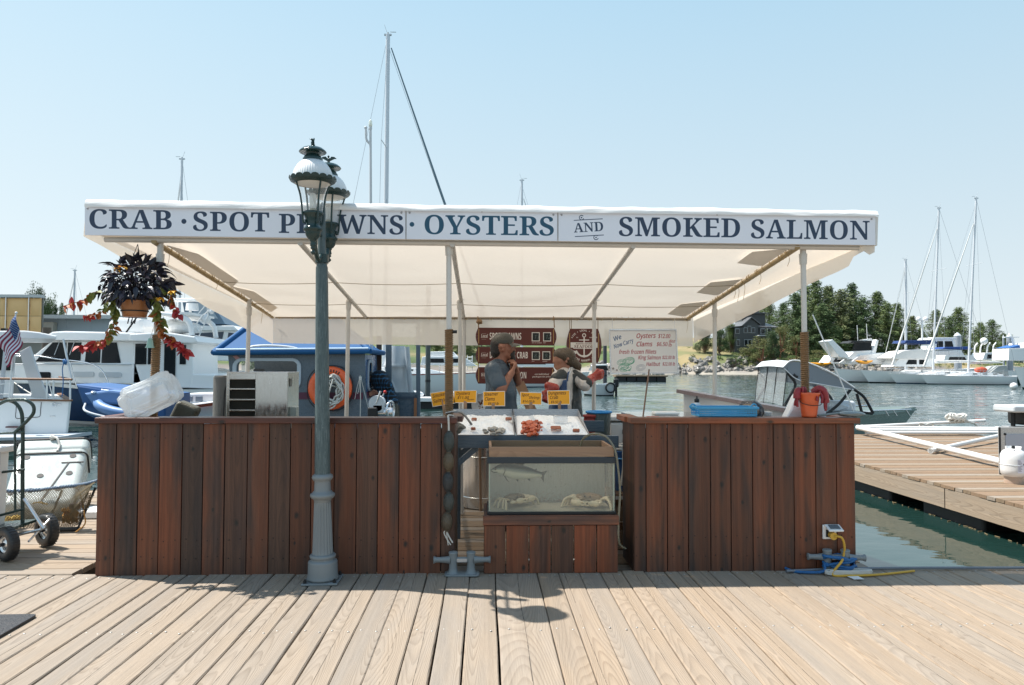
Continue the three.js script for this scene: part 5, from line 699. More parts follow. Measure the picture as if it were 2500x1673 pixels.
// ---------- behind the display ----------
{
  let p = on(1165, 1236, -0.04); const t = thing('steel_tub', 'round stainless steel tub under the display table', 'tub', V(p.x + 0.12, -0.04, p.z - 0.1)); mesh('wall', lathe([[0.32, 0], [0.33, 0.01], [0.335, 0.66], [0.345, 0.67], [0.34, 0.685], [0.325, 0.68], [0.32, 0.05], [0, 0.04]], 40), std([0.6, 0.61, 0.62], 0.2, 0.95), t); mesh('band', [tor(0.335, 0.006, 0, 0.12, 0, PI / 2, 0, 0, 40, 6), tor(0.337, 0.006, 0, 0.56, 0, PI / 2, 0, 0, 40, 6)], MT.steel, t);
  p = on(1142, 1205, 0); tag(mesh('red_board', [rbox(0.02, 0.42, 0.12, p.x - 0.05, 0.3, -1.5, 0.004)], MT.red, null), 'narrow red board standing under the display table', 'board');
  const b = at(1520, 1100, -1.0), bk = thing('blue_bucket', 'dark blue bucket with white rope between the tank and the right counter', 'bucket', V(b.x + 0.03, b.y - 0.34, -1.0)); mesh('wall', lathe([[0.10, 0], [0.135, 0.33], [0.142, 0.34], [0.135, 0.345], [0.128, 0.33], [0.095, 0.02], [0, 0.02]], 28), std([0.015, 0.08, 0.22], 0.4), bk); mesh('band', [tor(0.136, 0.006, 0, 0.28, 0, PI / 2)], std([0.05, 0.3, 0.6], 0.4), bk);
  const rp = []; for (let i = 0; i < 26; i++) { const a = i * 0.8; rp.push(V(b.x + 0.02 + Math.cos(a) * 0.09, b.y + 0.03 + 0.015 * Math.sin(i * 1.3), -0.98 + Math.sin(a) * 0.09)); } rp.push(V(b.x - 0.01, b.y + 0.03, -0.85), V(b.x - 0.02, b.y - 0.12, -0.84), V(b.x - 0.035, b.y - 0.28, -0.85)); tag(mesh('white_rope', [tube(rp, 0.013, 7, 160), tube([V(b.x + 0.03, b.y + 0.02, -0.86), V(b.x + 0.035, b.y - 0.1, -0.84), V(b.x + 0.05, b.y - 0.24, -0.85)], 0.013, 7, 20)], MT.rope, null), 'white rope heaped on the dark blue bucket', 'rope');
  const st = thing('crate', 'small crate carrying the dark blue bucket', 'crate', V(b.x + 0.03, -0.045, -1.0)); const hh = b.y - 0.345 + 0.045; for (const y of [0.1, 0.3, 0.5]) if (y < hh) for (const z of [0.17, -0.17]) mesh('slat', [metre(box(0.36, 0.12, 0.018, 0, y, z), 0)], MT.pine, st); mesh('post', [[-1, -1], [1, -1], [-1, 1], [1, 1]].map(([x, z]) => box(0.03, hh, 0.03, x * 0.16, hh / 2, z * 0.15)), MT.pine, st); mesh('top', [metre(box(0.36, 0.018, 0.36, 0, hh - 0.01, 0), 0)], MT.pine, st);
  const g = at(1462, 1068, -1.6), gb = thing('bin', 'grey green bin with a bright blue rim right of the ice trays', 'bin', V(g.x, 0, g.z)); mesh('wall', lathe([[0.09, 0.55], [0.115, 1.06], [0.12, 1.07], [0.11, 1.06], [0.085, 0.56], [0, 0.56]], 24), worn([0.10, 0.13, 0.13], 0.6), gb); mesh('rim', [tor(0.118, 0.011, 0, 1.07, 0, PI / 2, 0, 0, 28)], std([0.02, 0.25, 0.6], 0.4), gb); mesh('foot', [cyl(0.09, 0.1, 0.56, 0, 0.27, 0)], worn([0.10, 0.13, 0.13], 0.6), gb);
  const rc = at(1439, 1050, -1.55); tag(mesh('red_cooler', [rbox(0.10, 0.24, 0.12, rc.x, rc.y, rc.z, 0.02), rbox(0.11, 0.03, 0.13, rc.x, rc.y + 0.13, rc.z, 0.01), box(0.08, rc.y - 0.08, 0.1, rc.x, (rc.y - 0.12) / 2, rc.z)], std([0.28, 0.03, 0.02], 0.5), null), 'dark red cooler beside the grey green bin', 'cooler');
  const w0 = at(1490, 1022, -1.9), wb = thing('white_chest', 'white chest with a dark latch left of the right counter', 'chest', V(w0.x, 0, -1.9)); mesh('wall', [rbox(0.62, 0.98, 0.5, 0.3, 0.46, -0.2, 0.02)], MT.white, wb); mesh('lid', [rbox(0.66, 0.05, 0.54, 0.3, 0.99, -0.2, 0.015)], MT.white, wb); mesh('latch', [box(0.10, 0.04, 0.01, 0.16, 0.86, 0.055)], MT.black, wb);
  const pl = thing('leaning_plank', 'pale plank leaning behind the man', 'plank', V(at(1285, 980, -2.9).x, 0, -2.9)); mesh('plank', [beam(V(at(1268, 935, -2.9).x - pl.position.x, at(1268, 935, -2.9).y, 0), V(at(1330, 1075, -2.9).x - pl.position.x, at(1330, 1075, -2.9).y, 0), 0.03, 0.11)], MT.pine, pl);
  const od = at(1170, 988, -2.2), ov = thing('oval_dish', 'white oval dish with rusty spots behind the oyster card', 'dish', od); mesh('dish', put(lathe([[0, -0.05], [0.05, -0.045], [0.085, -0.02], [0.1, 0.01], [0.098, 0.014], [0.08, -0.012], [0, -0.035]], 28), 0, 0, 0, PI / 2, 0.3, 0, V(0.85, 1, 1.15)), MT.gel, ov); const sp = []; for (let k = 0; k < 22; k++) sp.push(put(flat(new THREE.CircleGeometry(rr(0.004, 0.011), 7)), rr(-0.03, 0.035), rr(-0.06, 0.05), 0.004 - 0.036 + 0.006, 0, 0.3, 0)); mesh('rust_spot', sp, std([0.2, 0.07, 0.03], 0.9), ov).userData.kind = 'stuff'; mesh('stand', [bar(V(0, -0.1, -0.02), V(0.02, -od.y, -0.1), 0.015)], MT.pine, ov);
}
// ---------- on and behind the right counter ----------
{
  const c6 = (x, y) => [1550 + x / 2.613, 850 + y / 2.613], st = thing('steel_table', 'low brushed steel work table behind the right counter', 'table', V(1.75, 0, -0.75));
  mesh('top', [rbox(0.98, 0.035, 1.15, 0.0, 1.07, -0.05, 0.005)], MT.steel, st); mesh('leg', [[-0.45, -0.55], [0.45, -0.55], [-0.45, 0.4], [0.45, 0.4]].map(([x, z]) => bar(V(x, 0, z), V(x, 1.06, z), 0.02)), MT.steel, st); mesh('shelf', [rbox(0.9, 0.02, 1.0, 0, 0.4, 0, 0.004)], MT.steel, st);
  const bp = at(1768, 1026, -0.16), bx = (1843 - 1694) / 1800 * 5.58, bs = thing('blue_basket', 'shallow light blue plastic basket on the right counter', 'basket', V(bp.x, 1.128, -0.17)), bm = std([0.06, 0.34, 0.58], 0.45);
  mesh('rim', [rbox(bx, 0.018, 0.012, 0, 0.066, 0.11, 0.004), rbox(bx, 0.018, 0.012, 0, 0.066, -0.11, 0.004), rbox(0.012, 0.018, 0.22, -bx / 2, 0.066, 0, 0.004), rbox(0.012, 0.018, 0.22, bx / 2, 0.066, 0, 0.004)], bm, bs);
  const sl2 = []; for (let i = 0; i <= 34; i++) { const x = (i / 34 - 0.5) * (bx - 0.03); sl2.push(box(0.006, 0.055, 0.004, x, 0.034, 0.106), box(0.006, 0.055, 0.004, x, 0.034, -0.106)); } for (const y of [0.018, 0.036, 0.052]) sl2.push(box(bx - 0.02, 0.007, 0.005, 0, y, 0.106), box(bx - 0.02, 0.007, 0.005, 0, y, -0.106)); mesh('lattice', sl2, bm, bs).userData.kind = 'stuff'; mesh('floor', [rbox(bx - 0.02, 0.008, 0.21, 0, 0.006, 0, 0.002)], bm, bs); mesh('handle', [tor(0.02, 0.006, -bx / 2 - 0.005, 0.07, 0), tor(0.02, 0.006, bx / 2 + 0.005, 0.07, 0)], bm, bs);
  const bo = at(1706, 1005, -0.25), bt = thing('bottle', 'small squeeze bottle with a black cap and printed label behind the blue basket', 'bottle', V(bo.x, 1.09, -0.3)); mesh('body', lathe([[0, 0], [0.024, 0], [0.025, 0.01], [0.025, 0.12], [0.018, 0.135], [0, 0.135]], 20), print(128, 128, (c) => { c.fillStyle = '#c9cfd4'; c.fillRect(0, 0, 128, 128); c.fillStyle = '#2b3138'; for (let k = 0; k < 9; k++) c.fillRect(10 + (k * 37) % 60, 20 + k * 9, 20 + (k * 17) % 40, 5); }), bt); mesh('cap', lathe([[0, 0.135], [0.019, 0.135], [0.019, 0.16], [0.008, 0.165], [0.004, 0.185], [0, 0.185]], 16), MT.black, bt);
  const kp = at(1605, 1000, -0.55), kn = thing('knife', 'red handled knife on the steel table', 'knife', V(kp.x, 1.095, -0.5)); mesh('handle', [rbox(0.11, 0.018, 0.022, -0.05, 0, 0, 0.008)], std([0.4, 0.05, 0.05], 0.5), kn); mesh('blade', [prof([[0, -0.001], [0.14, -0.001], [0.15, 0.002], [0, 0.004]], 0.024)], MT.black, kn);
  const sp = at(1628, 990, -0.9); tag(mesh('foam_tray', [rbox(0.22, 0.025, 0.14, sp.x, 1.102, -0.95, 0.012)], MT.white, null), 'white foam tray at the back of the steel table', 'tray');
  { const q = (px, py, z) => at(px, py, z), o = thingW('cabinet_side', 'white slanting cabinet side with a mauve cap behind the steel table', 'cabinet', q(1790, 1000, -1.2)); const a = q(1669, 958, -1.75), b = q(1918, 1005, -0.62), c = q(1918, 1040, -0.62), d = q(1669, 1030, -1.75); mesh('panel', [slab(a, b, c.setY(0), d.setY(0), 0.04)], MT.white, o); mesh('cap', [beam(a.clone().add(V(-0.03, 0.012, -0.01)), b.clone().add(V(0.02, 0.012, 0.01)), 0.10, 0.035)], worn([0.24, 0.19, 0.19], 0.6, 0, 1, 2), o); }
  const ob = at(1835, 1018, -0.4); tag(mesh('dark_bag', [lump(1, 0.11, 0.085, 0.1, 0.2, 2, 3, 4).translate(ob.x, 1.15, -0.42)], worn([0.02, 0.025, 0.035], 0.6, 0, 5, 2), null), 'dark rounded bag behind the right end of the blue basket', 'bag'); tag(mesh('cap_hat', [lump(1, 0.08, 0.05, 0.07, 0.15, 2, 3, 2).translate(ob.x - 0.05, 1.16, -0.33)], worn([0.16, 0.10, 0.05], 0.8, 0, 4, 2), null), 'brown crumpled cloth leaning on the dark bag', 'cloth');
  const cu = at(1872, 1018, -0.5); tag(mesh('small_tub', lathe([[0, 1.09], [0.035, 1.09], [0.042, 1.14], [0.038, 1.14], [0, 1.10]], 20, cu.x, 0, -0.5), MT.white, null), 'small white tub right of the dark bag', 'tub');
  { // orange bucket with red gloves
    const p = at(1976, 1029, -0.045), o = thing('orange_bucket', 'orange plastic bucket standing on the right counter', 'bucket', V(p.x, 1.128, -0.045)), k = 5.46 / 1800; mesh('wall', lathe([[0, 0.002], [17.5 * k, 0.0], [18 * k, 0.01], [25 * k, 55 * k], [27 * k, 56 * k], [27 * k, 61 * k], [24.5 * k, 61 * k], [17 * k, 0.02], [0, 0.015]], 36), phy([0.62, 0.10, 0.025], 0.4, 0, { clearcoat: 0.3 }), o); mesh('handle', [tube([V(-27 * k, 57 * k, 0), V(-28 * k, 40 * k, 0.03), V(-20 * k, 33 * k, 0.07), V(0, 30 * k, 0.08), V(20 * k, 33 * k, 0.07), V(27 * k, 57 * k, 0)], 0.003, 5)], MT.black, o);
    const gm = worn([0.28, 0.022, 0.03], 0.55, 0, 4, 4), glove = (lb, s, pts, fing) => { const g = thing('rubber_glove', lb, 'glove', V(p.x, 1.128, -0.045)); mesh('glove', [tube(pts.map(([x, y, z]) => V(x * k, y * k, z)), 0.028, 8, 24), ...fing.map((f) => tube(f.map(([x, y, z]) => V(x * k, y * k, z)), 0.0095, 6, 14))], gm, g); };
    glove('dark red rubber glove hanging over the left rim of the orange bucket', -1, [[-18, 60, -0.02], [-26, 66, 0.0], [-31, 58, 0.01], [-32, 46, 0.012]], [[[-30, 50, 0.0], [-34, 40, 0], [-36, 28, 0]], [[-32, 48, 0.02], [-33, 36, 0.025], [-32, 26, 0.02]], [[-12, 60, 0.01], [-10, 68, 0.01], [-12, 74, 0]], [[-20, 60, 0.03], [-19, 69, 0.03], [-20, 75, 0.02]]]);
    glove('red rubber glove draped over the right rim of the orange bucket', 1, [[12, 60, -0.02], [24, 70, 0], [34, 66, 0.01], [39, 50, 0.01], [41, 36, 0.005]], [[[38, 44, 0.0], [42, 30, 0], [43, 18, 0]], [[40, 40, 0.02], [39, 26, 0.025], [38, 16, 0.02]], [[36, 44, 0.03], [35, 30, 0.03], [36, 20, 0.03]], [[8, 60, 0.03], [9, 48, 0.075], [8, 42, 0.078]], [[22, 64, 0.03], [24, 50, 0.06], [22, 36, 0.065]]]);
    const q = (px, py) => at(px, py, -0.2), w = [[1912, 1026], [1924, 1000], [1938, 970], [1950, 956], [1962, 962], [1975, 974], [1988, 968], [2002, 958], [2012, 966], [2014, 990], [2016, 1026]].map(([x, y]) => [q(x, y).x, q(x, y).y]); const pb = thing('plastic_bag', 'crumpled white plastic bag behind the orange bucket', 'bag', V(0, 0, 0)); mesh('bag', [(() => { const g = prof(w, 0.1, 0, 0, -0.22, 0.015); const a = g.attributes.position; for (let i = 0; i < a.count; i++) a.setZ(i, a.getZ(i) + 0.02 * N2(a.getX(i) * 22, a.getY(i) * 22)); g.computeVertexNormals(); return g; })()], std([0.8, 0.81, 0.82], 0.45), pb);
  }
  { const p = at(2060, 1022, -0.03), o = thing('scoop', 'flat grey scoop with a long handle at the right end of the counter', 'scoop', V(p.x, 1.13, -0.03)), m = worn([0.19, 0.22, 0.22], 0.5, 0, 2, 3); mesh('blade', [lump(1, 0.105, 0.022, 0.06, 0.1, 2, 3).translate(0.055, 0.024, 0)], m, o); mesh('handle', [tube([V(-0.03, 0.03, 0), V(-0.10, 0.022, 0.005), V(-0.2, 0.012, 0.01)], 0.009, 8)], m, o); }
  { const a = at(1585, 902, -0.8), b = at(1566, 1020, -0.8); tag(mesh('wooden_pole', [bar(a, b.clone().add(b.clone().sub(a).multiplyScalar(2.0)).setY(-0.04), 0.007)], worn([0.25, 0.14, 0.09], 0.8, 0, 2, 4), null), 'thin wooden pole leaning left of the steel table', 'pole'); }
}
// ---------- behind the left counter ----------
{
  const z = -0.92, q = (px, py) => at(px, py, z), a = q(554, 911), b = q(703, 911), w = b.x - a.x, o = thing('ice_machine', 'stainless steel box with four dark vents behind the left counter', 'ice machine', V(a.x, 0, z)), h = a.y, y = (py) => q(600, py).y, x = (px) => q(px, 950).x - a.x;
  mesh('side_panel', [rbox(0.012, h, 0.36, w - 0.006, h / 2, -0.19, 0.004), rbox(0.012, h, 0.36, 0.006, h / 2, -0.19, 0.004), rbox(w, h, 0.012, w / 2, h / 2, -0.37, 0.004)], MT.steel, o); mesh('top_panel', [rbox(w + 0.006, 0.012, 0.38, w / 2, h + 0.004, -0.185, 0.004)], MT.steel, o);
  mesh('front_panel', [rbox(x(561), h, 0.02, x(561) / 2, h / 2, 0, 0.004), rbox(w - x(624), h, 0.02, (w + x(624)) / 2, h / 2, 0, 0.004), rbox(x(624) - x(561), h - y(927), 0.019, (x(561) + x(624)) / 2, (h + y(927)) / 2, 0, 0.004), ...[950, 976, 1002].map((p) => rbox(x(624) - x(561), 0.014, 0.024, (x(561) + x(624)) / 2, y(p), 0.001, 0.004)), rbox(x(624) - x(561), y(1020) - 0.02, 0.019, (x(561) + x(624)) / 2, (y(1020) - 0.02) / 2, 0, 0.004)], MT.steel, o);
  for (const [p0, p1] of [[927, 948], [952, 974], [978, 1000], [1004, 1024]]) { const v = mesh('vent', [box(x(624) - x(561), y(p0) - y(p1), 0.004, (x(561) + x(624)) / 2, (y(p0) + y(p1)) / 2, -0.05)], std([0.03, 0.028, 0.022], 0.7), o); const f = []; for (let k = 0; k < 30; k++) f.push(box(0.0015, y(p0) - y(p1), 0.02, x(561) + (x(624) - x(561)) * (k + 0.5) / 30, (y(p0) + y(p1)) / 2, -0.02)); mesh('fin', f, std([0.12, 0.11, 0.09], 0.5, 0.4), v).userData.kind = 'stuff'; }
  mesh('control_plate', [rbox(0.004, 0.07, 0.07, w + 0.003, h - 0.08, -0.08, 0.002)], std([0.12, 0.12, 0.11], 0.5), o); mesh('drain_box', [rbox(0.06, 0.10, 0.1, w + 0.03, 1.10, -0.1, 0.008)], worn([0.3, 0.33, 0.3], 0.6), o);
  const t = at(540, 917, -1.1), g = thing('grey_drum', 'weathered dark grey drum left of the steel ice machine', 'drum', V(t.x + 0.03, 0, -1.15)); mesh('wall', lathe([[0, 0], [0.11, 0], [0.115, 0.5], [0.11, t.y - 0.02], [0.10, t.y], [0, t.y]], 24), worn([0.13, 0.125, 0.115], 0.8, 0, 4, 2), g); mesh('cable', [tube([V(0.05, 1.35, 0.1), V(0.03, 1.3, 0.118), V(0.02, 1.15, 0.122), V(0.02, 1.0, 0.122)], 0.005, 5)], MT.black, g);
  { const p = at(366, 968, -0.095), o2 = thing('ice_bag', 'big translucent white bag of ice tilted on the left counter', 'ice bag', V(p.x, p.y, -0.095)); let g2 = flat(new RoundedBoxGeometry(0.38, 0.22, 0.17, 22, 0.08)), c = g2.attributes.position; for (let i = 0; i < c.count; i++) { const X = c.getX(i), Y = c.getY(i), Z = c.getZ(i), n = 0.06 * N2(X * 9, Y * 9, Z * 6 + 2) + 0.022 * Math.abs(N2(X * 17 + Y * 6, Y * 15 - X * 8, Z * 12)) + 0.008 * N2(X * 45, Y * 45, Z * 40), r = Math.hypot(X, Y, Z) + 1e-4; c.setXYZ(i, X * (1 + n / r), Y * (1 + n / r), Z * (1 + n / r)); } g2.computeVertexNormals(); put(g2, 0, 0.0, 0, 0.05, 0.1, 0.45); mesh('bag', [g2], phy([0.9, 0.92, 0.93], 0.3, 0, { transmission: 0.4, thickness: 0, ior: 1.2 }), o2);  }
  { const p = at(446, 1004, -0.4), o2 = thing('olive_case', 'dark olive soft case behind the left counter', 'case', V(p.x, 0, -0.45)); mesh('case', [rbox(0.17, 0.17, 0.2, 0, p.y - 0.025, 0, 0.03, 0, 0.2, -0.42, 3)], worn([0.075, 0.07, 0.05], 0.85, 0, 3, 3), o2); mesh('strap', [tube([V(0.06, p.y - 0.05, 0.11), V(0.09, p.y - 0.09, 0.1), V(0.12, p.y - 0.1, 0.06)], 0.008, 5)], MT.black, o2); mesh('shelf', [box(0.3, 0.02, 0.3, 0, p.y - 0.14, 0)], deckDull, o2); }
  { const p = at(366, 845, ZP + 0.05), o2 = thing('bell_chime', 'pale green glass bell hanging by the left wrapped post', 'bell', p); mesh('bell', lathe([[0.0, 0.06], [0.014, 0.056], [0.022, 0.03], [0.026, 0.0], [0.034, -0.014], [0.03, -0.014], [0.02, 0.02], [0, 0.05]], 20), phy([0.5, 0.75, 0.68], 0.15, 0, { transmission: 0.4, thickness: 0 }), o2); mesh('string', [bar(V(0, 0.06, 0), V(0.03, 0.2, -0.03), 0.002)], MT.rope, o2); }
}
// ---------- hanging flower basket ----------
{
  const z = -0.06, q = (px, py, dz = 0) => at(px, py, z + dz), c = q(329, 735), o = thingW('flower_basket', 'hanging wooden basket with dark purple foliage and trailing red vines', 'flower basket', c), k = 5.48 / 1800;
  mesh('pot', lathe([[0, -0.118], [26 * k, -0.118], [28 * k, -0.09], [29 * k, -0.082], [35 * k, 0.0], [33 * k, 0.0], [25 * k, -0.10], [0, -0.1]].map(([r, y]) => [r, y + c.y]), 30, c.x, 0, c.z), worn([0.34, 0.14, 0.05], 0.7, 0, 2, 3), o); mesh('band', [tor(29.8 * k, 0.005, c.x, c.y - 0.075, c.z, PI / 2, 0, 0, 32, 6)], MT.black, o);
  mesh('soil', [sph(0.11, c.x, c.y + 0.02, c.z, 1, 0.35, 1)], std([0.02, 0.015, 0.012], 0.95), o);
  mesh('cord', [[-0.1, 0.05], [0.1, 0.05], [0.0, -0.1]].map(([x, dz]) => bar(V(c.x + x, c.y + 0.02, c.z + dz), q(336, 596, -0.04), 0.0025)), std([0.12, 0.1, 0.08], 0.9), o);
  const leafG2 = (L, w) => { const p = [], T = (a, b, d) => p.push(...a, ...b, ...d), n = 5; const e = (t) => w * Math.sin(PI * Math.pow(t, 0.8)) ; for (let i = 0; i < n; i++) { const t0 = i / n, t1 = (i + 1) / n, y0 = -0.35 * L * t0 * t0, y1 = -0.35 * L * t1 * t1; for (const s of [-1, 1]) { const A = [0, y0, L * t0], B = [0, y1, L * t1], D = [s * e(t1), y1 + e(t1) * 0.35, L * t1], Cc = [s * e(t0), y0 + e(t0) * 0.35, L * t0]; if (s > 0) { T(A, D, B); T(A, Cc, D); } else { T(A, B, D); T(A, D, Cc); } } } const g = new THREE.BufferGeometry(); g.setAttribute('position', new THREE.Float32BufferAttribute(p, 3)); g.computeVertexNormals(); return g; };
  const dk = [std([0.016, 0.017, 0.03], 0.38), std([0.012, 0.011, 0.017], 0.45), std([0.05, 0.04, 0.06], 0.4)], gs = [leafG2(0.105, 0.021), leafG2(0.09, 0.017), leafG2(0.075, 0.022)], stem = [];
  for (let i = 0; i < 300; i++) { // foliage dome
    const a = rr(0, 2 * PI), el = Math.asin(rr(-0.8, 1)), r = Math.pow(rnd(), 0.5), R = V(Math.cos(a) * Math.cos(el) * 0.27, Math.sin(el) * 0.19, Math.sin(a) * Math.cos(el) * 0.25).multiplyScalar(0.25 + 0.7 * r);
    const L = new THREE.Mesh(gs[i % 3], dk[i % 3]); L.name = 'leaf'; L.castShadow = L.receiveShadow = true; L.position.copy(R).add(V(0.012, 0.118, 0)); const dir = R.clone().normalize().add(V(rr(-0.7, 0.7), rr(-0.75, 0.25), rr(-0.7, 0.7))).normalize(); L.quaternion.setFromUnitVectors(V(0, 0, 1), dir); L.rotateZ(rr(-0.8, 0.8)); L.scale.setScalar(rr(0.7, 1.05)); o.add(L);
    if (i % 4 === 0) stem.push(bar(V(c.x, c.y + 0.02, c.z), c.clone().add(L.position), 0.002, 0.0015, 4));
  }
  const fine = []; for (let i = 0; i < 330; i++) { const a = rr(0, 2 * PI), el = Math.asin(rr(-0.8, 1)), r = 0.3 + 0.62 * rnd(), R = V(Math.cos(a) * Math.cos(el) * 0.27 * r, Math.sin(el) * 0.19 * r + 0.118, Math.sin(a) * Math.cos(el) * 0.25 * r).add(c); fine.push(put(gs[1].clone(), R.x, R.y, R.z, rr(-0.3, 1.2), rr(0, 6.3), rr(-0.6, 0.6), rr(0.35, 0.75))); } mesh('small_leaves', fine, dk[0], o).userData.kind = 'stuff';
  mesh('stems', stem, std([0.03, 0.02, 0.03], 0.8), o);
  const vineC = [[0.10, 0.14, 0.03], [0.16, 0.17, 0.03], [0.36, 0.10, 0.02], [0.42, 0.03, 0.03], [0.30, 0.02, 0.025]].map((cc) => std(cc, 0.6)), vg = [leafG2(0.075, 0.026), leafG2(0.055, 0.02)];
  const vine = (pts, n, c0, c1, big) => { const P = pts.map(([x, y], i) => q(x, y, 0.06 + 0.02 * (i % 2))), cv = new THREE.CatmullRomCurve3(P); mesh('vine_stem', [tube(P, 0.003, 5, 30)], std([0.2, 0.12, 0.06], 0.8), o); for (let i = 0; i < n; i++) { const t = (i + rnd()) / n, p = cv.getPoint(Math.min(0.999, t)).sub(c), L = new THREE.Mesh(vg[i % 2], vineC[Math.max(0, Math.min(4, Math.round(c0 + (c1 - c0) * t + rr(-0.8, 0.8))))]); L.name = 'vine_leaf'; L.castShadow = L.receiveShadow = true; L.position.copy(p); L.quaternion.setFromUnitVectors(V(0, 0, 1), V(rr(-0.8, 0.8), rr(-1, 0.1), rr(-0.2, 0.8)).normalize()); L.rotateZ(rr(-1, 1)); L.scale.setScalar(big * rr(0.7, 1.15)); o.add(L); } };
  vine([[285, 715], [278, 745], [281, 772], [270, 815], [246, 836], [222, 842], [196, 846]], 100, 0, 3.6, 0.85); vine([[372, 718], [385, 752], [390, 782], [398, 812], [420, 830], [440, 842], [455, 866]], 100, 0, 3.7, 0.9); vine([[262, 735], [248, 762], [225, 770], [208, 772]], 26, 0.5, 3.6, 0.7); vine([[262, 715], [225, 715], [205, 732], [180, 740], [154, 748]], 22, 0.2, 3.4, 0.9); vine([[395, 700], [420, 725], [430, 755], [436, 770]], 30, 0.5, 3.6, 0.8);
  for (const [x, y] of [[285, 657], [300, 653], [392, 729], [420, 712]]) { const f = q(x, y, 0.18), pet = []; for (let k = 0; k < 9; k++) pet.push(put(leafG2(0.035, 0.012), f.x, f.y, f.z, rr(-0.6, 0.6), k * 0.7, 0)); mesh('flower', pet, std([0.75, 0.42, 0.03], 0.6), o); }
}
// ---------- boats ----------
// hull shell from stern (x = 0) to bow (x = L); t0..t1 picks a band from keel to sheer
function hullG(L, B, f0, f1, o = {}, t0 = 0, t1 = 1, grow = 0) {
  const rake = o.rake ?? 0.5, st = o.stern ?? 0.8, dip = o.dip ?? 0.12, dr = 0.35;
  const P = (s, t, side) => { const sh = f1 + (f0 - f1) * s * s - dip * Math.sin(PI * s), y = -dr + (sh + dr) * t, b = B / 2 * (st + (1 - st) * Math.min(1, s / 0.35)) * (1 - Math.pow(Math.max(0, (s - 0.4) / 0.6), 2.3)); const z = (b + 0.012) * Math.pow(t, 0.15 + 0.22 * s * s) + grow; return V(L * s * (L - rake) / L + rake * Math.pow(s, 3) * t, y, side * z); };
  const gs = [-1, 1].map((sd) => sheet((u, v) => P(u, t0 + (t1 - t0) * v, sd), 30, 10));
  if (!grow) { gs.push(sheet((u, v) => { const a = P(0, v, 1); return V(a.x - (o.transomRake ?? 0.1) * v, a.y, a.z * (2 * u - 1)); }, 6, 8)); }
  return gs;
}
const deckG = (L, B, f0, f1, o = {}) => { const rake = o.rake ?? 0.5, st = o.stern ?? 0.8, dip = o.dip ?? 0.12; return sheet((u, v) => { const s = u * 0.995, sh = f1 + (f0 - f1) * s * s - dip * Math.sin(PI * s), b = B / 2 * (st + (1 - st) * Math.min(1, s / 0.35)) * (1 - Math.pow(Math.max(0, (s - 0.4) / 0.6), 2.3)); return V(L * s * (L - rake) / L + rake * s * s * s, sh - 0.04 + 0.05 * (1 - (2 * v - 1) ** 2), (2 * v - 1) * b * 0.985); }, 30, 6); };
function boat(name, label, cat, bowPx, sternPx, z, group) {
  const xb = at(bowPx, 900, z).x, xs = at(sternPx, 900, z).x, L = Math.abs(xb - xs), n = xb > xs ? 1 : -1;
  const o = thing(name, label, cat, V(xs, WATER, z), n > 0 ? 0 : PI, group);
  return { o, L, n, z, x: (px) => (at(px, 900, z).x - xs) * n, y: (py, px = 1250) => at(px, py, z).y - WATER };
}
function hullOn(b, B, f0, f1, m, stripeM, o = {}, bandM) {
  const h = mesh('hull', hullG(b.L, B, f0, f1, o), m, b.o); mesh('deck', [deckG(b.L, B, f0, f1, o)], MT.white, b.o);
  if (stripeM) { const w = 0.35 / ((f0 + f1) / 2 + 0.35); mesh('boot_stripe', hullG(b.L, B, f0, f1, o, w * 0.85, w + 0.07, 0.008), stripeM, h); }
  mesh('sheer_rail', hullG(b.L, B, f0, f1, o, 0.965, 1.0, 0.02), bandM || MT.white, h); return h;
}
const P2 = (b, pts) => pts.map(([x, y]) => [b.x(x), b.y(y, x)]);
const wlZ = (px, py) => on(px, py, WATER).z;
const rig = (a, b, r = 0.012) => bar(a, b, r, r, 5);
const wireM = std([0.30, 0.33, 0.36], 0.5, 0.6), mastM = std([0.66, 0.68, 0.71], 0.4, 0.3);
const bigWin = phy([0.012, 0.015, 0.018], 0.1, 0, { ior: 1.28 });
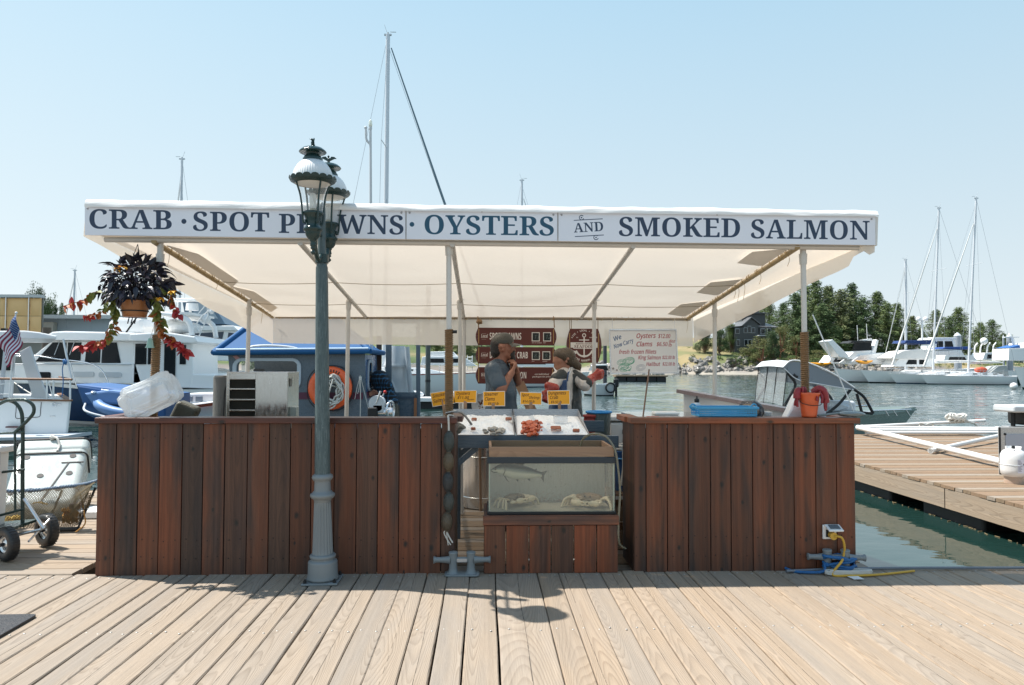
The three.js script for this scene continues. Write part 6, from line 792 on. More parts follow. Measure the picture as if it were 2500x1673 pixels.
// sailboat from the pixels of its bow, stern, waterline and mast
function sailboat(label, c) {
  const z = c.z ?? wlZ((c.bow + c.stern) / 2, c.wl), b = boat('sailboat', label, 'sailboat', c.bow, c.stern, z), B = Math.min(4.2, b.L * 0.3), f = c.free ?? 1.15, o = { rake: b.L * 0.1, stern: 0.7, dip: 0.1 };
  hullOn(b, B, f * 1.12, f, c.hull ?? MT.gel, c.boot ?? MT.green, o, c.band);
  const x0 = b.x(c.mast), tr = mesh('coachroof', [prof([[b.L * 0.20, f - 0.1], [b.L * 0.24, f + 0.42], [b.L * 0.55, f + 0.38], [b.L * 0.72, f - 0.02]], B * 0.55, 0, 0, 0, 0.06)], MT.gel, b.o);
  for (const t of [0.3, 0.4, 0.5]) mesh('window', [rbox(b.L * 0.045, 0.12, 0.03, b.L * t, f + 0.22, b.n * B * 0.275, 0.02)], bigWin, tr);
  const top = V(b.x(c.mastTopPx), b.y(c.mastTop, c.mastTopPx), 0), foot = V(x0, f + 0.2, 0), r = c.r ?? 0.09, mp = (t) => foot.clone().lerp(top, t);
  const m = mesh('mast', [bar(foot, top, r, r * 0.85, 12)], mastM, b.o);
  const sp = []; for (const t of c.spread ?? [0.4, 0.7]) { const q = mp(t), w = B * 0.42; mesh('spreader', [bar(q.clone().add(V(-0.15, 0.06, w)), q, 0.025), bar(q, q.clone().add(V(-0.15, 0.06, -w)), 0.025)], mastM, m); }
  mesh('masthead', [box(0.5, 0.1, 0.12, top.x, top.y, 0), bar(top, top.clone().add(V(-0.25, 0.7, 0)), 0.012), box(0.4, 0.03, 0.05, top.x + 0.35, top.y + 0.2, 0), cyl(0.06, 0.06, 0.1, top.x, top.y + 0.12, 0)], MT.gelGrey, m);
  const bow = V(b.L * 0.985, f * 1.12 + 0.1, 0), w = []; for (const s of [-1, 1]) { const q = mp((c.spread ?? [0.4])[0]).add(V(-0.15, 0.06, s * B * 0.42)); w.push(rig(mp(0.98), q), rig(q, V(x0 - 0.3, f, s * B * 0.48)), rig(mp(0.55), V(x0 + 0.4, f, s * B * 0.46))); } w.push(rig(top, V(0.2, f, 0)), rig(mp(0.97), bow)); mesh('rigging', w, wireM, b.o);
  const jt = c.jibTop ?? 0.93, j0 = bow, j1 = foot.clone().lerp(top, jt).lerp(bow, 0.03); mesh('furled_jib', [bar(bow.clone().lerp(j1, 0.05), j1, c.jib ?? 0.09, 0.04, 8)], c.jibM ?? MT.canvasW, b.o);
  const bm = V(x0 - 0.1, f + 1.45, 0), be = V(b.L * 0.16, f + 1.6, 0); mesh('boom', [bar(bm, be, 0.07), put(lump(1, (bm.x - be.x) * 0.46, 0.17, 0.15, 0.12, 4, 3), (bm.x + be.x) / 2, bm.y + 0.2, 0)], c.cover ?? MT.canvasW, b.o);
  const st = []; for (let k = 0; k <= 9; k++) { const s = k / 9, xx = b.L * (0.04 + 0.93 * s), hw = B / 2 * (0.7 + 0.3 * Math.min(1, s / 0.35)) * (1 - Math.pow(Math.max(0, (s - 0.4) / 0.6), 2.3)) * 0.93; for (const sd of [-1, 1]) st.push([V(xx, f + 0.12 * s * s, sd * hw), V(xx, f + 0.62 + 0.12 * s * s, sd * hw)]); }
  const ls = st.map(([p, q]) => bar(p, q, 0.018, 0.018, 5)); for (let k = 0; k + 2 < st.length; k++) ls.push(bar(st[k][1], st[k + 2][1], 0.01, 0.01, 4)); mesh('lifeline', ls, MT.chrome, b.o);
  if (c.dodger) mesh('dodger', [prof([[b.L * 0.16, f], [b.L * 0.18, f + 1.25], [b.L * 0.27, f + 1.15], [b.L * 0.34, f + 0.45]], B * 0.55, 0, 0, 0, 0.05)], c.dodger, b.o);
  return b;
}
const whiteHull = phy([0.86, 0.87, 0.87], 0.25, 0, { clearcoat: 0.5 });
sailboat('white sailboat with the tall main mast behind the lamp and red trimmed gunwale', { bow: 1232, stern: 770, wl: 966, free: 1.5, mast: 938, mastTop: 85, mastTopPx: 940, r: 0.17, spread: [0.66], jib: 0.12, jibTop: 0.99, jibM: std([0.15, 0.22, 0.26], 0.8), hull: whiteHull, band: std([0.35, 0.07, 0.04], 0.5), boot: MT.navy });
{ const b = sailboat('rightmost white yacht with a pale furled jib and a red liferaft on deck', { bow: 2246, stern: 2488, wl: 939, free: 1.05, mast: 2364, mastTop: 484, mastTopPx: 2391, r: 0.13, spread: [0.3, 0.62], jib: 0.14, jibTop: 0.88, hull: whiteHull, dodger: std([0.35, 0.37, 0.36], 0.9) }); mesh('liferaft', [lump(1, 0.75, 0.35, 0.45, 0.2, 3, 2).translate(b.L * 0.42, 1.75, b.n * 0.6)], std([0.55, 0.10, 0.05], 0.7), b.o); mesh('fender', [sph(0.2, b.L * 0.12, 0.55, b.n * 1.95, 1, 2.6, 1)], MT.green, b.o); }
sailboat('left one of the two moored white yachts on the right', { bow: 2169, stern: 2430, wl: 937, free: 1.15, mast: 2278, mastTop: 508, mastTopPx: 2299, r: 0.13, spread: [0.3, 0.62], jib: 0.14, jibTop: 0.9, hull: whiteHull, boot: MT.navy, cover: std([0.66, 0.66, 0.64], 0.9) });
sailboat('sailboat whose mast rises above the left end of the awning', { bow: 380, stern: 520, z: -62, free: 1.1, mast: 436, mastTop: 388, mastTopPx: 435, r: 0.12, jib: 0.05, cover: MT.blueCanvas });
sailboat('sailboat whose short mast shows left of the hanging basket', { bow: 130, stern: 250, z: -95, free: 1.1, mast: 177, mastTop: 660, mastTopPx: 177, r: 0.13, jib: 0.05, spread: [0.5] });
sailboat('sailboat whose mast tip shows above the OYSTERS board', { bow: 1420, stern: 1180, z: -75, free: 1.2, mast: 1274, mastTop: 440, mastTopPx: 1273, r: 0.14, jib: 0.05, cover: MT.blueCanvas });
sailboat('small sailboat with a bare mast behind the blue topped cruiser', { bow: 2150, stern: 2290, z: -105, free: 1.2, mast: 2212, mastTop: 634, mastTopPx: 2215, r: 0.2, jib: 0.05, spread: [0.35, 0.7], cover: MT.blueCanvas });
// motor cruisers
function cruiser(label, bowPx, sternPx, z, f0, f1, B, hullM, bootM, draw) { const b = boat('motor_cruiser', label, 'motor boat', bowPx, sternPx, z); hullOn(b, B, f0, f1, hullM, bootM, { rake: b.L * 0.12, stern: 0.92, dip: 0.1 }); draw(b, (n, pts, w, m, p = b.o, dz = 0, bv = 0.04) => mesh(n, [prof(P2(b, pts), w, 0, 0, dz, bv)], m, p), (pts, w, m, p = b.o) => mesh('window', [prof(P2(b, pts), 0.05, 0, 0, b.n * (w / 2 + 0.012), 0.01)], m || bigWin, p)); return b; }
const rails = (b, pts, dz, r = 0.022) => mesh('rail', [tube(pts.map(([x, y]) => V(b.x(x), b.y(y, x), dz)), r, 5, pts.length * 4)], MT.chrome, b.o);
cruiser('white cruiser with a swept radar arch and dark enclosed bridge', 2035, 2215, -92, 1.9, 1.5, 4, whiteHull, MT.black, (b, part, win) => {
  const c = part('cabin', [[2062, 886], [2085, 868], [2140, 862], [2212, 868], [2212, 892]], 3.2, MT.gel); part('bridge', [[2055, 878], [2075, 858], [2118, 856], [2125, 874]], 2.6, MT.gel); win([[2070, 858], [2076, 837], [2116, 837], [2118, 858]], 2.4, bigWin, c); part('bimini', [[2062, 838], [2070, 833], [2116, 833], [2118, 838]], 2.6, MT.black);
  part('radar_arch', [[2110, 876], [2128, 830], [2133, 832], [2122, 878]], 2.8, MT.gel); part('radar_arch', [[2038, 872], [2010, 834], [2022, 830], [2058, 866], [2062, 876]], 2.8, MT.gel); part('radar_dome', [[2102, 830], [2126, 827], [2126, 832], [2104, 834]], 0.9, MT.white); mesh('antenna', [bar(V(b.x(2096), b.y(835), 0), V(b.x(2094), b.y(790), 0), 0.04), bar(V(b.x(2119), b.y(830), 0), V(b.x(2117), b.y(786), 0), 0.04)], MT.white, b.o);
  win([[2112, 890], [2119, 890], [2119, 893], [2112, 893]], 4.0, bigWin, b.o); win([[2134, 892], [2141, 892], [2141, 895], [2134, 895]], 4.0, bigWin, b.o); rails(b, [[2052, 880], [2090, 876], [2140, 878], [2180, 880]], b.n * 1.6); });
cruiser('white cruiser carrying an orange kayak on its foredeck', 1960, 2085, -96, 1.7, 1.4, 3.8, whiteHull, MT.black, (b, part, win) => { part('cabin', [[2010, 886], [2024, 868], [2080, 866], [2083, 890]], 3, MT.gel); win([[2022, 884], [2030, 872], [2070, 871], [2072, 884]], 3); win([[2012, 902], [2028, 902], [2028, 905], [2012, 905]], 3.6, bigWin, b.o); });
const kayak = (label, x0, x1, py, z) => { const a = at(x0, py, z), c = at(x1, py, z), o = thing('kayak', label, 'kayak', V((a.x + c.x) / 2, a.y, z)), L = c.x - a.x; mesh('hull', sheet((u, v) => { const s = 2 * u - 1, w = Math.pow(Math.max(0, 1 - s * s), 0.6), an = v * 2 * PI; return V(s * L / 2, 0.18 * s * s + 0.3 * w * Math.sin(an) * (Math.sin(an) > 0 ? 0.6 : 0.9), 0.36 * w * Math.cos(an)); }, 24, 12), std([0.75, 0.32, 0.02], 0.4), o); mesh('cockpit', [sph(0.25, 0, 0.13, 0.1, 1.6, 0.4, 1)], MT.black, o); };
kayak('orange kayak left of the swept arch cruiser', 1978, 2030, 889, -92.5); kayak('orange yellow kayak on the bow of the arch cruiser', 2088, 2132, 884, -89.6);
cruiser('white cruiser under a grey canvas cover with a navy bimini', 2100, 2320, -88.5, 1.7, 1.5, 4, whiteHull, MT.black, (b, part, win) => { part('cabin', [[2165, 895], [2180, 876], [2260, 874], [2262, 896]], 3, MT.gel); win([[2196, 890], [2202, 879], [2222, 879], [2222, 890]], 3); win([[2228, 890], [2228, 879], [2245, 879], [2245, 890]], 3); part('canvas_cover', [[2158, 874], [2186, 858], [2228, 853], [2266, 858], [2268, 877], [2175, 877]], 3.4, MT.canvasW); part('bimini', [[2194, 838], [2198, 832], [2268, 832], [2274, 840], [2250, 842]], 3, MT.blueCanvas); mesh('bimini_frame', [[2200, 2196], [2230, 2240], [2266, 2252]].map(([p, q]) => bar(V(b.x(p), b.y(836), -1.3), V(b.x(q), b.y(858), -1.3), 0.035)), MT.chrome, b.o); });
cruiser('big white trawler yacht with a clear enclosed flybridge', 2390, 2230, -100, 2.0, 1.7, 4.4, whiteHull, MT.navy, (b, part, win) => { part('cabin', [[2258, 880], [2262, 858], [2330, 856], [2345, 882]], 3.4, MT.gel); const e = part('flybridge', [[2262, 856], [2266, 830], [2314, 828], [2322, 856]], 3, MT.gel); win([[2272, 852], [2274, 834], [2288, 834], [2288, 852]], 3, bigWin, e); win([[2292, 852], [2292, 834], [2310, 834], [2314, 852]], 3, bigWin, e); part('hardtop', [[2256, 830], [2262, 825], [2316, 825], [2320, 830]], 3.3, MT.white); mesh('mast', [bar(V(b.x(2253), b.y(832), 0), V(b.x(2253), b.y(776), 0), 0.13), bar(V(b.x(2240), b.y(786), 0), V(b.x(2266), b.y(776), 0), 0.05), sph(0.35, b.x(2245), b.y(774), 0), sph(0.35, b.x(2262), b.y(774), 0), bar(V(b.x(2256), b.y(800), 0), V(b.x(2275), b.y(828), 0), 0.04)], MT.white, b.o); });
cruiser('white cruiser with a royal blue bimini between the two yacht masts', 2400, 2270, -96, 1.5, 1.3, 3.6, whiteHull, MT.navy, (b, part, win) => { part('cabin', [[2288, 885], [2294, 868], [2360, 868], [2376, 886]], 2.8, MT.gel); win([[2300, 882], [2304, 872], [2340, 872], [2346, 882]], 2.8); part('bimini', [[2288, 852], [2294, 848], [2354, 847], [2360, 854]], 2.8, std([0.03, 0.08, 0.27], 0.9)); mesh('bimini_frame', [2298, 2330, 2352].map((p) => bar(V(b.x(p), b.y(852), -1.2), V(b.x(p + 3), b.y(870), -1.2), 0.04)), MT.chrome, b.o); });
cruiser('white fishing boat with davits and rod racks right of the yacht mast', 2460, 2360, -106, 1.9, 1.6, 4, whiteHull, MT.navy, (b, part, win) => { part('cabin', [[2384, 878], [2390, 862], [2450, 860], [2455, 880]], 3, MT.gel); win([[2394, 876], [2396, 866], [2440, 866], [2444, 876]], 3); mesh('davit', [2392, 2400, 2410, 2418].map((p, i) => tube([V(b.x(p), b.y(862), -1.2 + i * 0.6), V(b.x(p + 3), b.y(840), -1.2 + i * 0.6), V(b.x(p + 9), b.y(832), -1.2 + i * 0.6)], 0.11, 6)), MT.white, b.o); mesh('satellite_dome', [sph(0.55, b.x(2404), b.y(828), 0)], MT.white, b.o); });
cruiser('white cabin cruiser with a pale mast near the right edge', 2590, 2430, -90, 1.9, 1.7, 4, whiteHull, MT.navy, (b, part, win) => { part('cabin', [[2442, 880], [2444, 852], [2500, 850], [2540, 852], [2555, 882]], 3.2, MT.gel); win([[2490, 866], [2492, 856], [2530, 856], [2534, 866]], 3.2); part('hardtop', [[2480, 850], [2484, 838], [2530, 836], [2536, 850]], 3, MT.white); part('canvas', [[2448, 850], [2474, 843], [2476, 850]], 2.6, std([0.03, 0.12, 0.35], 0.9)); mesh('mast', [bar(V(b.x(2481), b.y(852), 0), V(b.x(2473), b.y(818), 0), 0.25, 0.15), box(2.0, 0.12, 0.3, b.x(2472), b.y(818), 0)], MT.white, b.o); });
cruiser('grey white boat hull cut by the right edge of the picture', 2475, 2680, -62, 2.1, 1.9, 4, whiteHull, MT.green, (b, part) => { part('cabin', [[2530, 885], [2540, 858], [2640, 858], [2650, 888]], 3.2, MT.gel); mesh('buoy', [sph(0.33, b.L + 0.3, 0.3, -0.4)], MT.white, b.o); });
for (const [px, top, r, lb] of [[2338, 820, 0.55, 'thick grey steel piling behind the blue bimini'], [2465, 822, 0.45, 'grey steel piling near the right edge'], [2450, 825, 0.15, 'thin grey piling near the right edge']]) { const z = -108, p = at(px, top, z), o = thing('piling', lb, 'piling', V(p.x, WATER - 1, z)); mesh('post', [cyl(r, r, p.y - WATER + 1, 0, (p.y - WATER + 1) / 2, 0)], worn([0.33, 0.36, 0.4], 0.6, 0.2), o); mesh('cap', [cyl(r * 0.2, r * 1.05, 0.5, 0, p.y - WATER + 1.25, 0)], MT.gelGrey, o); }
for (const [px, top, z, r, m, lb] of [[1046, 700, -34, 0.14, [0.06, 0.075, 0.075], 'dark timber piling left of the wrapped centre post'], [1477, 830, -60, 0.18, [0.05, 0.05, 0.06], 'dark piling between the round sign and the whiteboard'], [114, 800, -30, 0.2, [0.12, 0.085, 0.06], 'brown timber piling before the corrugated shed']]) { const p = at(px, top, z), o = thing('piling', lb, 'piling', V(p.x, WATER - 1, z)), h = p.y - WATER + 1; mesh('post', [cyl(r * 0.92, r, h, 0, h / 2, 0, 0, 0, 0, 14)], worn(m, 0.9, 0, 5, 3), o); mesh('band', [cyl(r * 1.03, r * 1.03, 0.12, 0, 2.2, 0)], MT.black, o); }
// boats and docks seen under the awning
cruiser('white motor yacht with a flybridge behind the middle posts', 1200, 1020, -58, 1.6, 1.5, 3.8, whiteHull, MT.navy, (b, part, win) => { part('cabin', [[1030, 892], [1034, 872], [1130, 870], [1165, 894]], 3, MT.gel); win([[1042, 886], [1044, 876], [1085, 876], [1087, 886]], 3); win([[1092, 886], [1092, 876], [1120, 876], [1132, 886]], 3); part('flybridge', [[1040, 872], [1044, 860], [1105, 858], [1120, 872]], 2.6, MT.gel); mesh('ladder', [bar(V(b.x(1140), b.y(868), -1.5), V(b.x(1140), b.y(905), -1.5), 0.03), bar(V(b.x(1152), b.y(868), -1.5), V(b.x(1152), b.y(905), -1.5), 0.03), ...[872, 880, 888, 896].map((y) => bar(V(b.x(1140), b.y(y), -1.5), V(b.x(1152), b.y(y), -1.5), 0.03))], MT.white, b.o); });
cruiser('white boat with blue canvas seen between the brown signs', 1440, 1215, -66, 1.5, 1.4, 3.6, whiteHull, MT.navy, (b, part, win) => { part('cabin', [[1230, 895], [1236, 876], [1340, 874], [1380, 897]], 2.8, MT.gel); win([[1246, 890], [1250, 880], [1320, 880], [1330, 890]], 2.8); part('canvas', [[1240, 876], [1250, 868], [1330, 868], [1345, 876]], 2.8, std([0.03, 0.06, 0.25], 0.9)); });
cruiser('grey runabout with an outboard motor right of the awning post', 1420, 1492, -46, 0.95, 0.85, 2.2, MT.gelGrey, MT.black, (b, part, win) => { part('windscreen', [[1440, 905], [1448, 893], [1474, 891], [1482, 905]], 1.7, bigWin); part('roof', [[1446, 894], [1450, 890], [1476, 889], [1480, 893]], 1.8, MT.white); mesh('outboard', [rbox(0.35, 0.6, 0.4, -0.35, 0.85, 0, 0.1), box(0.14, 0.8, 0.16, -0.35, 0.3, 0), tor(0.32, 0.06, b.x(1484), 0.55, -1.15)], MT.black, b.o); });
{ const z = -95, a = at(1500, 926, z), c = at(1625, 926, z), o = thing('floating_dock', 'distant floating dock on black floats under the whiteboard', 'dock', V(a.x, WATER, z)); mesh('deck', [box(c.x - a.x, 0.2, 2.5, (c.x - a.x) / 2, 0.75, 0)], deckDull, o); for (let k = 0; k < 5; k++) mesh('float', [rbox(1.3, 0.75, 2.2, 0.8 + k * (c.x - a.x - 1.6) / 4, 0.28, 0, 0.15)], MT.black, o); }
{ const z = -29, a = at(980, 960, z), c = at(1165, 962, z), o = thing('floating_dock', 'low white edged dock in front of the red trimmed sailboat', 'dock', V(a.x, WATER, z)); mesh('deck', [box(c.x - a.x, 0.16, 1.6, (c.x - a.x) / 2, 0.42, -0.8)], MT.white, o); mesh('float', [box(c.x - a.x - 0.4, 0.36, 1.3, (c.x - a.x) / 2, 0.16, -0.8)], MT.black, o); for (const t of [0.15, 0.6]) mesh('fender', [sph(0.22, (c.x - a.x) * t, 0.66, -0.4, 2.2, 0.8, 1)], MT.gel, o); }
// ---------- the left side: trawler, yacht behind, blue tug, boat with the flag, blue dinghy ----------
{
  const b = cruiser('white pilothouse trawler with a navy hull behind the hanging basket', 30, 650, -20.6, 1.55, 1.25, 3.2, MT.navy, MT.white, (b, part, win) => {
    const n = b.n; mesh('bulwark', hullG(b.L, 3.2, 1.55, 1.25, { rake: b.L * 0.12, stern: 0.92, dip: 0.1 }, 0.93, 1.0, 0.03), MT.gel, b.o);
    part('trunk', [[48, 935], [44, 902], [80, 889], [370, 886], [385, 935]], 2.3, MT.gel); mesh('trunk_grab', [bar(V(b.x(80), b.y(893), n * 1.17), V(b.x(360), b.y(893), n * 1.17), 0.02)], MT.gelGrey, b.o);
    const p = part('pilothouse', [[104, 890], [168, 836], [362, 834], [366, 890]], 2.2, MT.gel);
    win([[133, 884], [173, 839], [205, 839], [204, 884]], 2.2, bigWin, p); win([[208, 884], [209, 839], [240, 839], [238, 884]], 2.2, bigWin, p); win([[249, 886], [254, 839], [285, 839], [284, 886]], 2.2, bigWin, p); win([[288, 887], [290, 839], [322, 839], [333, 888]], 2.2, bigWin, p);
    const rf = part('roof', [[146, 834], [180, 815], [210, 813], [370, 817], [375, 832], [362, 836]], 2.7, MT.gel, b.o, 0, 0.05); part('aft_roof', [[360, 836], [362, 820], [440, 815], [512, 826], [520, 838], [505, 842]], 2.8, MT.gel);
    const a = part('aft_cabin', [[362, 945], [364, 836], [500, 836], [506, 945]], 2.3, MT.gel); for (const q of [[[368, 890], [368, 842], [394, 842], [394, 890]], [[398, 890], [398, 842], [424, 842], [424, 890]], [[472, 890], [472, 845], [486, 845], [486, 890]]]) win(q, 2.3, bigWin, a);
    mesh('door', [prof(P2(b, [[436, 942], [436, 842], [462, 842], [462, 942]]), 0.05, 0, 0, n * 1.17, 0.01)], bigWin, a);
    for (const [x0, x1, y0, y1, dk] of [[138, 172, 911, 927, 1], [222, 273, 910, 922, 0], [284, 337, 911, 923, 0]]) mesh('porthole', [prof(rrect(Math.min(b.x(x0), b.x(x1)), b.y(y1), Math.max(b.x(x0), b.x(x1)), b.y(y0), 0.06), 0.03, 0, 0, n * 1.165)], dk ? bigWin : MT.gelGrey, b.o);
    rails(b, [[30, 868], [80, 866], [130, 868], [200, 878], [270, 887], [300, 902], [322, 942]], n * 1.45); rails(b, [[30, 868], [30, 930]], n * 1.2); rails(b, [[75, 880], [95, 940]], n * 1.4); rails(b, [[227, 884], [244, 940]], n * 1.45); rails(b, [[40, 900], [90, 872], [130, 873]], n * 1.3);
    part('roof_locker', [[286, 818], [290, 790], [302, 778], [366, 782], [374, 800], [372, 818]], 1.6, MT.gel, rf, 0, 0.1); mesh('roof_rail', [bar(V(b.x(340), b.y(830), n * 1.2), V(b.x(376), b.y(778), n * 1.2), 0.03), ...[350, 358, 366].map((x) => bar(V(b.x(x), b.y(800), n * 1.2), V(b.x(x + 4), b.y(782), n * 1.2), 0.02))], MT.black, rf);
    mesh('tender', [lump(1, 0.62, 0.22, 0.5, 0.12, 2, 3).translate(b.x(445), b.y(804), 0), lump(1, 0.3, 0.25, 0.4, 0.1, 3, 2).translate(b.x(418), b.y(800), 0.1)], MT.gel, rf);
    mesh('radar_arch', [tube([V(b.x(498), b.y(826), n * 1.1), V(b.x(490), b.y(795), n * 1.1), V(b.x(470), b.y(782), n * 1.1), V(b.x(420), b.y(776), n * 1.1)], 0.09, 8), tube([V(b.x(498), b.y(826), -n * 1.1), V(b.x(490), b.y(795), -n * 1.1), V(b.x(470), b.y(782), -n * 1.1), V(b.x(420), b.y(776), -n * 1.1)], 0.09, 8), box(1.3, 0.08, 2.3, b.x(445), b.y(775), 0)], MT.gel, b.o);
    mesh('radar', [rbox(1.05, 0.13, 0.2, b.x(460), b.y(738), 0, 0.06), cyl(0.19, 0.22, 0.24, b.x(466), b.y(754), 0), cyl(0.05, 0.05, 0.3, b.x(462), b.y(768), 0), tube([V(b.x(480), b.y(772), 0), V(b.x(500), b.y(745), 0), V(b.x(502), b.y(715), 0)], 0.02, 5), tube([V(b.x(490), b.y(772), 0.2), V(b.x(512), b.y(748), 0.2), V(b.x(514), b.y(735), 0.2)], 0.02, 5), sph(0.09, b.x(514), b.y(765), 0), sph(0.14, b.x(500), b.y(783), 0, 1.2, 1.2, 1)], MT.white, b.o);
    mesh('boarding_ladder', [bar(V(b.x(512), b.y(826), n), V(b.x(533), b.y(778), n), 0.022), bar(V(b.x(504), b.y(800), n), V(b.x(522), b.y(776), n), 0.022), ...[0.15, 0.35, 0.55, 0.75].map((t) => bar(V(b.x(512 + 21 * t), b.y(826 - 48 * t), n), V(b.x(500 + 22 * t), b.y(812 - 36 * t), n), 0.018))], MT.white, b.o);
    for (const px of [150, 300, 420]) mesh('fender', [sph(0.13, b.x(px), 0.75, n * 1.72, 1, 2.4, 1), bar(V(b.x(px), 1.0, n * 1.7), V(b.x(px), 1.5, n * 1.6), 0.012)], MT.gel, b.o); mesh('mooring_line', [tube([V(b.x(60), 1.6, n * 1.0), V(b.x(150), 1.1, n * 1.8), V(b.x(260), 0.6, n * 2.6)], 0.02, 5)], MT.rope, b.o); for (const q of [190, 225]) mesh('wiper', [bar(V(b.x(q), b.y(842), n * 1.15), V(b.x(q - 11), b.y(872), n * 1.15), 0.012)], MT.gelGrey, p);
    part('cockpit_side', [[500, 945], [506, 912], [640, 918], [645, 950]], 2.6, MT.gel);
  });
}
cruiser('large white yacht with a blue canvas flybridge behind the trawler', 440, 690, -31, 2.1, 1.7, 4.2, MT.gel, MT.navy, (b, part, win) => { part('house', [[480, 880], [500, 812], [600, 806], [668, 820], [676, 884]], 3.4, MT.gel); win([[492, 860], [508, 818], [575, 814], [566, 862]], 3.4, std([0.03, 0.05, 0.08], 0.2)); win([[580, 862], [586, 816], [640, 822], [648, 864]], 3.4, std([0.03, 0.05, 0.08], 0.2)); part('fly_deck', [[486, 812], [490, 800], [598, 800], [612, 812]], 3.6, MT.gel); part('canvas_enclosure', [[486, 800], [474, 742], [505, 734], [540, 742], [576, 796]], 3.2, std([0.12, 0.19, 0.26], 0.35)); part('enclosure_pane', [[500, 770], [512, 745], [536, 748], [560, 784], [505, 780]], 3.24, phy([0.35, 0.42, 0.48], 0.1, 0, {})); mesh('antenna', [bar(V(b.x(538), b.y(798), -1.7), V(b.x(536), b.y(750), -1.7), 0.04)], MT.white, b.o); });
{ // tug wheelhouse
  const z = -7.6, q = (px, py, dz = 0) => at(px, py, z + dz), o = thingW('tug_boat', 'slate blue tug with a bright blue wheelhouse roof behind the left counter', 'tug boat', V(q(730, 950).x, WATER, z - 1)), w = MT.slate;
  const zf = z - 1.45, zr = z - 0.72;
  // hull and deck
  const hx0 = q(470, 1000).x, hx1 = q(1060, 1000).x; mesh('hull', [...hullG(hx1 - hx0, 2.6, 1.0, 0.85, { rake: 0.5, stern: 0.85 })].map((g) => g.rotateY(PI).translate(hx1, WATER, zr)), w, o); mesh('deck', [deckG(hx1 - hx0, 2.6, 1.0, 0.85, { rake: 0.5, stern: 0.85 }).rotateY(PI).translate(hx1, WATER, zr)], std([0.2, 0.22, 0.24], 0.8), o);
  const P = (px, py) => { const p = q(px, py); return [p.x, p.y]; };
  mesh('wall', [prof([P(556, 862), P(574, 1060), P(908, 1060), P(893, 955), P(890, 862)], 0.05, 0, 0, z - 0.025, 0, [rrect(P(594, 0)[0], P(0, 945)[1], P(738, 0)[0], P(0, 879)[1], 0.09)])], w, o); mesh('far_wall', [prof([P(556, 862), P(574, 1060), P(893, 1060), P(890, 862)], 0.05, 0, 0, zf, 0, [rrect(P(590, 0)[0] - 0.1, P(0, 945)[1], P(760, 0)[0], P(0, 879)[1], 0.09)])], w, o);
  const xr = P(890, 862)[0], xl = P(562, 862)[0]; const side = prof([[0, P(0, 1060)[1]], [1.42, P(0, 1060)[1]], [1.42, P(0, 862)[1]], [0, P(0, 862)[1]]], 0.05, 0, 0, 0, 0, [rrect(0.35, P(0, 948)[1], 0.75, P(0, 882)[1], 0.1)]).rotateY(PI / 2).translate(xr - 0.026, 0, z - 0.03); mesh('side_wall', [side], MT.tugBlue, o); mesh('window_frame', [prof(rrect(0.29, P(0, 956)[1], 0.81, P(0, 874)[1], 0.13), 0.03, 0, 0, 0, 0.008, [rrect(0.36, P(0, 947)[1], 0.74, P(0, 883)[1], 0.09)]).rotateY(PI / 2).translate(xr + 0.012, 0, z - 0.03)], std([0.42, 0.48, 0.54], 0.5), o);
  const fr = mesh('window_frame', [prof(rrect(P(582, 0)[0], P(0, 952)[1], P(747, 0)[0], P(0, 872)[1], 0.16), 0.04, 0, 0, z + 0.012, 0.01, [rrect(P(592, 0)[0], P(0, 944)[1], P(738, 0)[0], P(0, 880)[1], 0.10)]), bar(V(...P(727, 880), z + 0.01), V(...P(727, 944), z + 0.01), 0.014)], std([0.45, 0.52, 0.58], 0.5), o); mesh('pane', [slab(V(...P(588, 876), z - 0.03), V(...P(742, 876), z - 0.03), V(...P(742, 948), z - 0.03), V(...P(588, 948), z - 0.03), 0.004)], phy([0.75, 0.8, 0.82], 0.03, 0, { transmission: 1, thickness: 0, ior: 1.5 }), fr);
  mesh('helm_seat', [rbox(0.16, 0.8, 0.2, P(620, 0)[0], 1.05, z - 0.6, 0.03), rbox(0.4, 0.5, 0.3, P(690, 0)[0], 1.1, z - 0.7, 0.05)], MT.black, o);
  mesh('stripe', [box(P(893, 0)[0] - P(571, 0)[0], P(0, 957)[1] - P(0, 974)[1], 0.012, (P(893, 0)[0] + P(571, 0)[0]) / 2 + 0.02, (P(0, 957)[1] + P(0, 974)[1]) / 2, z + 0.004), box(0.012, P(0, 957)[1] - P(0, 974)[1], 1.40, xr + 0.004, (P(0, 957)[1] + P(0, 974)[1]) / 2, z - 0.74)], std([0.10, 0.02, 0.05], 0.5), o);
  // hip roof
  const e0 = P(528, 861), e1 = P(905, 858), r0 = [P(606, 766)[0], P(0, 764)[1]], r1 = [P(800, 766)[0], P(0, 764)[1]], A = V(e0[0], e0[1], z + 0.14), B2 = V(e1[0], e1[1], z + 0.12), Cc = V(e1[0], e1[1], zf - 0.15), D = V(e0[0], e0[1], zf - 0.15), R0 = V(r0[0], r0[1], zr), R1 = V(r1[0], r1[1], zr), tri = (...t) => { const g = new THREE.BufferGeometry(); g.setAttribute('position', new THREE.Float32BufferAttribute(t.flatMap((p) => [p.x, p.y, p.z]), 3)); g.computeVertexNormals(); return g; };
  mesh('roof', [tri(A, B2, R1, A, R1, R0), tri(B2, Cc, R1), tri(Cc, D, R0, Cc, R0, R1), tri(D, A, R0), tri(A, D, Cc, A, Cc, B2), bar(A, R0, 0.05), bar(B2, R1, 0.05), bar(A, B2, 0.05, 0.05, 10), bar(B2, Cc, 0.05), bar(D, A, 0.05)], std([0.004, 0.085, 0.235], 0.75), o);
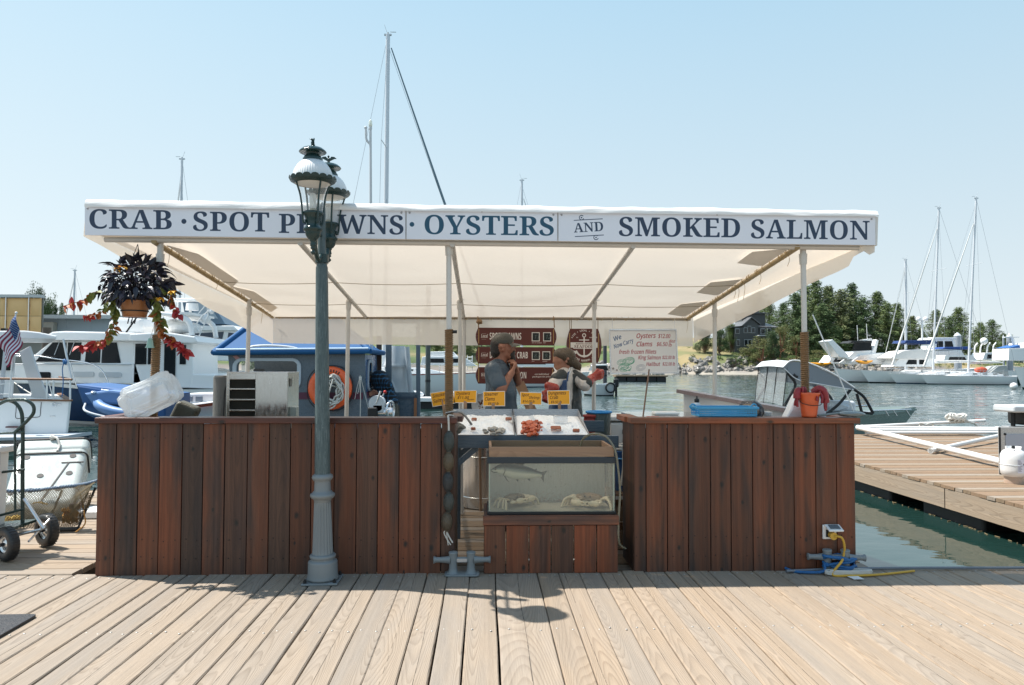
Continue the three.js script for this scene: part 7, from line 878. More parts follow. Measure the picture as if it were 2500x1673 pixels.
  mesh('eave_trim', [bar(A.clone().add(V(0.05, 0.045, 0.02)), B2.clone().add(V(-0.02, 0.045, 0.02)), 0.02)], std([0.45, 0.58, 0.72], 0.5), o);
  mesh('grab_rail', [tube([V(...P(612, 862), z + 0.12), V(...P(613, 850), z + 0.12), V(...P(730, 853), z + 0.12), V(...P(733, 862), z + 0.12)], 0.022, 7, 40), ...[640, 672, 704].map((p) => bar(V(...P(p, 860), z + 0.12), V(...P(p, 851), z + 0.12), 0.012))], MT.gelGrey, o);
  mesh('emblem', [prof([P(568, 870), P(577, 868), P(586, 874), P(577, 879)], 0.006, 0, 0, z + 0.004)], std([0.5, 0.25, 0.25], 0.5), o);
  mesh('mast', [bar(V(q(891, 780).x, q(891, 860).y, zr), V(q(889, 270).x, q(889, 270).y, zr), 0.035, 0.022, 10), tube([V(q(889, 310).x, q(0, 310).y, zr), V(q(879, 295).x, q(0, 297).y, zr), V(q(877, 268).x, q(0, 268).y, zr)], 0.022, 7), sph(0.03, q(877, 266).x, q(0, 266).y, zr), cyl(0.03, 0.03, 0.05, q(889, 266).x, q(0, 267).y, zr)], MT.gelGrey, o); mesh('mast_light', [lathe([[0, 0], [0.03, 0], [0.035, 0.04], [0.03, 0.11], [0.015, 0.13], [0, 0.132]], 14, q(889, 264).x, q(0, 264).y, zr)], phy([0.9, 0.92, 0.85], 0.2, 0, { transmission: 0.5, thickness: 0 }), o);
  // open bulkhead with a window, aft of the wheelhouse
  const zd = z - 1.1, d = (px, py) => { const p = at(px, py, zd); return [p.x, p.y]; }; mesh('bulkhead', [prof([d(942, 780), d(1026, 780), d(1026, 1050), d(942, 1050)], 0.05, 0, 0, zd, 0, [[d(956, 790), d(1016, 790), d(1016, 958), d(956, 958)]])], w, o); mesh('pane', [slab(V(...d(953, 786), zd + 0.01), V(...d(1019, 786), zd + 0.01), V(...d(1019, 961), zd + 0.01), V(...d(953, 961), zd + 0.01), 0.004)], phy([0.9, 0.92, 0.93], 0.04, 0, { transmission: 1, thickness: 0, ior: 1.4 }), o); mesh('panel_batten', [prof([d(1014, 964), d(1019, 964), d(1019, 1040), d(1014, 1040)], 0.03, 0, 0, zd + 0.035), prof([d(958, 968), d(1013, 968), d(1013, 974), d(958, 974)], 0.02, 0, 0, zd + 0.032)], std([0.045, 0.07, 0.1], 0.6), o);
  mesh('post', [metre(box(0.05, 0.6, 0.06, d(1022, 0)[0], d(0, 1010)[1], zd + 0.06), 1)], std([0.3, 0.12, 0.05], 0.7), o); mesh('door_board', [box(0.1, 2.2, 0.04, at(925, 900, zf - 0.2).x, 1.0, zf - 0.2)], std([0.07, 0.035, 0.022], 0.7), o);
  mesh('machinery', [cyl(0.24, 0.26, 1.1, at(975, 0, zd - 1.2).x, 1.0, zd - 1.2), cyl(0.17, 0.26, 0.4, at(975, 0, zd - 1.2).x, 1.72, zd - 1.2), cyl(0.28, 0.28, 0.03, at(975, 0, zd - 1.2).x, 1.5, zd - 1.2), bar(V(at(1000, 0, zd - 1).x, 1.9, zd - 1), V(at(1012, 0, zd - 1).x, 0.75, zd - 1), 0.05), bar(V(at(958, 0, zd - 1).x, 1.3, zd - 0.9), V(at(985, 0, zd - 1).x, 0.78, zd - 0.9), 0.04), bar(V(at(1016, 0, zd - 1).x, 1.0, zd - 1.05), V(at(985, 0, zd - 1).x, 0.75, zd - 1.05), 0.04)], MT.gelGrey, o);
}
{ // winch on the tug deck
  const z = -6.9, q = (px, py) => at(px, py, z), c = q(925, 1000), o = thingW('winch', 'grey anchor winch with a hand wheel beside the tug door', 'winch', V(c.x, c.y - 0.4, z)), p = (px, py, dz = 0) => V(q(px, py).x, q(px, py).y, z + dz);
  mesh('gear_case', [cyl(0.13, 0.13, 0.2, p(921, 985).x, p(921, 985).y, z, PI / 2, 0, 0, 24), rbox(0.2, 0.16, 0.2, p(924, 995).x, p(924, 997).y, z, 0.03)], MT.gelGrey, o); mesh('drum', [cyl(0.09, 0.09, 0.26, p(940, 1008).x, p(940, 1008).y, z, 0, 0, PI / 2, 20)], MT.alu, o); mesh('motor', [rbox(0.16, 0.24, 0.2, p(912, 1012).x, p(912, 1012).y, z + 0.05, 0.02)], MT.black, o); mesh('hand_wheel', [put(flat(new THREE.TorusGeometry(0.15, 0.018, 8, 28)), p(953, 1002).x, p(953, 1002).y, z, 0, PI / 2 - 0.3, 0), cyl(0.04, 0.04, 0.08, p(953, 1002).x, p(953, 1002).y, z, 0, 0, PI / 2), bar(p(953, 985), p(953, 1020), 0.012)], MT.alu, o); mesh('lever', [bar(p(920, 985, 0.1), p(931, 955, 0.1), 0.012, 0.02), bar(p(925, 985, 0.06), p(940, 958, 0.06), 0.012)], MT.alu, o); mesh('knob', [sph(0.028, p(941, 957).x, p(941, 957).y, z + 0.06)], MT.red, o); mesh('stand', [box(0.4, 0.5, 0.3, p(930, 0).x, p(0, 1040).y - 0.12, z)], MT.slate, o);
}
{ // life ring and its rope
  const z = -7.48, c = at(806, 948, z), R = 0.30, o = thing('life_ring', 'orange life ring hanging on the tug wall', 'life ring', V(c.x, c.y, z)); o.rotation.x = -0.06;
  mesh('ring', [put(flat(new THREE.TorusGeometry(R, 0.082, 16, 44)), 0, 0, 0, 0, 0, 0, V(1, 1, 0.75))], worn([0.85, 0.12, 0.025], 0.5, 0, 1, 4), o); const bd = []; for (const a of [0.78, 2.36, 3.93, 5.5]) bd.push(put(flat(new THREE.TorusGeometry(0.085, 0.008, 6, 20)), Math.cos(a) * R, Math.sin(a) * R, 0, 0, 0, a)); for (let k = 0; k < 20; k++) { } mesh('grab_line', [tube([...Array(33)].map((_, i) => { const a = i / 32 * 2 * PI, r = 0.385 + 0.03 * Math.abs(Math.sin(a * 2 - 0.01)); return V(Math.cos(a) * r, Math.sin(a) * r, 0.01); }), 0.009, 6, 120), ...bd], MT.black, o);
  mesh('lettering', (() => { const gs = []; for (let k = 0; k < 5; k++) { const a = PI / 2 + 0.1 - k * 0.16; gs.push(put(flat(new THREE.BoxGeometry(0.022, 0.045, 0.002)), Math.cos(a) * R, Math.sin(a) * R, 0.062, 0, 0, a - PI / 2)); } return gs; })(), MT.black, o);
  const pts = []; for (let i = 0; i < 230; i++) { const a = i * 0.33, r = 0.17 + 0.045 * Math.sin(i * 0.37) + 0.02 * Math.sin(i * 1.7); pts.push(V(Math.cos(a) * r * 0.95 + 0.025 + 0.015 * Math.sin(i * 0.11), Math.sin(a) * r * 1.2 - 0.05 - 0.03 * Math.sin(i * 0.21), 0.09 + 0.05 * Math.sin(i * 0.9))); }
  const rp = thing('rope_coil', 'white rope coil hung inside the orange life ring', 'rope', V(c.x, c.y, z)); mesh('coil', [tube(pts, 0.014, 5, 1100)], MT.rope, rp); mesh('lashing', [tube([V(0.08, 0.16, 0.16), V(0.05, 0.05, 0.17), V(0.0, -0.12, 0.16)], 0.013, 6)], MT.rope, rp);
  const k = (px, py) => at(px, py, -7.45), f = thing('hanging_line', 'thin lines hanging on the tug wall right of the life ring', 'rope', k(879, 930)), rel = (px, py) => k(px, py).sub(f.position); mesh('line', [tube([rel(879, 917), rel(880, 970), rel(879, 1030)], 0.008, 5), tube([rel(879, 920), rel(872, 945), rel(866, 975)], 0.005, 5), tube([rel(879, 920), rel(876, 950), rel(873, 962)], 0.005, 5), tube([rel(880, 920), rel(890, 960), rel(908, 1030)], 0.005, 5)], MT.rope, f); mesh('cleat', [box(0.04, 0.06, 0.04, 0, rel(879, 924).y, -0.02)], MT.white, f);
}
{ // boat with the flag at far left
  const z = -13, q = (px, py, dz = 0) => at(px, py, z + dz), o = thingW('white_boat', 'white boat stern with teak rails and a hardtop at the left edge', 'boat', V(q(60, 1000).x, WATER, z)), P = (px, py) => { const p = q(px, py); return [p.x, p.y]; };
  mesh('transom', [prof([P(-160, 975), P(168, 979), P(160, 1056), P(148, 1085), P(-160, 1085)], 0.12, 0, 0, z - 0.06, 0.02)], MT.gel, o);
  const away = (g) => { const a = g.attributes.position; for (let i = 0; i < a.count; i++) { const dz = a.getZ(i) - z; if (dz < 0) a.setX(i, a.getX(i) + 0.62 * dz); } return g; };
  mesh('hull', [away(prof([P(-160, 978), P(166, 980), P(158, 1056), P(146, 1088), P(-160, 1088)], 4.5, 0, 0, z - 2.4, 0.03))], MT.gel, o);
  mesh('cap_rail', [beam(V(...P(-160, 974), z - 0.03), V(...P(172, 978), z - 0.03), 0.14, 0.035), beam(V(...P(170, 978), z), V(P(170, 978)[0] - 2.8, P(170, 978)[1], z - 4.5), 0.12, 0.035)], MT.teak, o);
  mesh('top_rail', [bar(V(...P(-160, 923), z - 0.05), V(...P(172, 927), z - 0.05), 0.028), bar(V(...P(172, 927), z - 0.05), V(P(172, 927)[0] - 2.7, P(172, 927)[1], z - 4.3), 0.025)], MT.teak, o);
  for (const px of [-60, 25, 111, 127, 168]) mesh('rail_post', [bar(V(...P(px, 977), z - 0.05), V(...P(px, 925), z - 0.05), 0.022)], MT.gel, o); mesh('lower_rail', [bar(V(...P(-160, 938), z - 0.05), V(...P(25, 938), z - 0.05), 0.014), bar(V(...P(-160, 963), z - 0.05), V(...P(25, 963), z - 0.05), 0.014), bar(V(...P(114, 930), z - 0.06), V(...P(126, 975), z - 0.06), 0.012)], MT.gel, o);
  mesh('swim_platform', [prof([P(-160, 1062), P(200, 1057), P(222, 1054), P(222, 1062), P(-160, 1074)], 1.0, 0, 0, z + 0.45, 0.01)], std([0.42, 0.46, 0.5], 0.5), o); mesh('platform_strut', [bar(V(...P(175, 1064), z + 0.4), V(...P(140, 1080), z - 0.05), 0.02)], MT.black, o);
  mesh('door_outline', [tube([V(...P(40, 978), z + 0.004), V(...P(38, 1022), z + 0.004), V(...P(97, 1018), z + 0.004), V(...P(101, 980), z + 0.004)].flatMap((p, i, a) => i ? [a[i - 1].clone().lerp(p, 0.04), a[i - 1].clone().lerp(p, 0.5), a[i - 1].clone().lerp(p, 0.96)] : [p]), 0.009, 4, 40)], std([0.1, 0.09, 0.09], 0.5), o); mesh('deck_fitting', [put(flat(new THREE.TorusGeometry(0.055, 0.012, 6, 20)), P(156, 0)[0], P(0, 988)[1], z + 0.01, 0, 0, 0, V(1, 0.7, 1)), bar(V(...P(136, 986), z + 0.01), V(...P(150, 987), z + 0.01), 0.01), rbox(0.14, 0.02, 0.01, P(152, 0)[0], P(0, 1016)[1], z + 0.006, 0.004)], MT.chrome, o); mesh('hawse', [rbox(0.4, 0.12, 0.02, P(-2, 0)[0], P(0, 998)[1], z + 0.012, 0.01), rbox(0.3, 0.1, 0.02, P(-8, 0)[0], P(0, 1015)[1], z + 0.012, 0.01)], std([0.16, 0.07, 0.04], 0.5), o); mesh('step', [rbox(0.4, 0.04, 0.12, P(68, 0)[0], P(0, 1042)[1], z + 0.08, 0.01), box(0.04, 0.14, 0.1, P(76, 0)[0], P(0, 1050)[1], z + 0.07)], std([0.12, 0.06, 0.06], 0.5), o);
  mesh('hardtop', [away(prof([P(-160, 826), P(-160, 808), P(60, 806), P(96, 810), P(140, 819), P(138, 827)], 3.2, 0, 0, z - 1.9, 0.03))], MT.gel, o); for (const g of [bar(V(...P(131, 827), z - 0.4), V(...P(168, 925), z - 0.1), 0.025), bar(V(...P(-10, 826), z - 0.4), V(...P(-12, 976), z - 0.2), 0.05)]) mesh('hardtop_post', [g], MT.gelGrey, o); mesh('horn', [box(0.12, 0.1, 0.1, P(5, 0)[0], P(0, 811)[1] + 0.06, z - 0.4)], MT.black, o);
  mesh('cabin', [away(prof([P(-160, 826), P(40, 826), P(30, 975), P(-160, 975)], 2.6, 0, 0, z - 2.2, 0.02))], MT.gel, o); mesh('window', [away(prof([P(-60, 845), P(30, 845), P(28, 905), P(-60, 905)], 0.03, 0, 0, z - 0.88))], bigWin, o);
  mesh('sloping_panel', [prof([P(33, 858), P(58, 845), P(76, 900), P(96, 955), P(109, 973), P(60, 972), P(63, 960), P(50, 920)], 0.08, 0, 0, z - 0.25, 0.015)], std([0.66, 0.66, 0.66], 0.5), o);
  mesh('blue_line', [tube([V(...P(158, 880), z), V(...P(152, 900), z), V(...P(154, 930), z), V(...P(151, 970), z)], 0.012, 5), lump(0.05, 1, 1.3, 1, 0.4, 3, 2).translate(P(158, 883)[0], P(0, 883)[1], z)], MT.ropeBlue, o);
  // flag
  const zf = 0.15, f = thingW('flag', 'stars and stripes flag hanging slack on a staff at the boat stern', 'flag', q(34, 900, zf)), stripes = []; mesh('staff', [bar(q(38, 766, zf), q(22, 976, zf), 0.018), sph(0.03, q(39, 764, zf).x, q(39, 764, zf).y, z + zf)], MT.white, f);
  const fm = print(512, 360, (c, w, h) => { for (let i = 0; i < 13; i++) { c.fillStyle = i % 2 ? '#d9d9e2' : '#8c2a48'; c.fillRect(0, i * h / 13, w, h / 13 + 1); } c.fillStyle = '#2a4a80'; c.fillRect(0, 0, w * 0.42, h * 7 / 13); c.fillStyle = '#dfe4ee'; for (let r = 0; r < 9; r++) for (let k = 0; k < (r % 2 ? 5 : 6); k++) { c.beginPath(); c.arc(w * 0.42 * ((r % 2 ? 1 : 0.5) + k) / 6, h * 7 / 13 * (r + 0.5) / 9, 5, 0, 7); c.fill(); } }, { roughness: 0.8 });
  // hoist along the staff; the fly edge falls and folds
  mesh('cloth', sheet((u, v0) => { const v = 1 - v0, top = q(40, 770, zf), a = top.clone().lerp(q(52, 830, zf), 0), hoist = V(top.x + 0.06 + 0.30 * v * 0.68, top.y - 0.66 * v, top.z + 0.12), fall = V(-0.38 * u, -0.68 * u * (1 - 0.10 * v), 0.05 * Math.sin(u * 9 + v * 3)); return hoist.add(fall).add(V(0.02 * Math.sin(v * 7 + u * 4), 0, 0.05 * Math.sin(v * 8 + u * 2))); }, 24, 24), fm, f);
}
{ // blue dinghy between the trawler and the counter
  const z = -8.2, b = boat('dinghy', 'blue inflatable dinghy behind the left end of the counter', 'dinghy', 208, 420, z), n = b.n; const blu = std([0.025, 0.10, 0.27], 0.5), lb = std([0.11, 0.22, 0.44], 0.45);
  const y = (py) => b.y(py); mesh('hull', [prof(P2(b, [[206, 937], [232, 1010], [300, 1040], [420, 1040], [420, 962], [290, 946]]), 1.2, 0, 0, -n * 0.3, 0.06)], blu, b.o); mesh('collar', [tube([V(b.x(420), y(1012), n * 0.72), V(b.x(330), y(1000), n * 0.72), V(b.x(288), y(988), n * 0.6), V(b.x(262), y(974), n * 0.25), V(b.x(258), y(968), -n * 0.2), V(b.x(272), y(966), -n * 0.7)], 0.085, 10, 50)], lb, b.o); mesh('inner_shell', [prof(P2(b, [[242, 958], [300, 950], [410, 962], [410, 985], [262, 985]]), 0.9, 0, 0, n * 0.05, 0.04)], lb, b.o); mesh('bow_fitting', [sph(0.05, b.x(265), y(958), n * 0.5, 1, 0.6, 1), bar(V(b.x(276), y(952), n * 0.4), V(b.x(312), y(956), n * 0.4), 0.015)], MT.chrome, b.o); mesh('rub_strake', [tube([V(b.x(420), y(1026), n * 0.8), V(b.x(330), y(1014), n * 0.81), V(b.x(262), y(999), n * 0.7), V(b.x(232), y(984), n * 0.3)], 0.02, 6, 40)], std([0.45, 0.5, 0.55], 0.6), b.o);
  const o2 = thing('white_launch', 'white launch with a varnished red gunwale behind the ice bag', 'boat', at(485, 1000, -9.5)); const rel = (px, py, dz = 0) => at(px, py, -9.5 + dz).sub(o2.position); mesh('hull', [prof([[rel(430, 0).x, rel(0, 992).y], [rel(545, 0).x, rel(0, 978).y], [rel(560, 0).x, rel(0, 1060).y], [rel(420, 0).x, rel(0, 1060).y]], 1.0, 0, 0, -0.6, 0.05)], MT.gel, o2); mesh('gunwale', [beam(rel(420, 1001), rel(545, 983), 0.12, 0.06)], std([0.32, 0.07, 0.03], 0.35), o2); mesh('cabin', [prof([[rel(448, 0).x, rel(0, 992).y], [rel(452, 0).x, rel(0, 962).y], [rel(530, 0).x, rel(0, 960).y], [rel(530, 0).x, rel(0, 990).y]], 0.9, 0, 0, -0.7, 0.03)], MT.gel, o2); mesh('window', [458, 482].map((px) => rbox(0.14, 0.11, 0.02, rel(px + 9, 0).x, rel(0, 975).y, -0.24, 0.02)), std([0.2, 0.24, 0.28], 0.2), o2);
}
// ---------- aluminium skiff with a canopy ----------
{
  const z = -12.6, q = (px, py, dz = 0) => at(px, py, z + dz), o = thingW('aluminium_skiff', 'aluminium skiff with a grey canopy and clear side curtains', 'skiff', V(q(2000, 1000).x, WATER, z - 1)), P = (px, py) => { const p = q(px, py); return [p.x, p.y]; }, wz = 1.9, gm = std([0.21, 0.24, 0.27], 0.85), al = MT.alu;
  const x0 = P(1912, 0)[0], x1 = P(2284, 0)[0], L = x1 - x0 - 0.1, f1 = P(0, 1008)[1] - WATER, f0 = f1 + 0.12; mesh('hull', hullG(L, wz, f0, f1, { rake: 1.0, stern: 0.95, dip: 0.02 }).map((g) => g.translate(x0 + 0.05, WATER, z - wz / 2)), worn([0.26, 0.32, 0.30], 0.5, 0.2, 2, 2), o); mesh('gunwale', hullG(L, wz, f0, f1, { rake: 1.0, stern: 0.95, dip: 0.02 }, 0.93, 1, 0.03).map((g) => g.translate(x0 + 0.05, WATER, z - wz / 2)), al, o); mesh('foredeck', [deckG(L, wz, f0, f1, { rake: 1.0, stern: 0.95, dip: 0.02 }).translate(x0 + 0.05, WATER - 0.06, z - wz / 2)], al, o); mesh('side_stripe', hullG(L, wz, f0, f1, { rake: 1.0, stern: 0.95, dip: 0.02 }, 0.62, 0.68, 0.015).map((g) => g.translate(x0 + 0.05, WATER, z - wz / 2)), al, o);
  // canopy: profile along x, sheet across z, with a ridge
  const top = [[1912, 897], [1930, 882], [1968, 886], [2030, 912], [2086, 948]].map(([a, b]) => P(a, b)); const low = [[1914, 900], [1945, 926], [2000, 938], [2084, 952]].map(([a, b]) => P(a, b));
  const ip = (arr, t) => { const f = t * (arr.length - 1), i = Math.min(arr.length - 2, Math.floor(f)), k = f - i; return [arr[i][0] + (arr[i + 1][0] - arr[i][0]) * k, arr[i][1] + (arr[i + 1][1] - arr[i][1]) * k]; };
  mesh('canopy_top', [sheet((u, v) => { const p = ip(top, u), c = 0.03 * Math.sin(PI * v); return V(p[0], p[1] + c, z - wz * v); }, 20, 10)], std([0.55, 0.57, 0.58], 0.8), o); for (const dz of [0, -wz]) mesh('canopy_side', sheet((u, v) => { const a = ip(top, u), c = ip(low, u); return V(a[0] + (c[0] - a[0]) * v, a[1] + (c[1] - a[1]) * v, z + dz + (dz ? -0.01 : 0.01)); }, 20, 3), gm, o);
  mesh('edge_binding', [tube(top.map((p) => V(p[0], p[1] + 0.01, z + 0.02)), 0.02, 6, 30), tube(low.map((p) => V(p[0], p[1], z + 0.02)), 0.014, 5, 30)], std([0.7, 0.71, 0.72], 0.7), o);
  const cur = phy([0.93, 0.95, 0.96], 0.12, 0, { transmission: 0.85, thickness: 0, ior: 1.3, bumpMap: tinted(rough, 3, 1), bumpScale: 0.01 }); const yb = P(0, 990)[1]; for (let k = 0; k < 3; k++) mesh('clear_curtain', [sheet((u, v) => V(x0 + 0.02 - 0.12 * v + 0.03 * N2(u * 6 + k * 3, v * 2), top[0][1] + 0.06 * Math.sin(PI * (k + u) / 3) + (yb - top[0][1]) * v, z - wz * (k + 0.03 + 0.94 * u) / 3), 14, 6)], cur, o); mesh('clear_curtain', [sheet((u, v) => V(P(1915 + 58 * u, 0)[0], P(0, 900)[1] + (P(0, 985)[1] - P(0, 900)[1]) * v - 0.12 * u * (1 - v), z + 0.005 + 0.02 * N2(u * 5, v * 2)), 10, 5)], cur, o);
  for (let k = 0; k < 4; k++) mesh('curtain_seam', [bar(V(x0 + 0.02, top[0][1], z - wz * k / 3), V(x0 - 0.1, yb, z - wz * k / 3), 0.012)], MT.black, o);
  const fr = (pts, dz) => tube(pts.map(([a, b]) => V(...P(a, b), z + dz)), 0.035, 7, 30); mesh('frame', [0, -wz].flatMap((dz) => [fr([[2084, 950], [2108, 968], [2126, 998], [2132, 1010]], dz), fr([[2078, 950], [2050, 985], [2018, 1012]], dz), fr([[1924, 912], [1942, 938], [1930, 965], [1915, 992]], dz), fr([[2018, 1010], [2080, 1006], [2130, 1010]], dz), fr([[2092, 962], [2104, 1006]], dz)]), MT.black, o);
  mesh('boat_hook', [bar(V(...P(1978, 770), z + 0.15), V(...P(2080, 1010), z + 0.15), 0.016)], MT.white, o);
  mesh('handrail', [0, -wz].flatMap((dz) => [bar(V(...P(2130, 1003), z + dz), V(...P(2225, 1000), z + dz), 0.02), ...[2160, 2180, 2212].map((a) => bar(V(...P(a, 1001), z + dz), V(...P(a + 10, 1016), z + dz), 0.016))]), al, o); mesh('bow_roller', [box(0.5, 0.06, 0.2, P(2276, 0)[0], P(0, 998)[1], z - wz / 2)], al, o); mesh('engine', [rbox(0.5, 0.4, 0.6, P(2085, 0)[0], P(0, 1000)[1], z - 0.9, 0.08), rbox(0.7, 0.2, 0.6, P(2010, 0)[0], P(0, 1000)[1], z - 0.9, 0.05), lump(0.16, 1.6, 0.8, 1, 0.4, 3, 2).translate(P(2060, 0)[0], P(0, 996)[1], z - 0.5)], MT.gelGrey, o);
  mesh('maple_leaf', [(() => { const c = P(1939, 921), s = 0.10, h = [[0, 1], [0.2, 0.6], [0.42, 0.72], [0.34, 0.28], [0.62, 0.5], [0.7, 0.3], [1, 0.35], [0.86, 0.05], [0.95, -0.08], [0.5, -0.42], [0.55, -0.58], [0.08, -0.5], [0.06, -0.95]]; return prof([...h, ...h.slice(1).reverse().map(([x, y]) => [-x, y])].map(([x, y]) => [c[0] + x * s, c[1] + y * s]), 0.006, 0, 0, z + 0.02); })()], MT.black, o);
}
// ---------- things on the finger float ----------
{
  const pv = std([0.70, 0.69, 0.67], 0.4), pipe = (lb, a, b, r) => { const o = thing('white_pipe', lb, 'pipe', a); mesh('pipe', [bar(V(0, 0, 0), b.clone().sub(a), r, r, 14)], pv, o); mesh('coupling', [bar(V(0, 0, 0), b.clone().sub(a).multiplyScalar(0.02), r * 1.15, r * 1.15, 14), bar(b.clone().sub(a).multiplyScalar(0.98), b.clone().sub(a), r * 1.15, r * 1.15, 14)], pv, o); };
  pipe('longest white pipe running diagonally across the right float', on(2095, 1044, 0.16), on(2460, 1131, 0.10), 0.050); pipe('white pipe crossing under the long diagonal one', on(2272, 1101, 0.06), on(2450, 1062, 0.12), 0.042);
  const zb = -10.75; pipe('upper of the white pipes lying along the far edge of the float', at(2104, 1044, zb), at(2438, 1047, zb), 0.04); pipe('lower of the white pipes lying along the far edge of the float', at(2114, 1057, zb + 0.2), at(2440, 1057, zb + 0.2), 0.036); pipe('slanting pale pole behind the pipes with rope bundled on it', at(2101, 1042, zb - 0.3), at(2405, 1027, zb - 0.3), 0.035); pipe('thin pale pipe between the two along the far edge', at(2120, 1050, zb + 0.08), at(2436, 1051, zb + 0.08), 0.035);
  const c = at(2336, 1026, zb - 0.25), pts = []; for (let i = 0; i < 70; i++) { const a = i * 0.9; pts.push(V(c.x + 0.16 * Math.sin(a * 0.7) + 0.05 * Math.sin(i * 2.1), c.y + 0.06 + 0.10 * Math.cos(a) * (0.6 + 0.4 * Math.sin(i * 0.31)), c.z + 0.09 * Math.sin(a))); } pts.push(V(c.x + 0.3, c.y - 0.05, c.z + 0.05), V(c.x + 0.42, c.y - 0.08, c.z), V(c.x + 0.5, c.y - 0.16, c.z)); tag(mesh('white_rope', [tube(pts, 0.022, 6, 320)], MT.rope, null), 'white rope bundled on the slanting pole at the end of the float', 'rope');
  const d = at(2262, 1038, zb - 0.25), p2 = []; for (let i = 0; i < 26; i++) p2.push(V(d.x + 0.16 * Math.cos(i * 0.7), d.y + 0.05 * Math.sin(i * 1.1), d.z + 0.06 * Math.sin(i * 0.7))); tag(mesh('white_rope', [tube(p2, 0.014, 6, 120)], MT.rope, null), 'smaller white rope loop left of the rope bundle', 'rope');
  { const p = on(2440, 1158, 0), q = (px, py) => at(px, py, p.z), o = thingW('steel_cabinet', 'pale steel grill cabinet behind the gas cylinder', 'cabinet', p), w = 1.3; mesh('side_panel', [rbox(w, q(2440, 1043).y, 0.03, p.x + w / 2, q(2440, 1043).y / 2, p.z, 0.006)], worn([0.55, 0.53, 0.5], 0.5, 0.2), o); mesh('body', [rbox(w, q(2440, 1043).y - 0.06, 0.6, p.x + w / 2 + 0.5, q(2440, 1043).y / 2, p.z - 0.35, 0.01)], std([0.3, 0.31, 0.32], 0.5), o); mesh('screw', [[2452, 1060], [2453, 1104]].map(([a, b]) => cyl(0.016, 0.016, 0.014, q(a, b).x, q(a, b).y, p.z + 0.02, PI / 2)), MT.black, o); mesh('vent_plate', [rbox(0.7, 0.26, 0.01, q(2490, 0).x, q(0, 1084).y, p.z + 0.02, 0.004)], std([0.4, 0.42, 0.47], 0.6), o); mesh('edge_strip', [rbox(0.025, q(2440, 1043).y, 0.02, p.x + 0.002, q(2440, 1043).y / 2, p.z + 0.02, 0.004)], MT.black, o); mesh('lid', [rbox(0.9, 0.25, 0.5, p.x + 1.0, q(0, 1043).y + 0.13, p.z - 0.35, 0.05)], MT.black, o); mesh('shelf', [rbox(0.5, 0.1, 0.45, q(2507, 0).x, q(0, 998).y, p.z - 0.3, 0.03)], MT.gelGrey, o); mesh('shelf_post', [bar(V(q(2490, 0).x, q(0, 1000).y, p.z - 0.3), V(q(2490, 0).x, q(0, 1045).y, p.z - 0.3), 0.03)], MT.black, o); }
  const gas = (px, lb, g) => { const p = on(px, 1180, 0), k = (5.42 - p.z) / F, r = 29.5 * k, o = thing('gas_cylinder', lb, 'gas cylinder', V(p.x, 0, p.z)), y = (c) => (1183 - c) * k; mesh('body', lathe([[r * 0.7, y(1166)], [r * 0.95, y(1160)], [r, y(1148)], [r, y(1124)], [r * 0.96, y(1112)], [r * 0.8, y(1103)], [r * 0.5, y(1098)], [0, y(1097)]], 36), phy([0.72, 0.71, 0.70], 0.3, 0, { clearcoat: 0.4 }), o); mesh('foot_ring', lathe([[r * 0.68, 0], [r * 0.72, 0], [r * 0.72, y(1164)], [r * 0.68, y(1164)]], 28), worn([0.45, 0.33, 0.25], 0.8), o); mesh('collar', [put(flat(new THREE.CylinderGeometry(r * 0.6, r * 0.55, y(1092) - y(1106), 24, 1, true, 0.5, 4.2)), 0, (y(1092) + y(1106)) / 2, 0)], MT.white, o); mesh('valve', [cyl(r * 0.12, r * 0.15, 0.06, 0, y(1096), 0), bar(V(-r * 0.3, y(1103), r * 0.5), V(0, y(1098), 0), 0.012), sph(0.02, -r * 0.3, y(1103), r * 0.5)], MT.black, o); mesh('seam_band', [tor(r * 1.003, 0.004, 0, y(1136), 0, PI / 2, 0, 0, 40, 5)], MT.gelGrey, o); mesh('label', [sheet((u, v) => { const a = -0.35 + 0.75 * u; return V(Math.sin(a) * r * 1.006, y(1155) + (y(1121) - y(1155)) * v, Math.cos(a) * r * 1.006); }, 10, 2)], print(128, 160, (c) => { c.fillStyle = '#dedbe4'; c.fillRect(0, 0, 128, 160); c.fillStyle = '#5a5560'; for (let i = 0; i < 12; i++) c.fillRect(6, 14 + i * 11, 34 + (i * 29) % 22, 4); c.beginPath(); c.arc(92, 60, 17, 0, 7); c.fill(); }), o); return o; };
  gas(2476, 'white gas cylinder in front of the steel cabinet on the right float');
  const w = on(2490, 1195, 0); 
}
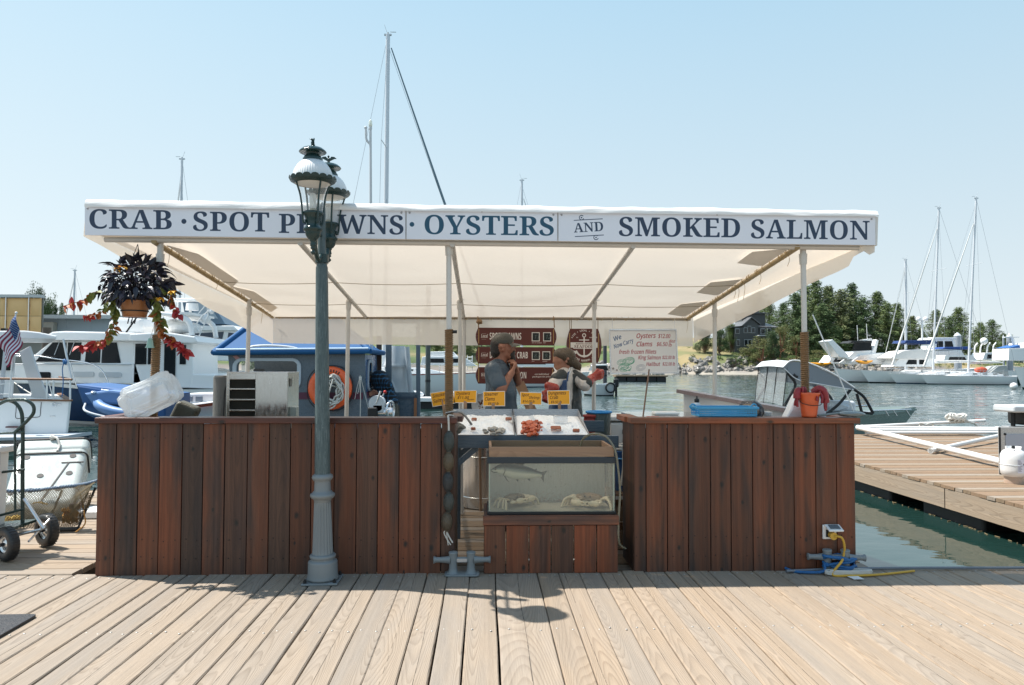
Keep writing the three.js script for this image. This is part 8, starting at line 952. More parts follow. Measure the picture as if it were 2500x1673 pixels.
// ---------- left: hand cart, crate, net, tote ----------
{
  const X = (x) => x / 3.484, Y = (y) => 950 + y / 3.484, gm = worn([0.03, 0.055, 0.05], 0.5, 0.2, 2, 4);
  const zc = 5.42 - 6.1, q = (x, y, dz = 0) => at(X(x), Y(y), zc + dz), o = thingW('hand_cart', 'green tube hand cart with pneumatic wheels at the left edge', 'hand cart', V(q(60, 1300).x, 0, zc));
  mesh('handle', [tube([q(-160, 330), q(-60, 170), q(40, 105), q(130, 92), q(220, 96), q(280, 140), q(284, 200), q(240, 260), q(122, 372)], 0.0135, 9, 60), tube([q(60, 92, -0.03), q(130, 120, -0.03), q(178, 190, -0.03), q(190, 320, -0.03), q(190, 700, -0.03), q(190, 1175, -0.03)], 0.0145, 9, 50)], gm, o);
  for (const g of [bar(q(125, 370), q(128, 1040), 0.009), bar(q(-120, 388), q(205, 365), 0.009), bar(q(-120, 725), q(205, 685), 0.010), bar(q(-20, 1080), q(205, 1020), 0.010)]) mesh('frame_bar', [g], gm, o); mesh('strut', [bar(q(205, 935), q(372, 1190, 0.06), 0.014), bar(q(350, 1195, 0.05), q(60, 1262, 0.1), 0.012), bar(q(240, 1300, 0.1), q(420, 1110, -0.1), 0.008)], MT.alu, o);
  const wheel = (x, y, dz, r) => { const c = q(x, y, dz), g = new THREE.Group(); g.name = 'wheel'; g.position.set(c.x - o.base.x, r + 0.002, c.z - o.base.z); g.rotation.y = -0.55; o.add(g); const w = r * 0.62; mesh('tyre', [put(lathe([[r * 0.52, -w * 0.42], [r * 0.72, -w * 0.5], [r * 0.9, -w * 0.46], [r * 0.985, -w * 0.3], [r, -w * 0.1], [r, w * 0.1], [r * 0.985, w * 0.3], [r * 0.9, w * 0.46], [r * 0.72, w * 0.5], [r * 0.52, w * 0.42]], 40), 0, 0, 0, PI / 2), ...[...Array(30)].map((_, i) => { const a = i / 30 * 2 * PI; return put(flat(new THREE.BoxGeometry(0.006, 0.005, w * 0.7)), Math.sin(a) * r * 1.0, Math.cos(a) * r * 1.0, 0, 0, 0, -a); })], MT.rubber, g); mesh('hub', [put(lathe([[r * 0.54, 0], [r * 0.55, w * 0.28], [r * 0.50, w * 0.30], [r * 0.46, w * 0.16], [r * 0.3, w * 0.14], [r * 0.24, w * 0.26], [r * 0.12, w * 0.32], [0, w * 0.33]], 30), 0, 0, 0, PI / 2), put(lathe([[r * 0.54, 0], [r * 0.55, w * 0.28], [r * 0.46, w * 0.16], [0, w * 0.15]], 24), 0, 0, 0, -PI / 2)], MT.alu, g); mesh('axle', [cyl(0.014, 0.014, w * 1.3, 0, 0, 0, PI / 2)], MT.black, g); };
  wheel(60, 1300, 0.26, 0.128); wheel(398, 1180, -0.2, 0.134); wheel(-210, 1190, -0.3, 0.134);
  mesh('base_plate', [beam(q(-140, 1180), q(220, 1150), 0.34, 0.02)], gm, o);
  const t = thing('white_tote', 'white plastic tote riding on the hand cart at the left edge', 'tote', V(q(-120, 1180).x, 0, zc + 0.12)), tx = (x) => q(x, 0).x - t.position.x, ty = (y) => q(0, y).y; mesh('wall', [prof([[tx(-300), ty(520)], [tx(44), ty(520)], [tx(20), ty(1180)], [tx(-280), ty(1180)]], 0.4, 0, 0, 0, 0.02)], MT.white, t); mesh('rim', [rbox(tx(72) - tx(-320), 0.055, 0.5, (tx(72) + tx(-320)) / 2, ty(512), 0, 0.015)], MT.white, t); mesh('handle', [rbox(0.04, 0.12, 0.1, tx(50), ty(580), 0, 0.01)], MT.gelGrey, t);
  // grey crate with round holes, tilted
  const c = at(X(415), Y(770), -2.35), cr = thing('holding_crate', 'pale grey crate with round holes and black straps behind the cart', 'crate', V(c.x, 0.30, -2.35), 0.36); const bx = new THREE.Group(); bx.name = 'shell'; bx.rotation.set(0.62, 0, 0); cr.add(bx);
  const pm = worn([0.50, 0.54, 0.51], 0.5, 0, 1.5, 2), w = 0.64, h = 0.34, d = 0.98; mesh('wall', [rbox(w, h, d, 0, 0, 0, 0.07, 0, 0, 0, 4)], pm, bx); mesh('lid', [rbox(w + 0.02, h + 0.02, 0.22, 0, 0.0, -d / 2 + 0.10, 0.07, 0, 0, 0, 4)], pm, bx);
  const st = []; const ring = (zz) => { const hw = w / 2 + 0.008, hh = h / 2 + 0.008; st.push(box(w + 0.004 - 0.1, 0.014, 0.016, 0, hh, zz), box(0.014, h - 0.1, 0.016, hw, 0, zz), box(0.014, h - 0.1, 0.016, -hw, 0, zz), tor(0.06, 0.008, w / 2 - 0.055, h / 2 - 0.055, zz, 0, 0, 0, 8, 6, PI / 2), tor(0.06, 0.008, -w / 2 + 0.055, h / 2 - 0.055, zz, 0, 0, PI / 2, 8, 6, PI / 2)); }; ring(-d / 2 + 0.24); ring(-d / 2 + 0.02); st.push(box(0.012, 0.01, 0.58, 0.09, h / 2 + 0.002, 0.18, 0, -0.3), box(0.2, 0.01, 0.012, 0.21, h / 2 + 0.002, -0.1)); mesh('strap', st, MT.black, bx);
  for (const [x, z] of [[-0.21, -0.2], [0.2, -0.2], [-0.23, 0.0], [-0.05, 0.08], [0.2, 0.06], [-0.1, 0.28], [0.13, 0.28], [-0.26, 0.3]]) mesh('hole', [cyl(0.03, 0.03, 0.006, x, h / 2 + 0.002, z, 0, 0, 0, 18)], MT.black, bx); mesh('cord', [tube([V(-0.03, h / 2 + 0.02, -d / 2 + 0.02), V(0.02, h / 2 + 0.05, -d / 2 + 0.05), V(0.06, h / 2 + 0.02, -d / 2 + 0.14), V(0.05, h / 2 + 0.012, -d / 2 + 0.22)], 0.012, 6), lump(0.03, 1, 0.8, 1, 0.4, 3, 2).translate(-0.02, h / 2 + 0.03, -d / 2 + 0.02)], MT.rope, bx); mesh('prop', [box(0.5, 0.5, 0.12, 0, -0.12, -0.38, -0.62)], MT.black, bx);
  // net trap with a blue rope rim
  const zn = -1.55, n = (x, y, dz = 0) => at(X(x), Y(y), zn + dz), nt = thingW('net_trap', 'collapsed crab net with a twisted blue rope rim left of the counter', 'net', V(n(400, 1180).x, 0, zn)); const rim = [[30, 870], [200, 866], [360, 856], [500, 838], [640, 822], [740, 806], [825, 782]]; const tw = []; const rc = new THREE.CatmullRomCurve3(rim.map(([x, y]) => n(x, y))); for (let i = 0; i <= 260; i++) { const p = rc.getPoint(i / 260), a = i * 0.9; tw.push(p.add(V(0, Math.sin(a) * 0.008, Math.cos(a) * 0.008))); } mesh('rim_rope', [tube(tw, 0.011, 6, 520)], worn([0.14, 0.2, 0.28], 0.9, 0, 4, 8), nt);
  const bot = new THREE.CatmullRomCurve3([[40, 1190], [260, 1215], [480, 1200], [640, 1165], [700, 1100], [800, 900]].map(([x, y]) => { const p = n(x, y, 0.05); p.y = Math.max(0.012, p.y); return p; })), F2 = (u, v) => { const a = rc.getPoint(u), b = bot.getPoint(u), p = a.lerp(b, v); p.z += 0.10 * Math.sin(PI * v) + 0.03 * N2(u * 9, v * 5, 3); p.x += 0.02 * N2(u * 7, v * 7, 8); return p; }; const nl = []; for (let k = -16; k < 60; k++) { for (const s of [1, -1]) { const pts = []; for (let i = 0; i <= 12; i++) { const v = i / 12, u = k / 44 + s * v * 0.36 + (s < 0 ? 0.36 : 0) ; if (u >= 0 && u <= 1) pts.push(F2(u, v)); } if (pts.length > 2) nl.push(tube(pts, 0.0034, 3, pts.length * 2)); } } const nm = mesh('netting', nl, std([0.12, 0.095, 0.055], 0.9), nt); nm.userData.kind = 'stuff';
  mesh('frame_bar', [bar(n(812, 838), n(664, 1160, 0.1).setY(0.03), 0.011), bar(n(530, 860), n(440, 1060, 0.05), 0.009), tube([n(664, 1165, 0.1).setY(0.02), n(560, 1215, 0.12).setY(0.02), n(420, 1230, 0.12).setY(0.02)], 0.02, 6)], MT.black, nt);
  const hp = []; for (let i = 0; i < 90; i++) { const p = n(590 + 34 * Math.sin(i * 0.9), 1090 + 55 * Math.sin(i * 0.37), -0.05); hp.push(p.add(V(0.02 * Math.sin(i * 2.3), Math.abs(0.03 * Math.sin(i * 1.7)), 0.05 * Math.cos(i)))); } tag(mesh('orange_rope', [tube(hp, 0.008, 5, 360), tube([n(600, 825), n(660, 850), n(690, 930), n(715, 1060, 0.1), n(720, 1150, 0.14), n(640, 1235, 0.2).setY(0.012)], 0.006, 5, 40)], std([0.42, 0.21, 0.05], 0.9), null), 'orange rope heaped inside the crab net', 'rope'); const h3 = []; for (let i = 0; i < 60; i++) h3.push(n(110 + 50 * Math.sin(i * 0.8), 1125 + 20 * Math.sin(i * 0.5), 0.0).add(V(0.02 * Math.sin(i * 2.3), 0.02 * Math.abs(Math.sin(i * 1.3)), 0.05 * Math.cos(i)))); tag(mesh('yellow_rope', [tube(h3, 0.008, 5, 240), tube([n(280, 972), n(330, 965), n(400, 980)], 0.008, 5)], std([0.5, 0.33, 0.08], 0.9), null), 'yellow rope heap at the foot of the cart under the net', 'rope');
  const mb = thing('mushroom_block', 'small pinkish wooden block in the net', 'block', n(640, 995)); mesh('block', [rbox(0.09, 0.05, 0.08, 0, 0, 0, 0.01, 0, 0.3)], worn([0.3, 0.2, 0.18], 0.8), mb);
  const wp = on(201, 1275, 0); tag(mesh('white_sill', [rbox(0.42, 0.07, 0.3, wp.x + 0.02, 0.035, wp.z - 0.3, 0.01)], MT.white, null), 'low white block on the left float behind the net', 'block');
}
// ---------- people ----------
// mesh of a field made of tapered capsules joined smoothly; bones: [a, b, ra, rb]
function flesh(bones, cell, k = 0.02, clip, bump) {
  const lo = V(1e9, 1e9, 1e9), hi = V(-1e9, -1e9, -1e9); for (const [a, b, ra, rb] of bones) for (const [p, r] of [[a, ra], [b, rb]]) { lo.min(p.clone().subScalar(r + 0.03)); hi.max(p.clone().addScalar(r + 0.03)); }
  const c = lo.clone().add(hi).multiplyScalar(0.5), s = Math.max(hi.x - lo.x, hi.y - lo.y, hi.z - lo.z) / 2, res = Math.min(150, Math.ceil(2 * s / cell) + 4), half = res / 2, mc = new MarchingCubes(res, MT.white, false, false, 400000); mc.isolation = 0;
  const B = bones.map(([a, b, ra, rb]) => ({ a, d: b.clone().sub(a), l: Math.max(1e-9, b.clone().sub(a).lengthSq()), ra, rb })); const S = s * 1.06, ds = new Float64Array(B.length);
  for (let z = 0; z < res; z++) for (let y = 0; y < res; y++) for (let x = 0; x < res; x++) {
    const px = c.x + (x - half) / half * S, py = c.y + (y - half) / half * S, pz = c.z + (z - half) / half * S; let n0 = 0, mn = 1e9;
    for (const q of B) { const ax = px - q.a.x, ay = py - q.a.y, az = pz - q.a.z; let h = (ax * q.d.x + ay * q.d.y + az * q.d.z) / q.l; h = h < 0 ? 0 : h > 1 ? 1 : h; const ex = ax - q.d.x * h, ey = ay - q.d.y * h, ez = az - q.d.z * h, d = Math.sqrt(ex * ex + ey * ey + ez * ez) - (q.ra + (q.rb - q.ra) * h); if (d < mn) mn = d; ds[n0++] = d; }
    let d = mn; if (mn < 0.1) { let sum = 0; for (let i = 0; i < n0; i++) { const e = (ds[i] - mn) / k; if (e < 8) sum += Math.exp(-e); } d = mn - k * Math.log(sum); } if (bump) d += bump(px, py, pz); if (clip) d = Math.max(d, clip(px, py, pz)); mc.field[x + y * res + z * res * res] = -d;
  }
  mc.update(); const n = mc.count ?? mc.geometry.drawRange.count, g = new THREE.BufferGeometry(), pos = new Float32Array(n * 3), nor = new Float32Array(n * 3), uv = new Float32Array(n * 2);
  for (let i = 0; i < n; i++) { pos[3 * i] = c.x + mc.positionArray[3 * i] * S; pos[3 * i + 1] = c.y + mc.positionArray[3 * i + 1] * S; pos[3 * i + 2] = c.z + mc.positionArray[3 * i + 2] * S; const L = Math.hypot(mc.normalArray[3 * i], mc.normalArray[3 * i + 1], mc.normalArray[3 * i + 2]) || 1; for (let j = 0; j < 3; j++) nor[3 * i + j] = mc.normalArray[3 * i + j] / L; uv[2 * i] = pos[3 * i] * 1.3 + pos[3 * i + 2]; uv[2 * i + 1] = pos[3 * i + 1]; }
  g.setAttribute('position', new THREE.BufferAttribute(pos, 3)); g.setAttribute('normal', new THREE.BufferAttribute(nor, 3)); g.setAttribute('uv', new THREE.BufferAttribute(uv, 2)); return g;
}
const grow = (bones, e) => bones.map(([a, b, ra, rb]) => [a, b, ra + e, rb + e]);
const chain = (pts, rs) => pts.slice(1).map((p, i) => [pts[i], p, rs[i], rs[i + 1]]);
// a hand: palm at w pointing along d, thumb side s; curl 0..1
function handBones(w, d, side, nrm, curl, sc = 1) {
  d = d.clone().normalize(); side = side.clone().normalize(); nrm = nrm.clone().normalize(); const P = (f, s, n) => w.clone().addScaledVector(d, f * sc).addScaledVector(side, s * sc).addScaledVector(nrm, n * sc), out = [];
  for (const s of [-0.027, -0.009, 0.009, 0.027]) out.push([P(0, s * 0.6, 0), P(0.085, s, 0), 0.017 * sc, 0.013 * sc]);
  [-0.03, -0.010, 0.011, 0.031].forEach((s, i) => { const L = [0.06, 0.075, 0.08, 0.072][i]; let p = P(0.085, s, 0), a = 0; const rs = [0.0095, 0.009, 0.0082, 0.0072].map((r) => r * sc); for (let k = 0; k < 3; k++) { a += curl * [0.9, 1.2, 0.8][k]; const q = p.clone().addScaledVector(d, Math.cos(a) * L * [0.45, 0.32, 0.25][k] * sc).addScaledVector(nrm, Math.sin(a) * L * [0.45, 0.32, 0.25][k] * sc); out.push([p, q, rs[k], rs[k + 1]]); p = q; } });
  const t0 = P(0.02, 0.03, 0.005), t1 = P(0.055, 0.058, 0.015 + 0.015 * curl), t2 = P(0.088, 0.060 - 0.02 * curl, 0.022 + 0.03 * curl); out.push([t0, t1, 0.014 * sc, 0.011 * sc], [t1, t2, 0.011 * sc, 0.0085 * sc]); return out;
}
const plaid = print(256, 256, (c) => { c.fillStyle = '#15222f'; c.fillRect(0, 0, 256, 256); for (let i = 0; i < 4; i++) { c.fillStyle = 'rgba(10,12,16,0.75)'; c.fillRect(i * 64, 0, 22, 256); c.fillRect(0, i * 64, 256, 22); c.fillStyle = 'rgba(50,120,165,0.75)'; c.fillRect(i * 64 + 40, 0, 6, 256); c.fillRect(0, i * 64 + 40, 256, 6); } }); plaid.map.wrapS = plaid.map.wrapT = THREE.RepeatWrapping; plaid.map.repeat.set(3.2, 3.2); plaid.roughness = 0.9;
const skin = std([0.30, 0.125, 0.075], 0.55), skinW = std([0.36, 0.17, 0.11], 0.55), hairD = worn([0.02, 0.014, 0.011], 0.8, 0, 8, 10), hairB = worn([0.075, 0.05, 0.028], 0.75, 0, 10, 10), shirtM = worn([0.05, 0.078, 0.105], 0.95, 0, 6, 2), denim = worn([0.02, 0.035, 0.07], 0.9, 0, 5, 3);
const eyeW = std([0.6, 0.58, 0.55], 0.3);
// a head that looks along +x: centre c, forward f, up axis y, lateral z
function headBones(c, f, sc, jaw = 1) { const l = V(0, 1, 0).cross(f).normalize(), P = (a, y, s) => c.clone().addScaledVector(f, a * sc).add(V(0, y * sc, 0)).addScaledVector(l, s * sc); return { P, bones: [[P(-0.025, 0.03, 0), P(0.02, 0.035, 0), 0.082 * sc, 0.076 * sc], [P(-0.03, 0, 0), P(0.03, -0.01, 0), 0.078 * sc, 0.066 * sc], [P(0.03, -0.04, 0), P(0.055, -0.075, 0), 0.052 * sc, 0.033 * sc * jaw], [P(0.02, -0.06, 0.03), P(0.055, -0.075, 0.01), 0.03 * sc, 0.026 * sc], [P(0.02, -0.06, -0.03), P(0.055, -0.075, -0.01), 0.03 * sc, 0.026 * sc], [P(0.078, 0.02, 0), P(0.1, -0.018, 0), 0.010 * sc, 0.014 * sc], [P(0.07, 0.032, 0.032), P(0.07, 0.032, -0.032), 0.016 * sc, 0.016 * sc], [P(0.078, -0.044, 0.014), P(0.078, -0.044, -0.014), 0.011 * sc, 0.011 * sc], [P(0.05, -0.01, 0.045), P(0.055, -0.02, 0.03), 0.022 * sc, 0.02 * sc], [P(0.05, -0.01, -0.045), P(0.055, -0.02, -0.03), 0.022 * sc, 0.02 * sc]] }; }
const faceBits = (H, sc, parent) => { for (const s of [1, -1]) { mesh('eye', [sph(0.0115 * sc, H.P(0.072, 0.012, 0.031 * s).x, H.P(0.072, 0.012, 0).y, H.P(0.072, 0.012, 0.031 * s).z)], eyeW, parent); mesh('iris', [sph(0.006 * sc, H.P(0.081, 0.012, 0.032 * s).x, H.P(0.081, 0.012, 0).y, H.P(0.081, 0.012, 0.032 * s).z)], MT.black, parent); } };
const earBones = (H, sc) => [1, -1].flatMap((s) => [[H.P(-0.012, 0.012, 0.078 * s), H.P(-0.02, 0.012, 0.088 * s), 0.018 * sc, 0.016 * sc], [H.P(-0.008, -0.018, 0.078 * s), H.P(-0.006, -0.022, 0.084 * s), 0.012 * sc, 0.011 * sc]]);
{ // the man
  const z0 = -1.72, J = (px, py, dz = 0) => at(px, py, z0).add(V(0, 0, dz)), fl = -0.045, o = thingW('person', 'man in a dark cap and slate t-shirt with both hands raised to his collar', 'person', V(J(1224, 1000).x, fl, z0));
  const X = (px) => J(px, 900).x, Y = (py) => J(1224, py).y, f = V(1, 0, 0.04).normalize();
  const hc = J(1230, 850), H = headBones(hc, f, 1.02, 1.1), neck = [[J(1219, 893), J(1226, 864), 0.066, 0.06]];
  const shR = J(1205, 904, 0.18), elR = J(1221, 948, 0.29), wrR = J(1247, 911, 0.19), shL = J(1230, 902, -0.17), elL = J(1263, 932, -0.20), wrL = J(1261, 909, -0.0);
  const torso = [[J(1215, 917, 0.10), J(1226, 915, -0.10), 0.10, 0.10], [shR, J(1216, 895, 0.04), 0.062, 0.062], [shL, J(1222, 895, -0.04), 0.062, 0.062], ...[0.09, -0.09].flatMap((s) => chain([J(1218, 922, s), J(1223, 958, s * 1.0), J(1224, 1010, s), J(1223, 1060, s)], [0.105, 0.122, 0.132, 0.12]))];
  const uaR = chain([shR, elR], [0.062, 0.047]), faR = chain([elR, wrR], [0.047, 0.031]), uaL = chain([shL, elL], [0.062, 0.047]), faL = chain([elL, wrL], [0.046, 0.031]);
  const hip = Y(1060), legs = [0.1, -0.1].flatMap((s) => chain([V(X(1224), hip, z0 + s), V(X(1228), 0.47, z0 + s), V(X(1222), 0.06, z0 + s), V(X(1246), 0.0, z0 + s * 1.1)], [0.105, 0.062, 0.045, 0.038]));
  const hand = [...handBones(wrR, V(0.5, 1, -0.5), V(0, -0.2, -1), V(-0.6, 0.1, -0.5), 0.75), ...handBones(wrL, V(-0.3, 1, 0.2), V(0.4, 0.1, 0.8), V(-0.6, 0, 0.5), 0.7)];
  mesh('body', [flesh([...neck, ...torso, ...uaR, ...uaL, ...legs], 0.02, 0.01), flesh([...uaR, ...faR], 0.008, 0.012), flesh([...uaL, ...faL], 0.008, 0.012), flesh([...H.bones, ...earBones(H, 1.03), ...neck], 0.0044, 0.007), flesh([[elR.clone().lerp(wrR, 0.8), wrR, 0.034, 0.03], [elL.clone().lerp(wrL, 0.8), wrL, 0.034, 0.03], ...hand], 0.0038, 0.005)], skin, o);
  const hem = Y(1035), cuff = (el, sh) => { const d = el.clone().sub(sh); return [sh, sh.clone().addScaledVector(d, 0.78), 0.078, 0.076]; };
  mesh('shirt', [flesh([...grow(torso, 0.018), cuff(elR, shR), cuff(elL, shL)], 0.011, 0.012, (x, y, z) => Math.max(hem - y, y > Y(905) ? 0.074 - Math.hypot(x - X(1224) - 0.25 * (Y(890) - y), (z - z0)) : -1), (x, y, z) => 0.006 * N2(x * 11 + z * 9, y * 14, z * 8))], shirtM, o); mesh('trousers', [flesh(grow([...legs, [J(1220, 1040, 0.07), J(1220, 1040, -0.07), 0.13, 0.13]], 0.018), 0.015)], denim, o);
  mesh('shoe', [0.1, -0.1].map((s) => rbox(0.29, 0.09, 0.11, X(1236), fl + 0.046, z0 + s * 1.05, 0.04)), MT.black, o);
  // cap, hair, goatee
  const cb = [[H.P(-0.03, 0.055, 0), H.P(0.012, 0.06, 0), 0.083, 0.082], [H.P(-0.045, 0.035, 0), H.P(0, 0.06, 0), 0.075, 0.08]]; const cm = worn([0.055, 0.05, 0.038], 0.9, 0, 5, 4); const cap = mesh('cap', [flesh(cb, 0.006, 0.012, (x, y) => H.P(0, 0.038, 0).y - y)], cm, o); mesh('brim', [sheet((u, v) => { const a = (u - 0.5) * 2.3, r = 0.080 + 0.085 * v; return H.P(0.012 + Math.cos(a) * r * (0.85 + 0.15 * v), 0.05 - 0.016 * v - 0.03 * Math.pow(Math.abs(u - 0.5) * 2, 2) * v, Math.sin(a) * r * (1 - 0.16 * v)); }, 16, 6)], cm, cap);
  mesh('hair', [flesh([[H.P(-0.06, 0.03, 0.02), H.P(-0.065, -0.03, 0.02), 0.064, 0.054], [H.P(-0.06, 0.03, -0.02), H.P(-0.065, -0.03, -0.02), 0.064, 0.054], [H.P(-0.05, -0.02, 0), H.P(-0.06, -0.062, 0), 0.062, 0.048], [H.P(0.0, 0.035, 0.073), H.P(0.0, -0.01, 0.074), 0.014, 0.012]], 0.006, 0.012, null, (x, y, z) => 0.005 * N2(x * 60, y * 60, z * 60))], hairD, o);
  mesh('beard', [flesh([[H.P(0.074, -0.066, 0.016), H.P(0.082, -0.105, 0.006), 0.029, 0.026], [H.P(0.074, -0.066, -0.016), H.P(0.082, -0.105, -0.006), 0.029, 0.026], [H.P(0.090, -0.034, 0.018), H.P(0.078, -0.062, 0.03), 0.0085, 0.012], [H.P(0.090, -0.034, -0.018), H.P(0.078, -0.062, -0.03), 0.0085, 0.012], [H.P(0.093, -0.033, 0.015), H.P(0.093, -0.033, -0.015), 0.0095, 0.0095], [H.P(0.03, -0.07, 0.052), H.P(0.07, -0.082, 0.02), 0.010, 0.014]], 0.0045, 0.008, null, (x, y, z) => 0.003 * N2(x * 90, y * 90, z * 90))], hairD, o); mesh('eyebrow', [1, -1].map((s) => tube([H.P(0.084, 0.036, 0.014 * s), H.P(0.082, 0.041, 0.032 * s), H.P(0.07, 0.036, 0.05 * s)], 0.005, 5)), hairD, o); faceBits(H, 1.03, o);
}
{ // the woman
  const z0 = -2.12, J = (px, py, dz = 0) => at(px, py, z0).add(V(0, 0, dz)), fl = -0.045, o = thingW('person', 'woman with a ponytail in a white and dark fleece, blue apron and red gloves', 'person', V(J(1385, 1000).x, fl, z0));
  const X = (px) => J(px, 900).x, Y = (py) => J(1380, py).y, f = V(-1, -0.02, 0.28).normalize();
  const hc = J(1374, 879), H = headBones(hc, f, 0.97, 0.9), neck = [[J(1386, 920), J(1379, 891), 0.055, 0.05]];
  const shR = J(1405, 920, 0.03), elR = J(1425, 939, 0.10), wrR = J(1446, 924, -0.03), shL = J(1360, 922, 0.12), elL = J(1344, 944, 0.22), wrL = J(1338, 950, 0.30); const post = at(1451, 919, ZM);
  const torso = [[J(1394, 930, -0.03), J(1370, 930, 0.05), 0.088, 0.088], [shR, J(1391, 914, 0), 0.052, 0.054], [shL, J(1377, 914, 0.05), 0.052, 0.054], ...[[1391, -0.03], [1371, 0.05]].flatMap(([p, s]) => chain([J(p, 932, s), J(p + 1, 968, s), J(p, 1012, s), J(p, 1046, s)], [0.09, 0.092, 0.105, 0.115]))];
  const armR = chain([shR, elR], [0.055, 0.044]), fR = chain([elR, wrR], [0.043, 0.029]), armL = chain([shL, elL], [0.055, 0.044]), fL = chain([elL, wrL], [0.043, 0.029]);
  const hip = Y(1050), legs = [[1391, -0.05], [1369, 0.05]].flatMap(([p, s]) => chain([V(X(p), hip, z0 + s), V(X(p - 3), 0.45, z0 + s), V(X(p), 0.06, z0 + s), V(X(p - 22), 0, z0 + s + 0.04)], [0.105, 0.06, 0.043, 0.036]));
  mesh('body', [flesh([...neck, ...torso, ...armR, ...fR, ...armL, ...fL, ...legs], 0.02, 0.01), flesh([...H.bones, ...earBones(H, 0.97), ...neck], 0.0044, 0.007)], skinW, o);
  const fleece = worn([0.60, 0.55, 0.50], 0.98, 0, 10, 3), vest = worn([0.022, 0.028, 0.028], 0.9, 0, 6, 3), fold = (x, y, z) => 0.006 * N2(x * 16 + z * 9, y * 22, z * 10);
  const hem = Y(1020), sl = (a, b, t, e) => [a, a.clone().lerp(b, t), 0.064, 0.06 + e]; const fl1 = mesh('fleece', [flesh([...grow(torso, 0.014), sl(shR, elR, 1, 0), [elR, elR.clone().lerp(wrR, 0.5), 0.06, 0.05], sl(shL, elL, 1, 0), [elL, elL.clone().lerp(wrL, 0.3), 0.06, 0.052], [J(1386, 922), J(1383, 905), 0.072, 0.066]], 0.010, 0.010, (x, y, z) => Math.max(hem - y, y > Y(925) ? 0.057 - Math.hypot(x - X(1381), z - z0 - 0.01) : -1), fold)], fleece, o);
  // dark back and side panels and shoulder yokes, a little proud of the fleece
  mesh('dark_panel', [flesh([...grow(torso, 0.024)], 0.010, 0.010, (x, y, z) => Math.max(hem + 0.004 - y, y - Y(912), (X(1391) - x) + 0.02 * Math.sin(y * 6)), fold), flesh([[shR.clone().add(V(-0.02, 0.012, 0.0)), elR.clone().add(V(0.014, 0.012, 0.0)), 0.066, 0.062]], 0.008, 0.01, (x, y, z) => shR.y + (elR.y - shR.y) * (x - shR.x) / (elR.x - shR.x + 1e-6) + 0.012 - y), flesh([[shL.clone().add(V(0.03, 0.02, 0)), shL.clone().lerp(elL, 0.35).add(V(0, 0.012, 0)), 0.066, 0.066]], 0.009, 0.02, (x, y) => shL.y - 0.01 - y)], vest, fl1);
  mesh('stripe', [0, 1].map((k) => tube([J(1390 + k * 5, 898, 0.065), J(1386 + k * 5, 906, 0.10 - k * 0.01), J(1379 + k * 5, 918, 0.14 - k * 0.012)], 0.006, 5)), k2white(), fl1);
  function k2white() { return MT.white; }
  const apronM = worn([0.03, 0.07, 0.17], 0.6, 0, 3, 2); mesh('apron', [flesh(grow(torso.slice(0, 1).concat(torso.slice(3)), 0.034), 0.010, 0.010, (x, y, z) => Math.max(hem - 0.6 - y, y - Y(927), x - X(1380) - 0.25 * Math.max(0, Y(975) - y) * 0.4, (z0 - 0.005) - z))], apronM, o); mesh('apron_strap', [tube([J(1357, 930, 0.16), J(1364, 912, 0.14), J(1374, 903, 0.09), J(1388, 902, -0.02)], 0.010, 6), tube([J(1380, 930, 0.16), J(1383, 914, 0.13), J(1388, 902, 0.06)], 0.010, 6)], apronM, o);
  mesh('trousers', [flesh(grow(legs, 0.018), 0.015)], denim, o); mesh('boot', [[1385, -0.05], [1364, 0.06]].map(([p, s]) => rbox(0.26, 0.1, 0.1, X(p), fl + 0.05, z0 + s, 0.04)), MT.black, o);
  mesh('hair', [flesh([[H.P(-0.035, 0.042, 0.012), H.P(0.03, 0.052, 0.012), 0.078, 0.062], [H.P(-0.03, 0.045, -0.012), H.P(0.03, 0.052, -0.012), 0.078, 0.062], [H.P(-0.05, 0.0, 0), H.P(-0.06, 0.03, 0), 0.078, 0.075], [H.P(-0.02, 0.0, 0.058), H.P(0.02, 0.04, 0.055), 0.03, 0.034], [H.P(-0.02, 0.0, -0.058), H.P(0.02, 0.04, -0.055), 0.03, 0.034], ...chain([J(1396, 884), J(1404, 888), J(1411, 895), J(1414, 905)], [0.03, 0.034, 0.03, 0.012])], 0.007, 0.012, null, (x, y, z) => 0.004 * N2(x * 70, y * 40, z * 70))], hairB, o); mesh('hair_tie', [tor(0.028, 0.009, J(1400, 886).x, J(1400, 886).y, z0, 0, PI / 2, 0.5, 16, 6)], MT.red, o); faceBits(H, 0.97, o);
  const gl = worn([0.34, 0.04, 0.024], 0.5, 0, 5, 4), d1 = post.clone().sub(wrR); mesh('glove', [flesh([[elR.clone().lerp(wrR, 0.42), wrR, 0.058, 0.04], ...handBones(wrR, V(1, 0.35, -0.25), V(0, 0.9, 0.3), V(0.1, 0.1, -1), 0.7, 1.12)], 0.0045, 0.007)], gl, o); mesh('glove', [flesh([[elL.clone().lerp(wrL, 0.1), wrL, 0.055, 0.042], [J(1348, 946, 0.3), J(1332, 940, 0.3), 0.045, 0.038], ...handBones(wrL, V(-0.35, -0.75, 0.3), V(-0.8, 0.3, 0.2), V(0.3, 0.2, 0.9), 0.6, 1.12)], 0.0045, 0.009)], gl, o);
}
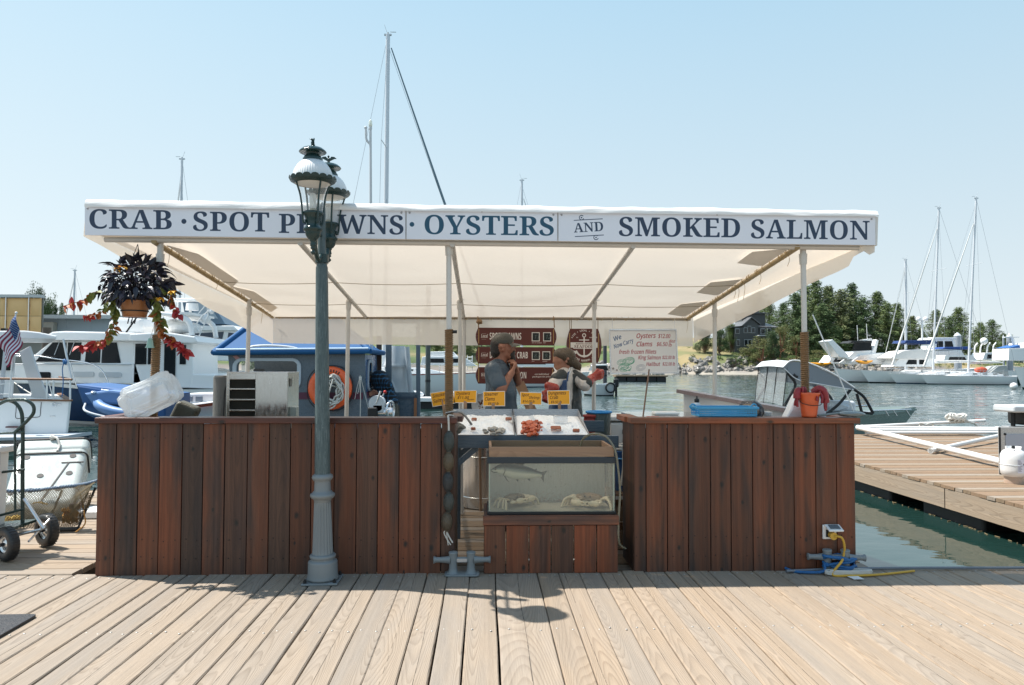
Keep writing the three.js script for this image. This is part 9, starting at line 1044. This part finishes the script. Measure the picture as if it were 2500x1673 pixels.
{ // the bent figure on the tug
  const z0 = -8.3, J = (px, py, dz = 0) => at(px, py, z0).add(V(0, 0, dz)), fl = at(960, 1045, z0).y - 0.75, o = thingW('person', 'person in a blue plaid shirt bending over beside the tug cabin', 'person', V(J(950, 1000).x, fl, z0));
  const f = V(-0.9, -0.4, 0.1).normalize(), H = headBones(J(897, 925), f, 1), neck = [[J(915, 922), J(905, 924), 0.06, 0.056]], shR = J(928, 922, 0.17), elR = J(952, 940, 0.26), wrR = J(925, 957, 0.24), shL = J(928, 922, -0.17), elL = J(935, 950, -0.22), wrL = J(914, 955, -0.1);
  const torso = [[shR, shL, 0.09, 0.09], ...[0.09, -0.09].flatMap((s) => chain([J(926, 925, s), J(938, 952, s), J(952, 985, s)], [0.125, 0.13, 0.14]))], legs = [0.1, -0.1].flatMap((s) => chain([J(955, 988, s), J(962, 1030, s), V(J(962, 0).x, fl + 0.06, z0 + s), V(J(948, 0).x, fl + 0.04, z0 + s)], [0.12, 0.075, 0.05, 0.045]));
  mesh('body', [flesh([...neck, ...torso, ...chain([shR, elR, wrR], [0.06, 0.047, 0.03]), ...chain([shL, elL, wrL], [0.06, 0.047, 0.03]), ...legs], 0.02), flesh([...H.bones, ...earBones(H, 1), ...neck], 0.005, 0.012), flesh([[elR.clone().lerp(wrR, 0.8), wrR, 0.034, 0.03], ...handBones(wrR, V(-1, -0.2, 0), V(0, 0.9, 0.3), V(0, -0.3, 1), 0.5), ...handBones(wrL, V(-1, -0.1, 0), V(0, 0.8, 0.3), V(0, -0.3, 1), 0.5)], 0.004, 0.006)], skinW, o);
  mesh('shirt', [flesh([...grow(torso, 0.022), ...chain([shR, elR, elR.clone().lerp(wrR, 0.75)], [0.082, 0.07, 0.05]), ...chain([shL, elL, elL.clone().lerp(wrL, 0.75)], [0.082, 0.07, 0.05])], 0.012, 0.02, (x, y) => J(0, 992).y - y, (x, y, z) => 0.006 * N2(x * 14, y * 14, z * 10))], plaid, o); mesh('trousers', [flesh(grow(legs, 0.02), 0.015)], worn([0.045, 0.042, 0.03], 0.9, 0, 4, 3), o); mesh('hair', [flesh([[H.P(-0.03, 0.05, 0), H.P(0.02, 0.055, 0), 0.08, 0.07], [H.P(-0.05, 0, 0), H.P(-0.05, 0.03, 0), 0.075, 0.075]], 0.006, 0.012)], hairD, o); mesh('shoe', [0.1, -0.1].map((s) => rbox(0.27, 0.09, 0.1, J(955, 0).x, fl + 0.045, z0 + s, 0.035)), MT.black, o); faceBits(H, 1, o);
}
renderer.render(scene, camera);
